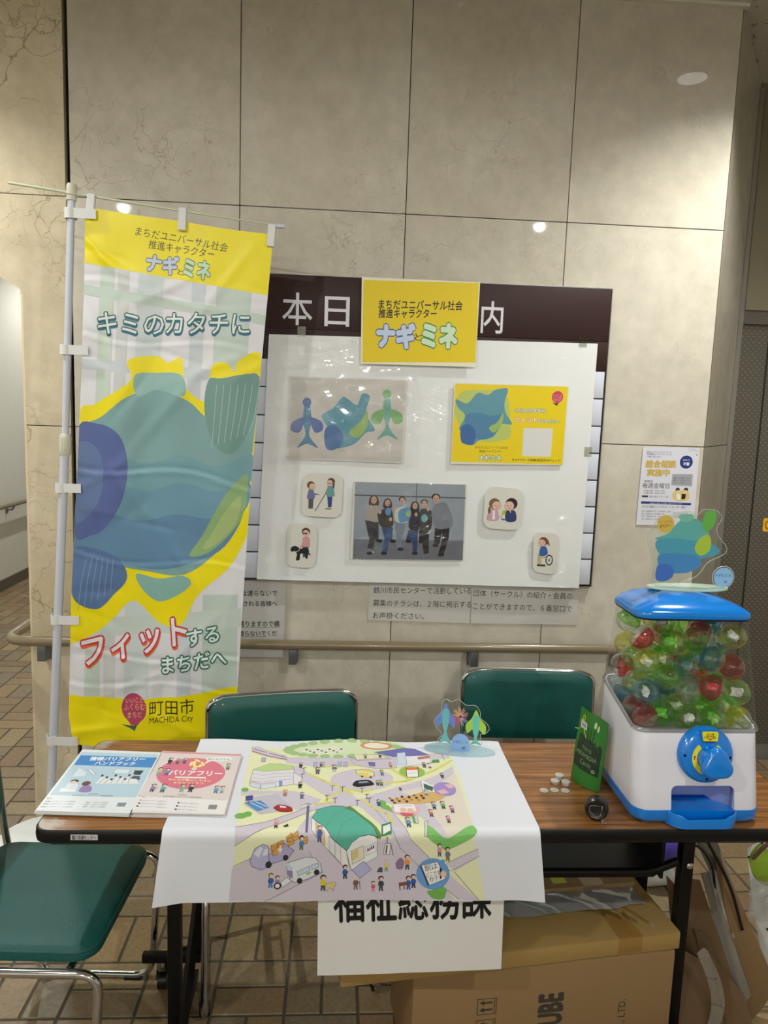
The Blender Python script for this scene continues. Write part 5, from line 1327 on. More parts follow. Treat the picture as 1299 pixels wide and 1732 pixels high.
sheet('laminated_print', yq(-.0325, [(-.19, 1.754), (.244, 1.756), (.24, 1.446), (-.195, 1.448)]), 297, 210, 'pale laminated print with three blue-green colour washes, left on the white sheet', 'print', ART['pale_print'], (216, 214, 208), .3, coat=1, bump=1.0, th=.0006, bscale=11, dist=.06)
sheet('laminated_leaflet', yq(-.0345, [(.42, 1.752), (.855, 1.755), (.851, 1.457), (.42, 1.449)]), 297, 210, 'yellow laminated leaflet with a blue wash and white square, right on the white sheet', 'leaflet', ART['leaflet'], (228, 226, 205), .35, coat=.6, bump=.12, th=.001)
sheet('group_photograph', yq(-.0345, [(.057, 1.373), (.485, 1.374), (.485, 1.077), (.05, 1.076)]), 297, 203, 'laminated photograph of six standing people against a grey wall', 'photograph', ART['photo'], (226, 226, 216), .3, coat=.9, bump=.5, th=.001, dist=.05, bscale=9)
film('laminate_film', .052, .484, 1.078, 1.372, -.0362, .0009, 2.1, [o_ for o_ in COL.objects if o_.name.startswith('group_photograph')][0])
for nm, key, q, lb in (('cane', 'sticker_cane', [(-.133, 1.401), (.017, 1.399), (.012, 1.233), (-.139, 1.238)], 'rounded white cutout drawing of a child guiding a person with a white cane'),
                   ('dog', 'sticker_dog', [(-.189, 1.21), (-.074, 1.204), (-.081, 1.037), (-.191, 1.042)], 'rounded white cutout drawing of a person in pink with a black guide dog'),
                   ('talk', 'sticker_talk', [(.557, 1.37), (.708, 1.362), (.702, 1.202), (.554, 1.208)], 'rounded white cutout drawing of two people talking, one in a dark blue suit'),
                   ('wheel', 'sticker_wheelchair', [(.753, 1.199), (.855, 1.194), (.852, 1.031), (.758, 1.041)], 'rounded white cutout drawing of a person in blue using a wheelchair')):
    w_ = {'cane': 100, 'dog': 76, 'talk': 100, 'wheel': 65}[nm]; sheet('picture_cutout', yq(-.0375, q), w_, 107, lb, 'cutout', ART[key], (224, 222, 212), .4, coat=.5, th=.003, rnd={'cane': 22, 'dog': 20, 'talk': 24, 'wheel': 18}[nm], bump=.1 if nm == 'cane' else 0, grp='rounded picture cutouts on the white sheet')
sheet('laminated_notice', yq(-.004, [(-.406, .977), (-.192, .975), (-.199, .673), (-.415, .672)]), 210, 297, 'grey-white laminated notice behind the handrail, half hidden by the banner', 'notice', ART['notice_left'], (206, 204, 200), .3, coat=.8, bump=.35, th=.001, bscale=16)
sheet('paper_notice', yq(-.0025, [(.129, .978), (.531, .976), (.529, .821), (.128, .828)]), 297, 105, 'white paper notice strip below the board, left half with three lines of text', 'notice', ART['notice_strip_a'], (205, 202, 196), .5, coat=.3, bump=.15, th=.0006)
sheet('paper_notice', yq(-.0025, [(.532, .976), (.958, .974), (.964, .822), (.533, .821)]), 297, 105, 'white paper notice strip below the board, right half with two lines of text', 'notice', ART['notice_strip_b'], (205, 202, 196), .5, coat=.3, bump=.15, th=.0006)
fy = sheet('paper_flyer', yq(-.003, [(1.173, 1.537), (1.399, 1.538), (1.401, 1.231), (1.169, 1.231)]), 210, 297, 'white paper flyer with yellow characters taped to the stone wall on the right', 'flyer', ART['flyer'], (222, 222, 232), .5, coat=.15, bump=.2, th=.0006)

# ------------------------------------------------------------------ banner stand and banner
WPOLE = mat('white_pole', (205, 210, 222), .3, spec=.6); CREAM = mat('cream_plastic', (214, 212, 192), .4); ROD = mat('pale_green_rod', (206, 212, 182), .35)
bs = thing('banner_stand', 'white telescopic banner pole on a white base left of the wall panel', 'banner stand', (-.955, -.3, 0))
pt, pb, pj = Vector((-.866, -.3, 2.296)), Vector((-.992, -.3, .06)), Vector((-.9035, -.3, 1.50))
tube('upper_pole', [pt, pj], .0115, WPOLE, bs, 16); tube('lower_pole', [pj, pb], .0145, WPOLE, bs, 16)
ax = (pt - pb).normalized(); jc = [(.0150, -.045), (.0175, -.04), (.0185, -.01), (.0175, .022), (.0160, .026)]
def lathe(name, c, axis, prof, m, parent, n=24, caps=(1, 1)):
    a = axis.cross(Vector((0, 1, 0))).normalized(); b = a.cross(axis).normalized()
    return loft(name, [[c + axis * h + a * r_ * math.cos(2 * math.pi * k / n) + b * r_ * math.sin(2 * math.pi * k / n) for k in range(n)] for r_, h in prof], m, parent, caps)
col_ = lathe('collar', pj, ax, jc, CREAM, bs)
for k in range(14):
    a = 2 * math.pi * k / 14; a1 = ax.cross(Vector((0, 1, 0))).normalized(); b1 = a1.cross(ax).normalized(); p = pj + (a1 * math.cos(a) + b1 * math.sin(a)) * .0178
    tube('grip_rib', [p - ax * .032, p + ax * .015], .0014, CREAM, col_, 6)
lathe('top_cap', pt, ax, [(.0150, -.034), (.0155, -.02), (.0135, -.019), (.0165, -.017), (.0165, .008), (.014, .016), (.006, .018)], CREAM, bs)
tube('cross_rod', [Vector((-1.06, -.3, 2.306)), Vector((-.866, -.3, 2.285)), Vector((-.6, -.302, 2.256)), Vector((-.41, -.303, 2.236)), Vector((-.203, -.303, 2.217))], [.0042, .0042, .0038, .003, .0024], ROD, bs, 10)
box('rod_tip', -.232, -.196, -.309, -.296, 2.210, 2.222, WPOLE, bs, .002)
loft('base_tank', [[(x, y, z_) for x, y in rrect(-1.175 + i_, -.735 - i_, -.52 + i_, -.14 - i_, .17 - i_, 8)] for i_, z_ in ((.012, .001), (0, .012), (0, .085), (.012, .105), (.05, .115))], mat('white_tank', (226, 230, 228), .35), bs)
lathe('socket', Vector((-.989, -.3, .1)), Vector((0, 0, 1)), [(.035, 0), (.032, .03), (.022, .045), (.022, .07)], mat('white_tank', (226, 230, 228), .35), bs)
# cloth: 600 x 1800 mm polyester, hanging a little skewed
BQ = [Vector(p) for p in ((-.824, -.3, 2.247), (-.231, -.3, 2.189), (-.346, -.3, .392), (-.915, -.3, .452))]
_rc = random.Random(21)
CRS = tuple((_rc.uniform(0, 1), _rc.uniform(0, 1), _rc.uniform(-1, 1), _rc.uniform(-.8, .8), _rc.uniform(.08, .2), _rc.uniform(.011, .018), _rc.uniform(.0012, .0028) * _rc.choice((-1, 1))) for _ in range(26))
def fold(x, y):
    u, v = x / 600, y / 1800; s = math.sin
    d = .0045 * s(u * 9 + v * 2.1) * (.4 + v) + .0035 * s(u * 21 + 3 * s(v * 4)) * (.3 + .7 * s(3.1 * v) ** 2) + .0022 * s(v * 38 + 2.5 * s(u * 3)) * s(u * 5 + v * 7) ** 2
    for (v0, a_, w_) in ((.13, .0018, .006), (.215, .0016, .005), (.455, .002, .006), (.62, .0015, .005), (.805, .002, .006), (.865, .0018, .006)):
        t = (v - v0 - .012 * s(u * 6 + v0 * 30)) / w_; d += a_ * 2 * t * math.exp(-t * t)
    d += .0035 * s(u * 34 + 5 * s(v * 9)) * math.exp(-((v - .9) / .07) ** 2)
    for (u0, v0, du, dv, ln, wd_, a_) in CRS + ((.1, .08, .3, .2, .22, .018, .0035), (.45, .12, .5, -.3, .2, .016, .003), (.75, .1, -.2, .3, .25, .018, .0035), (.5, .33, -.3, .4, .3, .02, .003), (.2, .75, .2, .5, .25, .02, .003), (.65, .8, .3, -.4, .3, .02, .003), (.55, .93, .6, .2, .2, .016, .003), (.1, .97, .5, -.1, .15, .014, .004), (.3, .5, .4, .4, .2, .02, .002)):
        L_ = math.hypot(du, dv); du /= L_; dv /= L_; p = (u - u0) * du + (v * 3 - v0 * 3) * dv; q = -(u - u0) * dv + (v * 3 - v0 * 3) * du
        d += a_ * math.exp(-(q / wd_ / 1.6) ** 2) * math.exp(-(p / ln / 1.2) ** 2)
    return d
def ban0(x, y):
    u, v = x / 600, y / 1800; p = (BQ[0] * (1 - u) + BQ[1] * u) * (1 - v) + (BQ[3] * (1 - u) + BQ[2] * u) * v
    sag = -.004 * (abs(math.sin(math.pi * 2 * u)) if v < .5 else 0) * max(0, 1 - v * 12)
    xin = .012 * math.sin(math.pi * v) * (u) * -1 + .004 * math.sin(6 * v) * (1 - u)
    if v > .94 and u < .2: p = p + Vector((.02 * (.2 - u) / .2 * (v - .94) / .06, 0, 0))
    return p + Vector((xin, -fold(x, y), sag))
STEP = 7.5; NX, NY = 80, 240
BG = [[ban0(i * 600 / NX, j * 1800 / NY) for i in range(NX + 1)] for j in range(NY + 1)]
def gridmap(G, w, h):
    ny, nx = len(G) - 1, len(G[0]) - 1
    NG = [[(G[min(j + 1, ny)][i] - G[max(j - 1, 0)][i]).cross(G[j][min(i + 1, nx)] - G[j][max(i - 1, 0)]).normalized() for i in range(nx + 1)] for j in range(ny + 1)]
    def nrm(x, y): return NG[min(max(int(round(y / h * ny)), 0), ny)][min(max(int(round(x / w * nx)), 0), nx)]
    def f(x, y, l=0):
        fx, fy = min(max(x / w * nx, -.999), nx + .999), min(max(y / h * ny, -.999), ny + .999); i, j = min(max(int(math.floor(fx)), 0), nx - 1), min(max(int(math.floor(fy)), 0), ny - 1); a, b = fx - i, fy - j
        p = G[j][i] * (1 - a - b) + G[j][i + 1] * a + G[j + 1][i] * b if a + b <= 1 else G[j + 1][i + 1] * (a + b - 1) + G[j + 1][i] * (1 - a) + G[j][i + 1] * (1 - b)
        return p + nrm(x, y) * l
    return f, nrm
def cloth(name, G, m, parent, flip=1):
    ny, nx = len(G) - 1, len(G[0]) - 1; vs = [p for r_ in G for p in r_]
    fs = [t_ for j in range(ny) for i in range(nx) for k in (j * (nx + 1) + i,) for t_ in ((k, k + nx + 1, k + 1), (k + 1, k + nx + 1, k + nx + 2))]
    return mesh(name, vs, fs, m, parent, smooth=True, world=True)
def clipx(art, w, h):      # keep printed shapes inside the cloth
    out = []
    for e in art:
        if e[0] in 'P' : 
            pts = spline(e[2]) if e[3] else e[2]; out.append(('P', e[1], [(min(max(x, .5), w - .5), min(max(y, .5), h - .5)) for x, y in pts], 0))
        else: out.append(e)
    return out
bf, bn = gridmap(BG, 600, 1800)
bt = thing('banner_flag', 'tall yellow and white fabric banner with green and red lettering hanging from the pole', 'banner', (-.6, -.3, .42))
CLOTHW = mat('white_polyester', (232, 232, 238), .42, spec=.45); CLOTHW.node_tree.nodes['Principled BSDF'].inputs['Sheen Weight'].default_value = .15
cloth('cloth', BG, CLOTHW, bt)
print_on('printed_matter', clipx(ART['banner'], 600, 1800), bf, inkmat('ink_cloth', .4, spec=.45), bt, base=.0006, grid=(600 / NX, 1800 / NY), k=1.0, normal=bn)
LOOP = mat('white_loop', (226, 226, 226), .5)
for z_, xl, xr in ((2.222, -.872, -.80), (1.798, -.897, -.832), (1.348, -.925, -.863), (.898, -.945, -.878), (.467, -.968, -.891)):
    xp = pb.x + (pt.x - pb.x) * (z_ - pb.z) / (pt.z - pb.z); ring = []
    for zz in (z_ - .016, z_ + .016):
        ring.append([(xp + .0185 * math.cos(a) * 1.05, -.3 + .0185 * math.sin(a), zz) for a in [2 * math.pi * k / 20 for k in range(20)]])
    ring += [[(xp + .0165 * math.cos(a), -.3 + .0165 * math.sin(a), zz) for a in [2 * math.pi * k / 20 for k in range(20)]] for zz in (z_ + .016, z_ - .016)]
    l_ = loft('pole_loop', ring + [ring[0]], LOOP, bt, (0, 0)); box('loop_tail', xp + .012, xr + .012, -.315, -.3135, z_ - .015, z_ + .015, LOOP, l_)
for x_, z_, a_ in ((-.806, 2.247, .03), (-.520, 2.22, .05), (-.238, 2.183, .07)):
    bm = bmesh.new(); add_box(bm, -.0125, .0125, -.0075, .0075, -.034, .036, .002, 1); bmesh.ops.rotate(bm, verts=bm.verts, matrix=Matrix.Rotation(a_ + (.08 if x_ < -.7 else 0), 3, 'Y')); bmesh.ops.translate(bm, verts=bm.verts, vec=(x_, -.307, z_)); bm_obj('rod_loop', bm, LOOP, bt, world=True)

# ------------------------------------------------------------------ folding table
def wood():
    m = mat('wood_laminate', (150, 100, 58), .32, spec=.5); nt = m.node_tree; b = nt.nodes['Principled BSDF']; L = nt.links.new
    geo = node(nt, 'ShaderNodeNewGeometry'); mp = node(nt, 'ShaderNodeMapping'); mp.inputs['Scale'].default_value = (1.1, 26, 1); L(geo.outputs['Position'], mp.inputs['Vector'])
    n = node(nt, 'ShaderNodeTexNoise', Scale=3.0, Detail=8.0, Roughness=.62, Distortion=.6); L(mp.outputs[0], n.inputs['Vector'])
    cr = node(nt, 'ShaderNodeValToRGB'); e = cr.color_ramp.elements; e[0].position = .33; e[0].color = lin((104, 62, 28)); e[1].position = .7; e[1].color = lin((192, 138, 78)); q = e.new(.5); q.color = lin((152, 100, 50)); L(n.outputs['Fac'], cr.inputs[0])
    mp2 = node(nt, 'ShaderNodeMapping'); mp2.inputs['Scale'].default_value = (6, 220, 1); L(geo.outputs['Position'], mp2.inputs['Vector']); n2 = node(nt, 'ShaderNodeTexNoise', Scale=1.0, Detail=3.0); L(mp2.outputs[0], n2.inputs['Vector'])
    mx = node(nt, 'ShaderNodeMix', data_type='RGBA', blend_type='MULTIPLY'); mx.inputs[0].default_value = .35; L(cr.outputs[0], mx.inputs[6]); L(n2.outputs['Fac'], mx.inputs[7])
    # worn pale corners at the left end
    ds = []
    for cx, cy in ((-.64, -1.245), (-.64, -.805)):
        d = node(nt, 'ShaderNodeVectorMath', operation='DISTANCE'); L(geo.outputs['Position'], d.inputs[0]); d.inputs[1].default_value = (cx, cy, .7); ds.append(d)
    mi = node(nt, 'ShaderNodeMath', operation='MINIMUM'); L(ds[0].outputs['Value'], mi.inputs[0]); L(ds[1].outputs['Value'], mi.inputs[1])
    nw = node(nt, 'ShaderNodeTexNoise', Scale=45.0, Detail=5.0); L(geo.outputs['Position'], nw.inputs['Vector']); sb = node(nt, 'ShaderNodeMath', operation='MULTIPLY_ADD'); sb.inputs[1].default_value = .09; L(nw.outputs['Fac'], sb.inputs[0]); L(mi.outputs[0], sb.inputs[2])
    r = node(nt, 'ShaderNodeMapRange'); r.inputs['From Min'].default_value = .075; r.inputs['From Max'].default_value = .105; r.inputs['To Min'].default_value = 1; r.inputs['To Max'].default_value = 0; L(sb.outputs[0], r.inputs['Value'])
    m2 = node(nt, 'ShaderNodeMix', data_type='RGBA'); m2.inputs[7].default_value = lin((168, 156, 142)); L(r.outputs[0], m2.inputs[0]); L(mx.outputs[2], m2.inputs[6]); L(m2.outputs[2], b.inputs['Base Color']); return m
BLK = mat('black_rubber', (13, 13, 14), .4, spec=.35); BSTEEL = mat('black_steel', (9, 9, 10), .4, spec=.28)
tb = thing('folding_table', 'long wood-topped folding table with black edge and black legs', 'table', (.253, -1.03, 0))
TX0, TX1, TY0, TY1 = -.6473, 1.1527, -1.2508, -.8008
loft('tabletop', [[(x, y, z_) for x, y in rrect(TX0 + .003, TX1 - .003, TY0 + .003, TY1 - .003, .03, 6)] for z_ in (.672, .7)], wood(), tb)
ro_ = [(.004, .668), (0, .672), (-.001, .684), (0, .697), (.0025, .7), (.004, .7)]
loft('edge_band', [[(x, y, z_) for x, y in rrect(TX0 + i_, TX1 - i_, TY0 + i_, TY1 - i_, .033, 6)] for i_, z_ in ro_], BLK, tb, (0, 0))
box('under_frame', TX0 + .03, TX1 - .03, TY0 + .03, TY0 + .06, .650, .671, BSTEEL, tb); box('under_frame', TX0 + .03, TX1 - .03, TY1 - .06, TY1 - .03, .650, .671, BSTEEL, tb)
for s, xl in ((1, -.378), (-1, .914)):
    box('leg', xl - .016, xl + .016, -1.096, -1.064, .012, .672, BSTEEL, tb, .003)
    xr_ = xl + s * .022
    box('leg', xr_ - .016, xr_ + .016, -.90, -.87, .24, .672, BSTEEL, tb, .003)
    bm = bmesh.new(); add_tube(bm, fillet([(xr_, -.885, .27), (xr_, -.885, .12), (xr_ - s * .06, -.885, .115)], .07), .016, 8); bm_obj('gusset', bm, BSTEEL, tb, world=True, angle=40)
    bm = bmesh.new(); add_tube(bm, [(xr_, -.885, .30), (xl + s * .012, -1.06, .03)], .014, 4); bm_obj('brace', bm, BSTEEL, tb, world=True)
    box('foot_bar', min(xl - s * .13, xl + s * .03), max(xl - s * .13, xl + s * .03), -.905, -.885, .098, .124, BSTEEL, tb, .002)
    box('foot', xl - .018, xl + .018, -1.24, -.86, .02, .045, BSTEEL, tb, .003)
    cs = thing('caster', None, None); cs.parent = tb; cs.location = (0, 0, 0)
    cx_, cy_ = xl - s * .078, -.875
    bm = bmesh.new(); add_tube(bm, [(cx_ - .012, cy_, .027), (cx_ + .012, cy_, .027)], .026, 18); bm_obj('wheel', bm, BLK, cs, world=True, angle=40)
    tube('fork', [(cx_ - .018, cy_, .027), (cx_ - .018, cy_, .072), (cx_ + .018, cy_, .072), (cx_ + .018, cy_, .027)], .005, mat('chrome', (205, 205, 208), .08, metal=1), cs, 8)
    tube('swivel', [(cx_, cy_, .066), (cx_, cy_, .102)], .02, mat('chrome', (205, 205, 208), .08, metal=1), cs, 14)
    box('hinge_plate', xl - .06, xl + .05, -1.12, -1.03, .662, .6715, BSTEEL, tb, .001)
    for bx_ in (-.045, -.008, .035):
        lathe('bolt', Vector((xl + bx_, -1.121, .665)), Vector((0, -1, 0.001)), [(.005, 0), (.005, .003), (.002, .004)], mat('chrome', (205, 205, 208), .08, metal=1), tb, 8) if s < 0 else None
    lathe('bolt', Vector((xl + .004, -1.0965, .51)), Vector((0, -1, .001)), [(.009, 0), (.009, .003), (.006, .006), (.002, .0065)], mat('chrome', (205, 205, 208), .08, metal=1), tb, 10)
sv = [[(x, y, z_) for x, y, z_ in ((-.36, -1.085, .485 - d_), (.83, -1.085, .485 - d_), (.86, -1.08, .50 - d_), (.86, -.87, .47 - d_), (-.36, -.87, .47 - d_))] for d_ in (.014, 0)]
loft('under_shelf', sv, BSTEEL, tb); tube('shelf_rail', [(-.36, -1.09, .49), (.82, -1.09, .49), (.89, -1.085, .515)], .011, BSTEEL, tb, 8, fil=.03)
for s_ in (-.3, .85): box('shelf_hanger', s_ - .004, s_ + .004, -1.09, -.87, .47, .665, BSTEEL, tb)
q = yq(-1.2525, [(-.563, .6925), (-.505, .692), (-.505, .6795), (-.563, .680)]); f_, n_ = quadmap(q, 62, 12)
nt_ = prism('name_tag', [(0, 0), (62, 0), (62, 12), (0, 12)], lambda x, y, d: f_(x, y, d), .0004, mat('tag_white', (205, 205, 208), .5), tb); nt_['label'] = 'small white name tag on the black table edge'
print_on('lettering', ART['table_tag'], f_, inkmat('ink_flat'), nt_, base=.0006)

# ------------------------------------------------------------------ stacking chairs
CHR = mat('chrome', (205, 205, 208), .08, metal=1)
VIN = mat('teal_vinyl', (6, 84, 78), .38, spec=.5, coat=.15, bump=.5, bscale=420, noise=.05)
VSEAT = mat('teal_vinyl_seat', (10, 82, 78), .48, spec=.45, coat=0, bump=.6, bscale=260, noise=.08, nscale=12)
def chair(label, x, y, rz, bw=.45):
    t = thing('stacking_chair', label, 'chair', (x, y, 0), rz, 'green vinyl chairs round the table')
    # local frame: faces -y; origin under the seat centre
    rings = [[(px, py, z_ + .006 * max(0, (py + .1)) * -1) for px, py in rrect(-.205 + i_, .205 - i_, -.205 + i_, .205 - i_, .05, 6)] for i_, z_ in ((.012, .392), (.002, .398), (0, .412), (.004, .424), (.015, .431), (.05, .435))]
    loft('seat', rings, VSEAT, t, world=False)
    tube('seat_piping', [(px, py, .420) for px, py in rrect(-.203, .203, -.203, .203, .05, 6)], .003, VSEAT, t, 6, world=False, closed=True)
    tl = math.radians(5)
    def bk(px, pz, d): return Vector((px, .205 + (pz - .44) * math.tan(tl) * .9 + d + .02 * (1 - (px / .22) ** 2) * .7, pz))
    out = rrect(-bw / 2 + .003, bw / 2 - .003, .50, .736, .05, 6); inn = rrect(-bw / 2 + .02, bw / 2 - .02, .516, .72, .04, 6)
    loft('backrest', [[bk(a, b, .006) for a, b in inn], [bk(a, b, .004) for a, b in out], [bk(a, b, -.012) for a, b in out], [bk(a, b, -.021) for a, b in inn], [bk(a * .8, .614 + (b - .614) * .8, -.024) for a, b in inn]], VIN, t, world=False)
    w = bw / 2
    p_ = [bk(-w, .40, .002), bk(-w, .735, .002), bk(w, .735, .002), bk(w, .40, .002)]
    top = []
    for k in range(9): a = -w + .05 + (2 * w - .1) * k / 8; top.append(bk(a, .7365, .002))
    tube('back_frame', fillet([(-w, .195, .38), bk(-w, .45, .0), bk(-w, .72, .003), bk(-w + .045, .7365, .003)], .05) + top[1:-1] + fillet([bk(w - .045, .7365, .003), bk(w, .72, .003), bk(w, .45, 0), (w, .195, .38)], .05), .0098, CHR, t, 12, world=False)
    for s in (-1, 1):
        tube('leg', fillet([(s * w, .195, .40), (s * (w + .006), .12, .0115), (s * (w + .006), -.195, .0115), (s * (w + .002), -.222, .386), (s * (w - .004), .19, .378)], .05, 6), .0105, CHR, t, 12, world=False)
        box('glide', s * (w + .006) - .014, s * (w + .006) + .014, -.17, -.12, 0, .012, BLK, t, .003, world=False); box('glide', s * (w + .006) - .014, s * (w + .006) + .014, .05, .10, 0, .012, BLK, t, .003, world=False)
    tube('seat_frame', [(-w, -.15, .384), (w, -.15, .384)], .009, CHR, t, 10, world=False)
    tube('seat_frame', [(-w, .14, .38), (w, .14, .38)], .009, CHR, t, 10, world=False)
    return t
chair('green vinyl chair behind the left half of the table, below the notice board', -.118, -.775, .17, .462)
chair('green vinyl chair behind the right half of the table, beside the blue machine', .686, -.54, -.02, .465)
chair('green vinyl chair at the left end of the table, its seat in plain view', -.705, -1.055, math.radians(90) - .05, .44)
# ------------------------------------------------------------------ booklets
def booklets(art, q, cover, edge, label_top, label_under, grp, n=4):
    for k in range(n):
        z0 = .7005 + k * .0028; dx, dy = random.uniform(-.0015, .0015) * (k < n - 1) * 2, random.uniform(-.002, .002) * (k < n - 1) * 2; qq = [Vector((x + dx, y + dy, z0)) for x, y in q]
        nm_ = {0: 'lowest', 1: 'second from below', 2: 'third from below'}.get(k)
        t = thing('booklet', label_top if k == n - 1 else label_under + ', ' + nm_, 'booklet', ((q[0][0] + q[2][0]) / 2, (q[0][1] + q[2][1]) / 2, z0), 0, grp)
        f, nrm = quadmap(qq, 210, 297, Vector((0, 0, 1)))
        prism('pages', [(1, 1), (209, 1), (209, 296), (1, 296)], lambda x, y, d: f(x, y, .0003 + d), .0019, mat('page_edges', (226, 226, 224), .7), t)
        prism('cover', [(0, 0), (210, 0), (210, 297), (0, 297)], lambda x, y, d: f(x, y, .0022 + d), .0004, mat('cover_' + grp[:4], cover, .35, coat=.3), t)
        if k == n - 1: print_on('printed_matter', art, f, inkmat('ink_booklet', .38, coat=.3), t, base=.0028, normal=lambda x, y: nrm)
        else: box('spine', qq[0].x - .0004, qq[0].x + .0004, q[3][1] + dy, q[0][1] + dy, z0, z0 + .0026, mat('page_edges', (226, 226, 224), .7), t)
booklets(ART['blue_booklet'], [(-.663, -.884), (-.453, -.899), (-.451, -1.200), (-.663, -1.188)], (232, 238, 242), None, 'pale blue handbook with a blue title band, top copy of the left stack', 'pale blue handbook in the left stack', 'blue handbooks stacked on the table')
booklets(ART['pink_booklet'], [(-.451, -.890), (-.241, -.908), (-.239, -1.204), (-.448, -1.196)], (236, 226, 226), None, 'pink handbook with a rose circle on the cover, top copy of the right stack', 'pink handbook in the right stack', 'pink handbooks stacked on the table')

# ------------------------------------------------------------------ illustrated map sheet (A1) lying on the table and hanging over its front
def mapG(x, y):
    X = -.366 + x / 1000; s = math.sin
    wv = .0012 * (1 + s(x / 60. + 1)) + .0045 * math.exp(-((y) / 30.) ** 2) * (.5 + .5 * s(x / 55. + .5)) + .0016 * math.exp(-((x - 420) / 6.) ** 2) + .0012 * math.exp(-((y - 297) / 6.) ** 2)
    if y < 425: 
        over = .0015
        return Vector((X, -.81 - y / 1000, .7025 + wv))
    R = .013; a0 = 425; L_ = R * math.pi / 2 * 1000
    yb = -.81 - .425
    if y < a0 + L_:
        a = (y - a0) / 1000 / R; return Vector((X, yb - .0125 - R * math.sin(a) + .0, .7025 - R * (1 - math.cos(a)) + wv * (1 - a / 1.57)))
    d = (y - a0 - L_) / 1000; fl_ = .012 * (d / .15) * (s(x / 95. + .6) * .5 + .5) + .03 * (d / .15) * max(0, (60 - x) / 60.) + .02 * (d / .15) * max(0, (x - 780) / 60.)
    return Vector((X + (x - 420) * d * .00025, yb - .0125 - R - .002 - fl_ * .6, .7025 - R - d))
def mapG2(x, y):
    p = mapG(x, y)
    if y >= 425: return p
    return Vector((p.x, p.y - .0125 * (y / 425) ** 4, p.z))
MH = 594; NX2, NY2 = 60, 60
MG = [[mapG2(i * 841 / NX2, j * MH / NY2) for i in range(NX2 + 1)] for j in range(NY2 + 1)]
# the print was measured on this same sheet; carry it onto the curved grid
mfm, mnm = gridmap(MG, 841, MH)
mt = thing('map_sheet', 'large white poster with a cartoon town map, draped over the table front edge', 'poster', (.05, -1.0, .702))
cloth('paper', MG, mat('poster_paper', (224, 227, 236), .55, bump=.05, bscale=30), mt)
print_on('printed_matter', ART['map'], mfm, inkmat('ink_map', .5), mt, base=.0004, grid=(841 / NX2, MH / NY2), k=.9, normal=mnm)
# A3 sheet taped under the table edge
hs = thing('office_sign', 'white paper sign with five bold black characters hanging below the table edge', 'sign', (.19, -1.256, .35))
HG = [[Vector((-.0235 + x + .004 * (y / .3), -1.2535 - .012 * (y / .3) ** 2 * (.6 + .4 * math.sin(9 * x)), .645 - y * (1 + .0 * x) - (.0 if x > .2 else .008 * (y / .3) * (1 - x / .2)))) for x in [i * .424 / 24 for i in range(25)]] for y in [j * .285 / 20 for j in range(21)]]
HG = [[Vector((p.x, p.y, p.z)) for p in r_] for r_ in HG]
cloth('paper', HG, mat('sign_paper', (222, 222, 218), .6), hs); hf, hn = gridmap(HG, 424, 285)
print_on('lettering', ART['hanging'], hf, inkmat('ink_flat'), hs, base=.0004, grid=(424 / 24, 285 / 20), normal=hn)
for x_ in (.02, .36): box('tape_piece', x_, x_ + .03, -1.2546, -1.254, .635, .665, clearmat('clear_tape', (240, 240, 235), .05), hs)

# ------------------------------------------------------------------ coins, pouch, tape measure
COIN = mat('coin_silver', (214, 210, 200), .35, metal=.75)
def coin(x, y, z, label, grp):
    bm = bmesh.new(); bmesh.ops.create_cone(bm, cap_ends=True, segments=28, radius1=.0113, radius2=.0113, depth=.0017); bmesh.ops.bevel(bm, geom=[e for e in bm.edges if len(e.link_faces) == 2 and abs(e.link_faces[0].normal.z - e.link_faces[1].normal.z) > .5], offset=.0003, segments=1, affect='EDGES')
    o = bm_obj('coin', bm, COIN, None, angle=30); o.location = (x, y, z + .00086); tag(o, label, 'coin', grp)
for (x, y, n, wh) in ((.574, -1.036, 5, 'left coin stack'), (.600, -1.043, 5, 'right coin stack touching the pouch'), (.592, -1.012, 6, 'rear coin stack')):
    for k in range(n): coin(x + random.uniform(-.0008, .0008), y + random.uniform(-.0008, .0008), .7 + k * .00173, 'silver coin, %s of the %s' % (['lowest', 'second from below', 'third from below', 'fourth from below', 'fifth from below', 'topmost'][k if k < n - 1 else 5], wh), 'silver coins on the table')
for x, y, l in ((.535, -1.075, 'silver coin lying flat, leftmost of the front three'), (.562, -1.073, 'silver coin lying flat, middle of the front three'), (.589, -1.075, 'silver coin lying flat, rightmost of the front three')): coin(x, y, .7, l, 'silver coins on the table')
# candy pouch, standing, turned half away
PG = mat('green_pouch', (48, 118, 40), .45, spec=.4, bump=.3, bscale=30); pa, pbb = Vector((.628, -1.003, .7015)), Vector((.668, -1.074, .7015))
pu = (pbb - pa); pn = Vector((pu.y, -pu.x, 0)).normalized()
if pn.x > 0: pn = -pn
pc_ = thing('candy_pouch', 'green stand-up candy pouch with a dark print leaning by the machine', 'pouch', ((pa + pbb) / 2))
def pouch(x, y, sgn):      # x 0..100 mm across, y 0..175 mm up
    u, v = x / 100, y / 175; th = .0165 * (1 - v) ** .8 * math.sin(math.pi * min(max(u, 0), 1)) ** .6 + .0006
    return pa + pu * (u * (1 + .04 * (1 - v)) - .02 * (1 - v)) * 1.12 + Vector((0, 0, v * .182 + .014 * (.5 - u) * v)) - pn * .018 * v + pn * th * sgn + pn * .002 * math.sin(8 * u + 5 * v) * (v > .3)
for sgn, nm in ((1, 'front_panel'), (-1, 'back_panel')):
    G = [[pouch(i * 100 / 24, 175 - j * 175 / 36, sgn) for i in range(25)] for j in range(37)]; cloth(nm, G, PG, pc_)
    if sgn == 1: PGr = G
pf, pn_ = gridmap(PGr, 100, 175)
DG = (30, 52, 34)
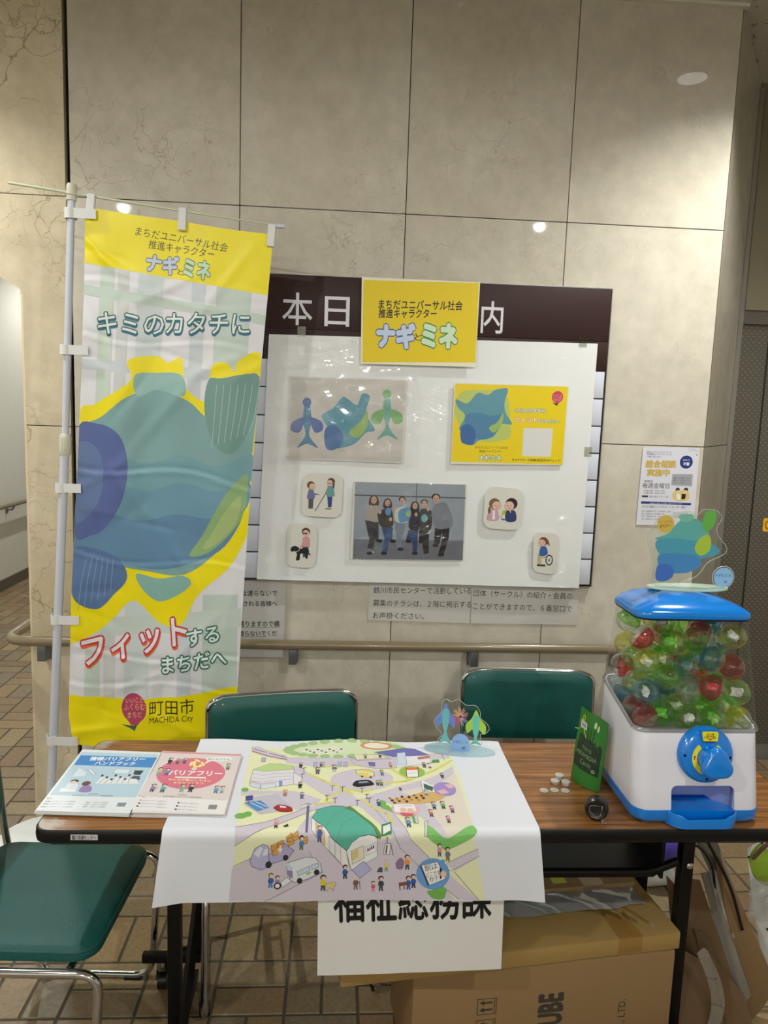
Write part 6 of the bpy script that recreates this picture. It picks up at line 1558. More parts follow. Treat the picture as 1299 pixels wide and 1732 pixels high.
lab = [('P', DG, [(12, 66), (18, 56), (26, 62), (30, 50), (38, 58), (44, 60), (50, 64), (56, 58), (64, 66), (70, 60), (78, 70), (86, 62), (92, 72), (94, 140), (8, 136)], 0)]
lab += [('P', DG, [(x, 34), (x + 2.5, 34), (x + 2.5, 66), (x, 66)], 0) for x in (42, 52, 62)] + [('L', (70, 110, 60), .8, [(15 + i * 9, 72), (18 + i * 9, 66 + (i % 3) * 3), (20 + i * 9, 78)], 0) for i in range(8)]
GT = (120, 150, 100)
lab += [('T', GT, 'TOKYO', (30, 92), (66, 92), (30, 80), .01, None, 0, None), ('T', GT, 'MILKMEDIA', (14, 108), (84, 108), (14, 95), .01, None, 0, None), ('T', GT, 'Candy', (32, 126), (72, 126), (32, 112), 0, None, 0, None), ('E', GT, 78, 130, 6, 5, 0, None), ('T', DG, '14', (75, 133), (81, 133), (75, 127), 0, None, 0, None)]
lab += [('E', (190, 205, 170), 62, 22, 4, 8, 0, None), ('E', (190, 205, 170), 72, 27, 3, 8, 0, None)]
print_on('printed_label', lab, pf, inkmat('ink_pouch', .5), pc_, base=.0004, grid=(100 / 24, 175 / 36), normal=pn_)
tq = [pf(x, y, .0012) for x, y in ((10, 26), (36, 28), (38, 44), (12, 45))]; f_, n_ = quadmap(tq, 26, 18, pn)
pt_ = prism('paper_tag', [(0, 0), (26, 0), (26, 18), (0, 18)], lambda x, y, d: f_(x, y, d), .0006, mat('tag_white', (205, 205, 208), .5), pc_); print_on('lettering', [('T', (40, 40, 60), '¥100玉', (4, 13), (22, 13), (4, 6), .02, None, 0, None), ('L', (190, 60, 60), .8, [(1, 2), (25, 2)], 0)], f_, inkmat('ink_flat'), pt_, base=.0009)
GY = mat('yellow_green_string', (190, 215, 60), .5)
tube('string', [pf(x, y, .002) for x, y in ((20, 27), (16, 18), (20, 12), (25, 17), (24, 27))], .0009, GY, pc_, 6); tube('string', [pf(18, 44, .002), pf(8, 52, .003), pf(-4, 56, .006)], .0009, GY, pc_, 6); tube('string', [pf(28, 44, .002), pf(34, 54, .002), pf(42, 62, .002)], .0009, GY, pc_, 6)
# tape measure
tm = thing('tape_measure', 'round black tape measure standing on edge near the table front', 'tape measure', (.622, -1.205, .7))
ta = Vector((-.35, -.93, .12)).normalized(); tcn = Vector((.622, -1.203, .7275))
BP = mat('black_plastic', (18, 18, 20), .25, coat=.3)
lathe('case', tcn, ta, [(.018, -.0145), (.024, -.013), (.0268, -.008), (.0272, .006), (.0255, .012), (.021, .0145), (.019, .0135)], BP, tm, 32)
a1 = ta.cross(Vector((0, 0, 1))).normalized(); b1 = a1.cross(ta).normalized()
tube('silver_trim', [tcn + ta * .0152 + a1 * x + b1 * y for x, y in fillet([Vector((-.013, .011, 0)), Vector((.015, .008, 0)), Vector((.016, -.005, 0)), Vector((.001, -.017, 0)), Vector((-.010, -.012, 0)), Vector((-.013, .011, 0))], .004) for x, y in [(x, y)]] if False else [tcn + ta * .015 + a1 * p.x + b1 * p.y for p in fillet([Vector((-.013, .011, 0)), Vector((.015, .008, 0)), Vector((.016, -.005, 0)), Vector((.001, -.017, 0)), Vector((-.010, -.012, 0)), Vector((-.013, .011, 0))], .004)], .0008, CHR, tm, 6)
box('end_hook', .6285, .6355, -1.222, -1.2205, .7005, .711, CHR, tm, .0004); box('end_hook', .6285, .6385, -1.228, -1.2205, .7005, .7018, CHR, tm, .0004)

# ------------------------------------------------------------------ capsule machine
BLUE = mat('blue_plastic', (4, 130, 228), .16, coat=.5, spec=.6); WBODY = mat('white_plastic', (232, 232, 244), .2, coat=.35); DBL = mat('deep_blue_plastic', (8, 60, 160), .3)
cm = thing('capsule_machine', 'blue and white tabletop capsule vending machine full of coloured capsules', 'vending machine', (.854, -1.09, .7))
CX = .854
def RR(hw, y0, y1, r, zf, n=6): return [(x, y, zf(x, y)) for x, y in rrect(CX - hw, CX + hw, y0, y1, r, n)]
def zc(z): return lambda x, y: z
ztop = lambda x, y: .920 + min(max((y + 1.17) / .20, 0), 1) ** 1.2 * .046
loft('base', [RR(.138, -1.208, -.965, .03, zc(.7015)), RR(.148, -1.226, -.955, .035, zc(.706)), RR(.153, -1.2335, -.952, .035, zc(.716)), RR(.1535, -1.2335, -.952, .035, zc(.737))], BLUE, cm)
rings = [RR(.1515, -1.2315, -.953, .034, zc(.7375))]
for t in (.02, .25, .5, .75, .97, 1.0):
    hw = .1525 - .003 * t - (.002 if t == 1 else 0); rings.append([(x, y, .7375 + (ztop(x, y) - .7375) * t) for x, y in rrect(CX - hw, CX + hw, -1.2325 + .033 * t + (.002 if t == 1 else 0), -.953 - .004 * t, .034, 6)])
rings.append([(x, y, ztop(x, y) - .001) for x, y in rrect(CX - .1455, CX + .1455, -1.1935, -.961, .03, 6)]); rings.append([(x, y, .897) for x, y in rrect(CX - .1455, CX + .1455, -1.1935, -.961, .03, 6)])
body = loft('body', rings, WBODY, None, world=False); body.parent = None
# cut the outlet opening out of the white shell
cut = prism('cutter', rrect(.787, .938, .700, .793, .014, 5), lambda x, z, d: Vector((x, -1.30 + d, z)), .17, WBODY, None)
md = body.modifiers.new('b', 'BOOLEAN'); md.operation = 'DIFFERENCE'; md.object = cut; md.solver = 'EXACT'
dg = bpy.context.evaluated_depsgraph_get(); dg.update(); me2 = bpy.data.meshes.new_from_object(body.evaluated_get(dg)); inv = parent_matrix(cm).inverted(); me2.transform(inv)
bpy.data.objects.remove(cut); bpy.data.objects.remove(body); me2.shade_smooth(); me2.set_sharp_from_angle(angle=math.radians(38)); body = link('body', me2, None, cm)
# outlet liner: slate upper walls, blue lower walls and floor
SL = mat('slate_flap', (132, 144, 196), .35)
lin_o = rrect(.7885, .9365, .7385, .7915, .013, 5)
bmL = bmesh.new()
def quadf(bm, pts): bm.faces.new([bm.verts.new(p) for p in pts])
yb, yf = -1.172, -1.2205
quadf(bmL, [(.7885, yb, .743), (.895, yb, .743), (.895, yb, .792), (.7885, yb, .792)]); quadf(bmL, [(.895, yb, .743), (.9365, -1.208, .722), (.9365, -1.208, .792), (.895, yb, .792)]); quadf(bmL, [(.9365, -1.208, .722), (.9365, yf, .718), (.9365, yf, .785), (.9365, -1.208, .792)]); quadf(bmL, [(.7885, yf, .725), (.7885, yb, .743), (.7885, yb, .792), (.7885, yf, .785)])
bm_obj('outlet_flap', bmL, SL, cm, world=True)
bmL = bmesh.new(); quadf(bmL, [(.789, yb - .001, .716), (.895, yb - .001, .716), (.895, yb - .001, .744), (.789, yb - .001, .744)]); quadf(bmL, [(.895, yb - .001, .716), (.9362, -1.21, .711), (.9362, -1.21, .723), (.895, yb - .001, .744)]); quadf(bmL, [(.7888, yf, .711), (.7888, yb, .711), (.7888, yb, .744), (.7888, yf, .726)])
bm_obj('outlet_wall', bmL, DBL, cm, world=True)
bmL = bmesh.new(); quadf(bmL, [(.789, yb, .719), (.896, yb, .719), (.9363, -1.212, .7105), (.9363, -1.235, .7105), (.789, -1.235, .7105)]); bm_obj('outlet_floor', bmL, BLUE, cm, world=True)
# tray
def tr_ring(i_, zf): return [(x, y, zf(x, y)) for x, y in rrect(.773 + i_, .946 - i_, -1.262 + i_, -1.15 - i_, .042 - i_, 7)]
rim = lambda x, y: .7385 - .0135 * (1 / (1 + math.exp((y + 1.236) * 260))) * (1 / (1 + math.exp((abs(x - .858) - .047) * 260)))
loft('tray', [tr_ring(.012, zc(.7022)), tr_ring(.003, zc(.706)), tr_ring(0, lambda x, y: rim(x, y) - .002), tr_ring(.001, rim), tr_ring(.004, rim), tr_ring(.005, lambda x, y: rim(x, y) - .002), tr_ring(.010, zc(.710)), tr_ring(.018, zc(.708))], BLUE, cm)
# dial: round blue plate on the sloping front, slot, yellow ring, knob
dc = Vector((.8655, -1.2115, .866)); dn = Vector((0, -1, .165)).normalized(); du_ = Vector((1, 0, 0)); dv_ = dn.cross(du_) * -1
if dv_.z < 0: dv_ = -dv_
def dl(x, y, h=0): return dc + du_ * x + dv_ * y + dn * h
def dring(r_, h, n=40): return [dl(r_ * math.cos(2 * math.pi * k / n), r_ * math.sin(2 * math.pi * k / n), h) for k in range(n)]
loft('dial_plate', [dring(.0655, -.004), dring(.0655, .004), dring(.0635, .009), dring(.056, .014), dring(.045, .0165)], BLUE, cm)
yr = [dl(.0385 * math.cos(a), -.006 + .0385 * math.sin(a), .0172) for a in [math.radians(125 + 290 * k / 40) for k in range(41)]]; yi = [dl(.027 * math.cos(a), -.006 + .027 * math.sin(a), .0172) for a in [math.radians(125 + 290 * k / 40) for k in range(41)]]
yo = mesh('yellow_ring', yr + yi, [(k, k + 1, 42 + k, 41 + k) for k in range(40)], mat('yellow_label', (240, 226, 40), .35), cm, world=True)
RED = (190, 40, 60)
arr = []
for a0 in (175, 272, 10):
    a = math.radians(a0); cxx, cyy = 32.5 * math.cos(a), -6 + 32.5 * math.sin(a); tx, ty = math.sin(a), -math.cos(a)
    if a0 == 10: tx, ty = -tx, -ty
    if a0 == 175: tx, ty = tx, ty
    nx, ny = -ty, tx; L_ = 6
    arr += [('P', RED, [(cxx - tx * L_ + nx * 1.3, cyy - ty * L_ + ny * 1.3), (cxx + nx * 1.3, cyy + ny * 1.3), (cxx - nx * 1.3, cyy - ny * 1.3), (cxx - tx * L_ - nx * 1.3, cyy - ty * L_ - ny * 1.3)], 0), ('P', RED, [(cxx + nx * 3, cyy + ny * 3), (cxx + tx * 5, cyy + ty * 5), (cxx - nx * 3, cyy - ny * 3)], 0)]
print_on('arrow', arr, lambda x, y, l: dl(x / 1000, y / 1000, .0172 + l), inkmat('ink_flat'), cm, base=.0003)
bmS = bmesh.new()
slot = [(-.022, .040), (.020, .040), (.026, .028), (-.022, .028)]
loft('slot_housing', [[dl(x, y, .012) for x, y in ((-.021, .058), (.021, .058), (.025, .031), (-.021, .031))], [dl(x, y, .024) for x, y in ((-.018, .0565), (.0175, .0565), (.0185, .036), (-.017, .036))]], BLUE, cm, angle=20)
yp = prism('yellow_plate', [(-.0165, .0575), (.0165, .0575), (.0200, .0545), (.0178, .0355), (-.0158, .0355), (-.0190, .0545)], lambda x, y, d: dl(x, y, .0245 + d), .0008, mat('yellow_label', (240, 226, 40), .35), cm)
print_on('lettering', [('T', K0, t_, (x0_, y_), (x1_, y_), (x0_, y_ + 7), .03, None, 0, None) for K0, t_, x0_, x1_, y_ in (((30, 30, 40), 'コインを', -10, 9, 47.5), ((30, 30, 40), 'いれてね♪', -14, 13, 41.5))] + [('P', RED, [(-7, 40.6), (7, 40.6), (0, 37.6)], 0)], lambda x, y, l: dl(x / 1000, y / 1000, .0253 + l), inkmat('ink_flat'), yp, base=.0003)
prism('coin_slot', [(-.013, .0345), (.015, .0345), (.015, .0315), (-.013, .0315)], lambda x, y, d: dl(x, y, .0165 + d), .0022, mat('slot_black', (14, 14, 18), .4), cm)
for a0 in (180, 355, 268):
    a = math.radians(a0); lathe('screw', dl(.054 * math.cos(a), .054 * math.sin(a), .0135), dn, [(.0032, 0), (.0032, .0018), (.001, .002)], mat('slot_black', (14, 14, 18), .4), cm, 10)
def kn(s_, h):
    pts = []
    for k in range(36):
        a = 2 * math.pi * k / 36; r_ = .0345 * (1 + .13 * math.cos(3 * (a - math.radians(-30)))); pts.append(dl(.006 + s_ * r_ * math.cos(a), -.012 + s_ * r_ * math.sin(a), h))
    return pts
loft('knob', [[dl(.001 + .027 * math.cos(2 * math.pi * k / 36), -.006 + .027 * math.sin(2 * math.pi * k / 36), .016) for k in range(36)], [dl(.003 + .028 * math.cos(2 * math.pi * k / 36), -.008 + .028 * math.sin(2 * math.pi * k / 36), .026) for k in range(36)], kn(1.0, .040), kn(.98, .050), kn(.9, .0545), kn(.75, .056)], BLUE, cm, angle=50)
# clear hopper
CLR = clearmat('clear_hopper', (250, 251, 251), .016, edge=.5)
def hop(t, off=0):
    hw = .1515 + (.139 - .1515) * t; y0 = -1.2015 + (-1.1395 + 1.2015) * t; y1 = -.957 - .016 * t
    return [(x, y, ztop(x, y) - .004 + (1.168 - ztop(x, y) + .004) * t) for x, y in rrect(CX - hw - off, CX + hw + off, y0 - off, y1 + off, .03, 6)]
loft('hopper', [hop(k / 6) for k in range(7)], CLR, cm, (0, 0))
loft('hopper_rim', [hop(-.012, .001), hop(0.0, .0025), hop(.018, .0022), hop(.03, .0005)], clearmat('clear_rim', (205, 208, 210), .16, .75), cm, (0, 0))
# white sloping floor inside the hopper
loft('hopper_floor', [[(x, y, .8975) for x, y in rrect(CX - .145, CX + .145, -1.193, -.9615, .03, 6)], [(x, y, .8995) for x, y in rrect(CX - .12, CX + .12, -1.17, -.98, .03, 6)]], mat('grey_hopper_floor', (150, 152, 158), .5), cm, (0, 1))
# lid
def lid(hw, y0, y1, z, arch=0): return [(x, y, z + arch * (1 - ((x - CX) / .15) ** 2)) for x, y in rrect(CX - hw, CX + hw, y0, y1, .034 if hw > .1 else .03, 6)]
loft('lid_gasket', [lid(.1405, -1.142, -.970, 1.163), lid(.1425, -1.144, -.968, 1.1665), lid(.1425, -1.144, -.968, 1.168)], mat('dark_gasket', (20, 30, 60), .5), cm)
loft('lid', [lid(.1435, -1.145, -.967, 1.1685), lid(.1445, -1.146, -.966, 1.174, .004), lid(.1435, -1.144, -.968, 1.178, .014), lid(.139, -1.137, -.972, 1.181, .022), lid(.126, -1.118, -.982, 1.184, .028), lid(.09, -1.09, -1.0, 1.186, .0295), lid(.05, -1.07, -1.02, 1.1865, .0295)], BLUE, cm, angle=60)

# ------------------------------------------------------------------ capsules in the hopper: settled by a small relaxation
rng = np.random.RandomState(11); NC = 62; Rc = .0308
P = np.stack([rng.uniform(.735, .975, NC), rng.uniform(-1.16, -.99, NC), rng.uniform(.95, 1.6, NC)], 1)
for it in range(1700):
    P[:, 2] -= .0016 if it < 900 else (.0003 if it < 1400 else 0)
    for _ in range(2):
        D = P[:, None] - P[None]; dist = np.sqrt((D ** 2).sum(-1)) + np.eye(NC) * 9; ov = np.clip(2 * Rc - dist, 0, None); P += (D / dist[..., None] * ov[..., None] * .5).sum(1) * .5
        t = np.clip((P[:, 2] - .92) / .247, 0, 1); hw = .1455 + (.1365 - .1455) * t - Rc; y0 = -1.1935 + .056 * t + Rc; y1 = -.961 - .014 * t - Rc
        P[:, 0] = np.clip(P[:, 0], CX - hw, CX + hw); P[:, 1] = np.clip(P[:, 1], y0, y1); zf = .900 + np.clip((P[:, 1] + 1.12) / .15, 0, 1) * .03; P[:, 2] = np.maximum(P[:, 2], zf + Rc)
P = P[P[:, 2] < 1.168 - Rc * .8]; Rc = .0302
HUES = {'green': (186, 242, 130), 'yellow': (246, 244, 130), 'red': (248, 112, 120), 'blue': (110, 200, 244), 'teal': (170, 232, 226)}
def half(sg, n=20, m_=9, r_=None):
    r_ = r_ or Rc; v = []; 
    for j in range(m_ + 1):
        th = (math.pi / 2) * j / m_; 
        for k in range(n): a = 2 * math.pi * k / n; v.append((r_ * math.cos(th) * math.cos(a), r_ * math.cos(th) * math.sin(a), sg * (r_ * math.sin(th) * .97 + .0004)))
    f = [(j * n + k, j * n + (k + 1) % n, (j + 1) * n + (k + 1) % n, (j + 1) * n + k) for j in range(m_) for k in range(n)]
    me = bpy.data.meshes.new('half'); me.from_pydata(v, [], f); me.shade_smooth(); return me
HM = {}
for k, c in HUES.items():
    me = half(1); me.materials.append(clearmat('capsule_' + k, c, .09, .8, edge=.75)); HM[k] = me
RIMS = {}
for k, c in list(HUES.items()) + [('clear', (236, 242, 240))]:
    v = [(r_ * math.cos(2 * math.pi * a / 28), r_ * math.sin(2 * math.pi * a / 28), z_) for r_, z_ in ((Rc * 1.0, -.0022), (Rc * 1.035, -.0018), (Rc * 1.035, .0018), (Rc * 1.0, .0022)) for a in range(28)]
    me = bpy.data.meshes.new('rim'); me.from_pydata(v, [], [(j * 28 + a, j * 28 + (a + 1) % 28, (j + 1) * 28 + (a + 1) % 28, (j + 1) * 28 + a) for j in range(3) for a in range(28)]); me.shade_smooth(); me.materials.append(clearmat('capsule_rim_' + k, c, .12, .72)); RIMS[k] = me
cme = half(-1, r_=Rc * 1.01); cme.materials.append(clearmat('capsule_clear', (249, 252, 250), .09, .96, edge=.85)); 
c2 = half(1); c2.materials.append(MATS['capsule_clear']); HM['clear'] = c2
def crumple(seed, c):
    bm = bmesh.new(); bmesh.ops.create_cube(bm, size=.021); bmesh.ops.subdivide_edges(bm, edges=bm.edges[:], cuts=2, use_grid_fill=True); rr_ = random.Random(seed)
    for v in bm.verts: v.co = Vector((v.co.x * 1.15, v.co.y * .8, v.co.z * .45)) + Vector((rr_.uniform(-1, 1), rr_.uniform(-1, 1), rr_.uniform(-1, 1))) * .0036
    me = bpy.data.meshes.new('content'); bm.to_mesh(me); bm.free(); me.materials.append(mat('content_%d_%d_%d' % c, c, .6)); return me
CM_ = [crumple(i, c) for i, c in enumerate([(228, 230, 228), (170, 226, 110), (190, 214, 226), (230, 230, 222), (220, 220, 214), (150, 160, 170), (232, 226, 190)])]
order = sorted(range(len(P)), key=lambda i: (P[i, 1]))
hue_seq = ['green', 'red', 'green', 'yellow', 'blue', 'green', 'clear', 'red', 'green', 'yellow', 'green', 'blue', 'green', 'red', 'yellow', 'teal', 'green']
cat_ = {}
for idx, i in enumerate(order):
    x, y, z = P[i]; lay = ['bottom', 'second', 'third', 'top'][min(3, int((z - .90) / .062))]; dep = 'front' if y < -1.125 else ('middle' if y < -1.06 else 'back'); cat_.setdefault((lay, dep), []).append((x, i))
capn = {}
for (lay, dep), L_ in cat_.items():
    L_.sort()
    for n_, (x, i) in enumerate(L_): capn[i] = '%s from the left in the %s of the %s layer' % (['first', 'second', 'third', 'fourth', 'fifth', 'sixth', 'seventh', 'eighth', 'ninth', 'tenth'][min(9, n_)], dep, lay)
for idx, i in enumerate(order):
    hue = hue_seq[idx % len(hue_seq)]; t = thing('toy_capsule', '%s plastic capsule, %s' % ('half ' + hue if hue != 'clear' else 'all clear', capn[i]), 'capsule', tuple(P[i]), 0, 'toy capsules inside the machine')
    R_ = Matrix.Rotation(random.uniform(0, 6.28), 4, 'Z') @ Matrix.Rotation(random.uniform(.4, 2.6), 4, 'X')
    for nm, me in (('coloured_half' if hue != 'clear' else 'clear_half', HM[hue]), ('clear_half', cme), ('seam_rim', RIMS[hue])):
        o = bpy.data.objects.new(nm, me); COL.objects.link(o); o.parent = t; o.matrix_local = R_
    if idx % 5 in (1, 3): continue
    o = bpy.data.objects.new('paper_slip', CM_[(idx * 5) % 7 if idx % 4 else (1 if hue == 'green' else 0)]); COL.objects.link(o); o.parent = t; o.matrix_local = R_ @ Matrix.Rotation(random.uniform(0, 3), 4, 'Y')

# ------------------------------------------------------------------ acrylic stands
ACR = clearmat('clear_acrylic', (250, 253, 252), .03); ACE = mat('acrylic_edge', (196, 206, 200), .2)
def acrylic_plate(name, outline, fn, parent, th=.003):
    p = spline(outline, 4) if len(outline) < 60 else outline
    return prism(name, p, fn, th, ACR, parent)
def wash_ink(): return inkmat('ink_acrylic', .3, coat=.3)
# large stand on the machine lid
a1_ = thing('acrylic_stand', 'large clear acrylic stand with a blue-green wash print on the machine lid', 'acrylic stand', (.885, -1.02, 1.214))
AY = -1.02
def A1(x, y, d=0): return Vector((.783 + x / 1000, AY + d, 1.219 + y / 1000))
o1 = [(12, 6), (8, 50), (-4, 95), (-12, 130), (2, 150), (14, 172), (40, 180), (62, 178), (74, 190), (96, 190), (112, 182), (128, 196), (160, 194), (176, 176), (166, 152), (172, 130), (192, 108), (196, 90), (180, 78), (150, 62), (128, 30), (100, 16), (60, 2)]
acrylic_plate('plate', o1, A1, a1_)
wash = [('E', (226, 196, 90), 32, 158, 22, 22, 0, None), ('T', (180, 90, 60), 'まちだへ', (18, 147), (48, 151), (18, 156), .02, None, 0, None), ('T', (180, 90, 60), 'フィットする', (15, 158), (48, 161), (15, 166), 0, None, 0, None),
 ('P', (104, 186, 180), [(8, 120), (40, 134), (70, 168), (110, 172), (136, 150), (150, 120), (120, 104), (60, 110)], 1),
 ('P', (84, 168, 192), [(10, 112), (50, 122), (100, 118), (150, 112), (178, 92), (150, 76), (90, 70), (30, 76)], 1), ('P', (78, 148, 205), [(22, 80), (70, 84), (120, 78), (132, 56), (100, 36), (50, 34), (24, 50)], 1), ('P', (74, 122, 205), [(22, 54), (56, 52), (62, 26), (40, 12), (18, 18)], 1),
 ('P', (110, 190, 84), [(134, 192), (158, 190), (156, 158), (138, 140), (126, 160)], 1), ('P', (186, 212, 70), [(120, 120), (140, 134), (152, 120), (150, 92), (128, 80), (112, 96)], 1), ('P', (130, 200, 176), [(64, 180), (98, 184), (100, 168), (76, 164)], 1)]
print_on('printed_wash', wash, lambda x, y, l: A1(x, y, -l), wash_ink(), a1_, base=.0004, k=.9)
def A1b(x, y, d=0): return Vector((.972 + x / 1000, AY - .008 + d, 1.246 + y / 1000))
prism('round_plate', ell(0, 0, 28, 28, 36), A1b, .003, ACR, a1_); tube('round_plate_rim', [A1b(x, y, .001) for x, y in ell(0, 0, 28, 28, 36)], .0009, ACE, a1_, 6, closed=True); tube('plate_rim', [A1(x, y, .0015) for x, y in spline(o1, 4)], .0007, ACE, a1_, 6, closed=True)
print_on('printed_wash', [('E', (150, 196, 236), 0, 0, 25, 25, 0, None), ('T', (60, 120, 190), 'ナギと', (-21, 1), (1, 1), (-21, 9), .03, None, 0, None), ('T', (90, 180, 90), 'ミネ', (3, 1), (20, 1), (3, 9), .03, None, 0, None), ('P', (110, 140, 200), [(3, -9), (10, -9), (10, -14), (3, -14)], 0)], lambda x, y, l: A1b(x, y, -l), wash_ink(), a1_, base=.0004)
loft('base_plate', [[(.886 + .105 * math.cos(a) * s_, AY + .001 + .036 * math.sin(a) * s_, z_) for a in [2 * math.pi * k / 48 for k in range(48)]] for s_, z_ in ((.99, 1.2135), (1, 1.2145), (1, 1.2185), (.99, 1.2195))], mat('milky_green_acrylic', (196, 226, 206), .15, coat=.4), a1_)
# small double stand at the rear edge of the table
a2_ = thing('acrylic_stand', 'small clear acrylic stand with blue and green washes at the rear of the map', 'acrylic stand', (.365, -.86, .705))
d2 = Vector((.985, -.17, 0)).normalized()
ao = Vector((.283, -.842, .7105))
def A2(x, y, d=0): return ao + d2 * (x / 1000) + Vector((0, .02 * y / 150, y / 1000)) + Vector((-.17, -.985, 0)) * -d
o2 = [(16, 4), (26, 30), (12, 44), (2, 62), (12, 76), (22, 84), (24, 112), (36, 124), (52, 118), (74, 126), (96, 112), (126, 112), (140, 96), (142, 80), (162, 66), (168, 52), (156, 40), (142, 36), (138, 6)]
acrylic_plate('plate', [(x * .92, y * 1.05) for x, y in o2], A2, a2_, .0025); tube('plate_rim', [A2(x * .92, y * 1.05, -.0015) for x, y in spline(o2, 4)], .0006, ACE, a2_, 6, closed=True)
w2_ = []
for cx_, cA, cB in ((36, (110, 190, 196), (110, 140, 215)), (128, (110, 200, 180), (170, 214, 80))):
    top_ = 112 if cx_ < 50 else 100
    w2_ += [('P', cB, [(cx_, top_), (cx_ + 13, top_ - 22), (cx_ + 30, top_ - 40), (cx_ + 26, top_ - 62), (cx_ + 8, top_ - 50), (cx_ - 8, top_ - 50), (cx_ - 26, top_ - 62), (cx_ - 30, top_ - 40), (cx_ - 13, top_ - 22)], 1),
            ('P', cA, [(cx_ - 9, top_ - 18), (cx_ + 9, top_ - 18), (cx_ + 9, top_ - 55), (cx_ + 4, top_ - 76), (cx_ + 18, 8), (cx_, 12), (cx_ - 18, 8), (cx_ - 4, top_ - 76), (cx_ - 9, top_ - 55)], 1)]
for k in range(28):
    a = 2 * math.pi * k / 28; c_ = [(240, 190, 170), (240, 226, 160), (226, 90, 130), (170, 210, 240)][int(k / 7) if k % 3 else 2]; r1_, r2_2 = 5, 20 + (k % 3) * 3
    w2_.append(('L', c_, 1.3, [(80 + r1_ * math.cos(a), 80 + r1_ * math.sin(a)), (80 + r2_2 * math.cos(a), 80 + r2_2 * math.sin(a))], 0))
print_on('printed_wash', [(e[0], e[1], [(x * .92, y * 1.05) for x, y in e[2]], e[3]) if e[0] == 'P' else (('E', e[1], e[2] * .92, e[3] * 1.05, e[4], e[5], 0, None) if e[0] == 'E' else ('L', e[1], e[2], [(x * .92, y * 1.05) for x, y in e[3]], 0)) for e in w2_], lambda x, y, l: A2(x, y, -l), wash_ink(), a2_, base=.0004)
def A3(x, y, d=0): return ao + d2 * (.072 + x / 1000) + Vector((0, -.022, y / 1000 - .002)) + Vector((-.17, -.985, 0)) * -d
arch_ = [(-27, 0), (27, 0), (27, 22)] + [(27 * math.cos(a), 22 + 30 * math.sin(a)) for a in [math.pi * k / 12 for k in range(1, 12)]] + [(-27, 22)]
prism('front_plate', arch_, A3, .0025, ACR, a2_); print_on('printed_wash', [('P', (140, 180, 235), [(x * .93, y * .95 + 1) for x, y in arch_], 0), ('T', (70, 110, 190), 'ナギと', (-20, 22), (0, 22), (-20, 31), .03, None, 0, None), ('T', (100, 190, 80), 'ミネ', (2, 22), (19, 22), (2, 31), .03, None, 0, None), ('P', (110, 130, 190), [(4, 6), (14, 6), (14, 14), (4, 14)], 0)], lambda x, y, l: A3(x, y, -l), wash_ink(), a2_, base=.0004)
loft('base_plate', [[tuple(ao + d2 * (.072 + .098 * math.cos(a) * s_) + Vector((0, -.012 + .035 * math.sin(a) * s_, z_))) for a in [2 * math.pi * k / 40 for k in range(40)]] for s_, z_ in ((.99, -.006), (1, -.005), (1, -.0015), (.99, -.0005))], clearmat('pale_blue_acrylic', (216, 238, 242), .08, .6), a2_)

# ------------------------------------------------------------------ cartons and clutter under the table
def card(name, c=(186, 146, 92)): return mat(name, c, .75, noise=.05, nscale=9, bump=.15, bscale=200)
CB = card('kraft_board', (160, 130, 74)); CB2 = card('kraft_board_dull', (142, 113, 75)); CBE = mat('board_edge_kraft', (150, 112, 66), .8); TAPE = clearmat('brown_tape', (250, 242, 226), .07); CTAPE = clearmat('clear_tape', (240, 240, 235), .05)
def obox(p0, p1, dep):      # frame from a front edge p0->p1 and a depth to the back
    a = (p1 - p0); L_ = a.length; a.normalize(); b = Vector((-a.y, a.x, 0)); return a, b, L_
lb0, lb1 = Vector((.2085, -1.2, 0)), Vector((.885, -1.13, 0)); a, b, L_ = obox(lb0, lb1, .3)
bx1 = thing('shipping_carton', 'tall brown shipping carton with black lettering on the floor under the table', 'box', lb0 + a * L_ / 2 + b * .15)
def fb(x, y, z): return lb0 + a * x + b * y + Vector((0, 0, z))
def obj8(name, f, x0, x1, y0, y1, z0, z1, m, parent, bev=.002):
    bm = bmesh.new(); add_box(bm, x0, x1, y0, y1, z0, z1, bev, 2)
    for v in bm.verts: v.co = f(*v.co)
    return bm_obj(name, bm, m, parent, world=True, angle=35)
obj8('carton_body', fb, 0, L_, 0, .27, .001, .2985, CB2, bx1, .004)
def fbp(x, y, l): return fb(x / 1000, -l, .3 - y / 1000)
INKB = (62, 58, 52)
pr = [('T', INKB, 'CUBE', (389, 207), (389, 87), (309, 207), .045, None, 0, None), ('T', INKB, 'CO., LTD.', (556, 230), (556, 122), (530, 230), 0, None, 0, None)]
for y0 in (82, 139):
    pr += [('L', INKB, 1.6, [(163, y0), (211, y0), (211, y0 + 42), (163, y0 + 42), (163, y0)], 0), ('L', INKB, 1.6, [(206, y0 + 3), (206, y0 + 39)], 0)]
for yy in (93, 112): pr += [('P', INKB, [(168, yy), (180, yy - 7), (180, yy + 7)], 0), ('P', INKB, [(180, yy - 2.5), (201, yy - 2.5), (201, yy + 2.5), (180, yy + 2.5)], 0)]
pr += [('P', INKB, [(170, 150), (184, 146), (184, 154), (196, 158), (184, 162), (184, 170), (170, 166)], 1), ('L', INKB, 2.5, [(188, 150), (200, 158), (188, 168)], 0)]
print_on('printed_matter', pr, fbp, inkmat('ink_card', .75), bx1, base=.0006)
obj8('packing_tape', fb, .3, .36, .0, .27, .2984, .2989, TAPE, bx1, 0)
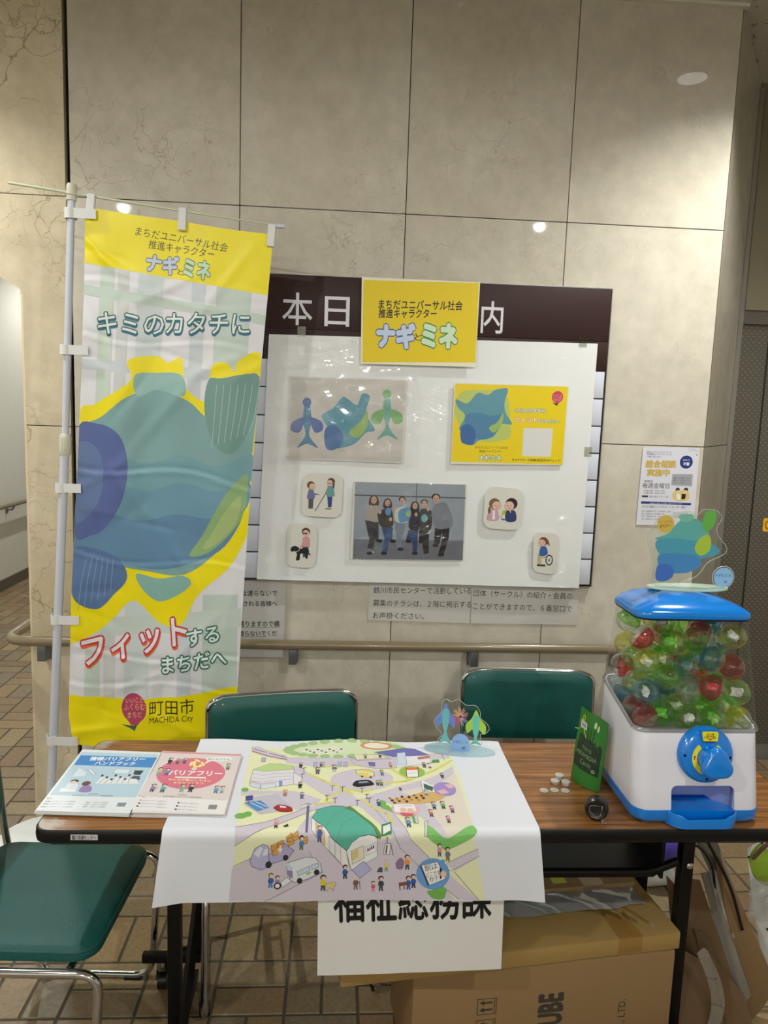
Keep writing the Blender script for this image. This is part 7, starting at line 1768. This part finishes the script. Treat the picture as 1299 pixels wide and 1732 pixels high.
# long flat carton lying skewed on top
A0, A1_ = Vector((.0335, -1.236, 0)), Vector((.897, -1.124, 0)); a_2, b_2, L2 = obox(A0, A1_, .2)
def ff(x, y, z): return A0 + a_2 * x + b_2 * y + Vector((0, 0, z))
bx2 = thing('flat_carton', 'long flat kraft carton with clear tape lying skewed on the tall carton', 'box', ff(L2 / 2, .12, .3))
obj8('carton_body', ff, 0, L2, 0, .25, .2995, .344, CB, bx2, .003)
obj8('carton_flap', ff, .0, L2 - .001, .001, .15, .3442, .3462, CB, bx2, .001)
obj8('packing_tape', ff, .70, .765, -.0006, .16, .305, .3468, TAPE, bx2, .0004)
for k in range(5):
    x_ = .62 + k * .035; vs = [ff(x_, .12, .3475), ff(x_ + .05, .10 - k * .02, .3478), ff(x_ + .055, .115 - k * .02, .3486), ff(x_ + .003, .135, .349)]
    mesh('tape_crease', vs, [(0, 1, 2, 3)], CTAPE, bx2, world=True)
wrp = [[ff(.25 + i * .045, .105 + j * .024 + .006 * math.sin(i * 1.7), .3475 + .004 * (1 + math.sin(i * 2.1 + j * 1.3))) for i in range(14)] for j in range(5)]
cloth('plastic_wrap', wrp, clearmat('frosted_wrap', (205, 206, 204), .12, .55), bx2)
# duller slab standing in for the flat carton top in shelf shade
A4, A5 = Vector((.50, -.985, 0)), Vector((.85, -.945, 0)); a3, b3, L3 = obox(A4, A5, .2)
def ff3(x, y, z): return A4 + a3 * x + b3 * y + Vector((0, 0, z))
bx3 = thing('shaded_carton_rear', 'duller slab for the shaded rear top of the flat carton, with a yellow label', 'box', ff3(.2, .15, .345))
obj8('carton_body', ff3, -.12, L3, 0, .10, .3485, .362, CB2, bx3, .003)
obj8('yellow_label', ff3, .12, .16, .02, .09, .3621, .3627, mat('label_yellow', (200, 206, 60), .5), bx3, 0)
obj8('white_label', ff3, -.10, -.02, .01, .09, .3621, .3627, mat('tag_white', (205, 205, 208), .5), bx3, 0)
obj8('tape_band', ff3, .20, .26, -.0006, .1001, .349, .3627, TAPE, bx3, 0)

# leaning boards, folded carton, tote bag, cables, odds and ends at the right
def board(label, pts, th, m, name='cardboard_sheet', cat='cardboard', grp='cardboard leaning at the right end'):
    """pts: four world corners of the face; thickness goes to the back"""
    p = [Vector(q) for q in pts]; n = (p[1] - p[0]).cross(p[3] - p[0]).normalized(); 
    if n.y < 0: n = -n
    c = sum(p, Vector()) / 4; t = thing(name, label, cat, (c.x, c.y, 0), 0, grp)
    N_ = 6; vs = []; fs = []
    for s_ in (0, 1):
        for j in range(N_ + 1):
            for i in range(N_ + 1):
                u, v = i / N_, j / N_; q = (p[0] * (1 - u) + p[1] * u) * (1 - v) + (p[3] * (1 - u) + p[2] * u) * v; vs.append(q + n * (th * s_ + .003 * math.sin(5 * u + 3 * v)))
    M_ = (N_ + 1) ** 2
    for j in range(N_):
        for i in range(N_): k = j * (N_ + 1) + i; fs += [(k, k + 1, k + N_ + 2, k + N_ + 1), (k + M_, k + M_ + N_ + 1, k + M_ + N_ + 2, k + M_ + 1)]
    rim_ = [i for i in range(N_)] + [N_ + (N_ + 1) * j for j in range(N_)] + [M_ - 1 - i for i in range(N_)] + [(N_ + 1) * (N_ - j) for j in range(N_)]
    for k in range(len(rim_)): a_, b_ = rim_[k], rim_[(k + 1) % len(rim_)]; fs.append((a_, b_, b_ + M_, a_ + M_))
    mesh('board', vs, fs, m, t, world=True); return t
SCB = card('shaded_kraft', (96, 72, 44)); GCB = card('shaded_grey_board', (116, 110, 98))  # kraft and grey darkened to carry the shade beside the table end
board('large kraft cardboard sheet leaning furthest right, in front of the patterned tote bag', [(1.08, -.93, .43), (1.115, -.90, .40), (1.245, -1.02, .10), (1.17, -1.03, .004)], .004, card('mid_shaded_kraft', (112, 86, 52)))
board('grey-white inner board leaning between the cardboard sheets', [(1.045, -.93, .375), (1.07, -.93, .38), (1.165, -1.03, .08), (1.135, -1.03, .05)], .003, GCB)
board('narrow brown cardboard sheet leaning beside the black table leg', [(.965, -.96, .385), (1.03, -.95, .37), (1.155, -1.03, .02), (1.075, -1.04, .004)], .004, SCB)
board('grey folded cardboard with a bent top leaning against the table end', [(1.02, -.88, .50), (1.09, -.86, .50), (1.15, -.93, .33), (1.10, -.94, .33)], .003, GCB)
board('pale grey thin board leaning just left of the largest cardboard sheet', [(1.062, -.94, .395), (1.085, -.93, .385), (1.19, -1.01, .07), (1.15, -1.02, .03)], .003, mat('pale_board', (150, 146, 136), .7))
board('small cardboard offcut darkened for shade standing low in front of the leaning sheets', [(1.0, -1.0, .26), (1.04, -1.0, .24), (1.10, -1.06, .10), (1.045, -1.06, .08)], .003, card('offcut', (84, 64, 40)))
t = board('brown carton flap with black markings standing low behind the table leg', [(.945, -.93, .37), (.985, -.95, .33), (1.06, -1.08, .12), (.975, -1.02, .004)], .004, SCB)
fq, nq = quadmap([Vector((.955, -.972, .20)), Vector((.99, -.985, .17)), Vector((1.0, -1.0, .10)), Vector((.962, -.985, .12))], 40, 80, Vector((-.2, -1, 0)))
# standing opened carton in front of them
oc = thing('open_carton', 'opened brown carton with a standing flap at the lower right', 'box', (1.02, -1.1, 0))
for nm, pts in (('side_panel', [(.925, -1.03, .24), (1.02, -1.06, .20), (1.06, -1.14, .002), (.93, -1.10, .002)]), ('side_panel', [(1.02, -1.06, .23), (1.13, -1.05, .10), (1.15, -1.10, .002), (1.06, -1.14, .002)])):
    bm = bmesh.new(); P0 = [Vector(q) for q in pts]; n_ = (P0[1] - P0[0]).cross(P0[3] - P0[0]).normalized() * .004; v1 = [bm.verts.new(q) for q in P0]; v2 = [bm.verts.new(q + n_) for q in P0]
    bm.faces.new(v1); bm.faces.new(list(reversed(v2)))
    for k in range(4): bm.faces.new((v1[k], v1[(k + 1) % 4], v2[(k + 1) % 4], v2[k]))
    bmesh.ops.recalc_face_normals(bm, faces=bm.faces); bm_obj(nm, bm, SCB, oc, world=True)
G = [[Vector((.955 + .035 * math.sin(math.pi * v) + .03 * u + .02 * v, -1.105 - .01 * u - .012 * math.sin(math.pi * v), .27 - .27 * v * (1 - .05 * u) + .02 * math.sin(3 * u) * (1 - v))) for u in [i / 8 for i in range(9)]] for v in [j / 16 for j in range(17)]]
rt = thing('tape_strip', 'curling strip of loose clear packing tape hanging at the lower right', 'packing tape', (.98, -1.12, 0)); cloth('strip', G, clearmat('frosted_tape', (190, 184, 168), .15, .7), rt)
# tote bag
tg = thing('tote_bag', 'white tote bag with green and white cartoon patches at the far right', 'bag', (1.38, -.85, 0))
def bagp(u, v, s_): return Vector((1.19 + .42 * u + .10 * v * (1 - u), -.90 + .12 * u - s_ * .05 * math.sin(math.pi * min(max(u, 0), 1)) ** .5 * (1 - (1 - v) ** 3) + .01 * math.sin(9 * u + 4 * v), .43 * (1 - v) + .002 + .012 * math.sin(5 * u) * (1 - v)))
for s_, nm in ((1, 'front_panel'), (-1, 'back_panel')):
    G = [[bagp(i / 20, j / 20, s_) for i in range(21)] for j in range(21)]; cloth(nm, G, mat('tote_white', (224, 224, 220), .6), tg)
    if s_ == 1: BGf = G
tf, tn = gridmap(BGf, 420, 430); GRN, OUT = (140, 168, 50), (40, 34, 30)
def blob(c, pts): return [('L', OUT, 4, pts + [pts[0]], 1), ('P', c, pts, 1)]
arts = blob(GRN, [(4, 30), (40, 8), (110, 10), (180, 60), (150, 110), (90, 100), (50, 120), (14, 90)]) + blob((206, 206, 200), [(60, 8), (110, 2), (150, 30), (140, 70), (100, 60)]) + blob(GRN, [(110, 150), (170, 150), (240, 210), (180, 240), (130, 215)]) + blob(GRN, [(30, 250), (90, 262), (160, 250), (230, 300), (160, 380), (90, 370), (60, 320)]) + blob((214, 150, 110), [(70, 300), (110, 295), (130, 330), (100, 355), (76, 340)])
print_on('printed_matter', clipx(arts, 420, 430), tf, inkmat('ink_bag', .55), tg, base=.0008, grid=(21, 21.5), normal=tn)
tube('handle', fillet([(1.20, -.915, .41), (1.235, -.93, .475), (1.32, -.93, .49), (1.40, -.915, .40)], .06), .006, mat('handle_brown', (92, 66, 56), .6), tg, 8)
# crumpled clear plastic bag lying on the tote
rp = random.Random(3); G = [[Vector((1.165 + .17 * u, -.975 - .02 * math.sin(math.pi * u) + rp.uniform(-.008, .008), .392 - .12 * v + rp.uniform(-.006, .006))) for u in [i / 12 for i in range(13)]] for v in [j / 10 for j in range(11)]]
pl = thing('plastic_bag', 'crumpled clear plastic bag hanging in front of the tote bag', 'plastic bag', (1.26, -.97, .25)); cloth('film', G, clearmat('plastic_film', (214, 220, 224), .22, .7), pl)
# purple ball-like bag and white roll on the floor behind the table end
pu_ = thing('purple_bag', 'purple rounded bag on a white roll on the floor behind the right table leg', 'bag', (1.21, -.42, .05))
bm = bmesh.new(); bmesh.ops.create_uvsphere(bm, u_segments=20, v_segments=12, radius=.085)
for v in bm.verts: v.co = Vector((v.co.x * 1.0, v.co.y * .8, v.co.z * .95 + .02 * math.sin(v.co.x * 40))) + Vector((1.185, -.44, .178))
bm_obj('fabric', bm, mat('purple_cloth', (92, 78, 190), .5), pu_, smooth=True, world=True)
wr_ = thing('paper_roll', 'white roll lying on the floor under the purple bag', 'roll', (1.2, -.44, 0)); tube('roll', [(1.11, -.44, .036), (1.215, -.43, .036)], .035, mat('roll_white', (226, 226, 220), .5), wr_, 20)
cbm = mat('black_cable', (16, 16, 18), .4)
c1_ = thing('power_cable', 'black cable hanging from the table underside, left one of the two', 'cable', (1.03, -.95, .45)); tube('cable', fillet([(.975, -.97, .66), (.985, -.96, .49), (1.03, -.95, .462), (1.066, -.95, .41), (1.09, -.94, .30)], .05), .0035, cbm, c1_, 8)
c2_ = thing('power_cable', 'black cable hanging from the table underside, right one of the two', 'cable', (1.08, -.95, .45)); tube('cable', fillet([(1.02, -.97, .66), (1.03, -.96, .50), (1.07, -.955, .44), (1.12, -.96, .35), (1.15, -.98, .24)], .05), .0045, cbm, c2_, 8)
bpy.data.objects.remove(_to)
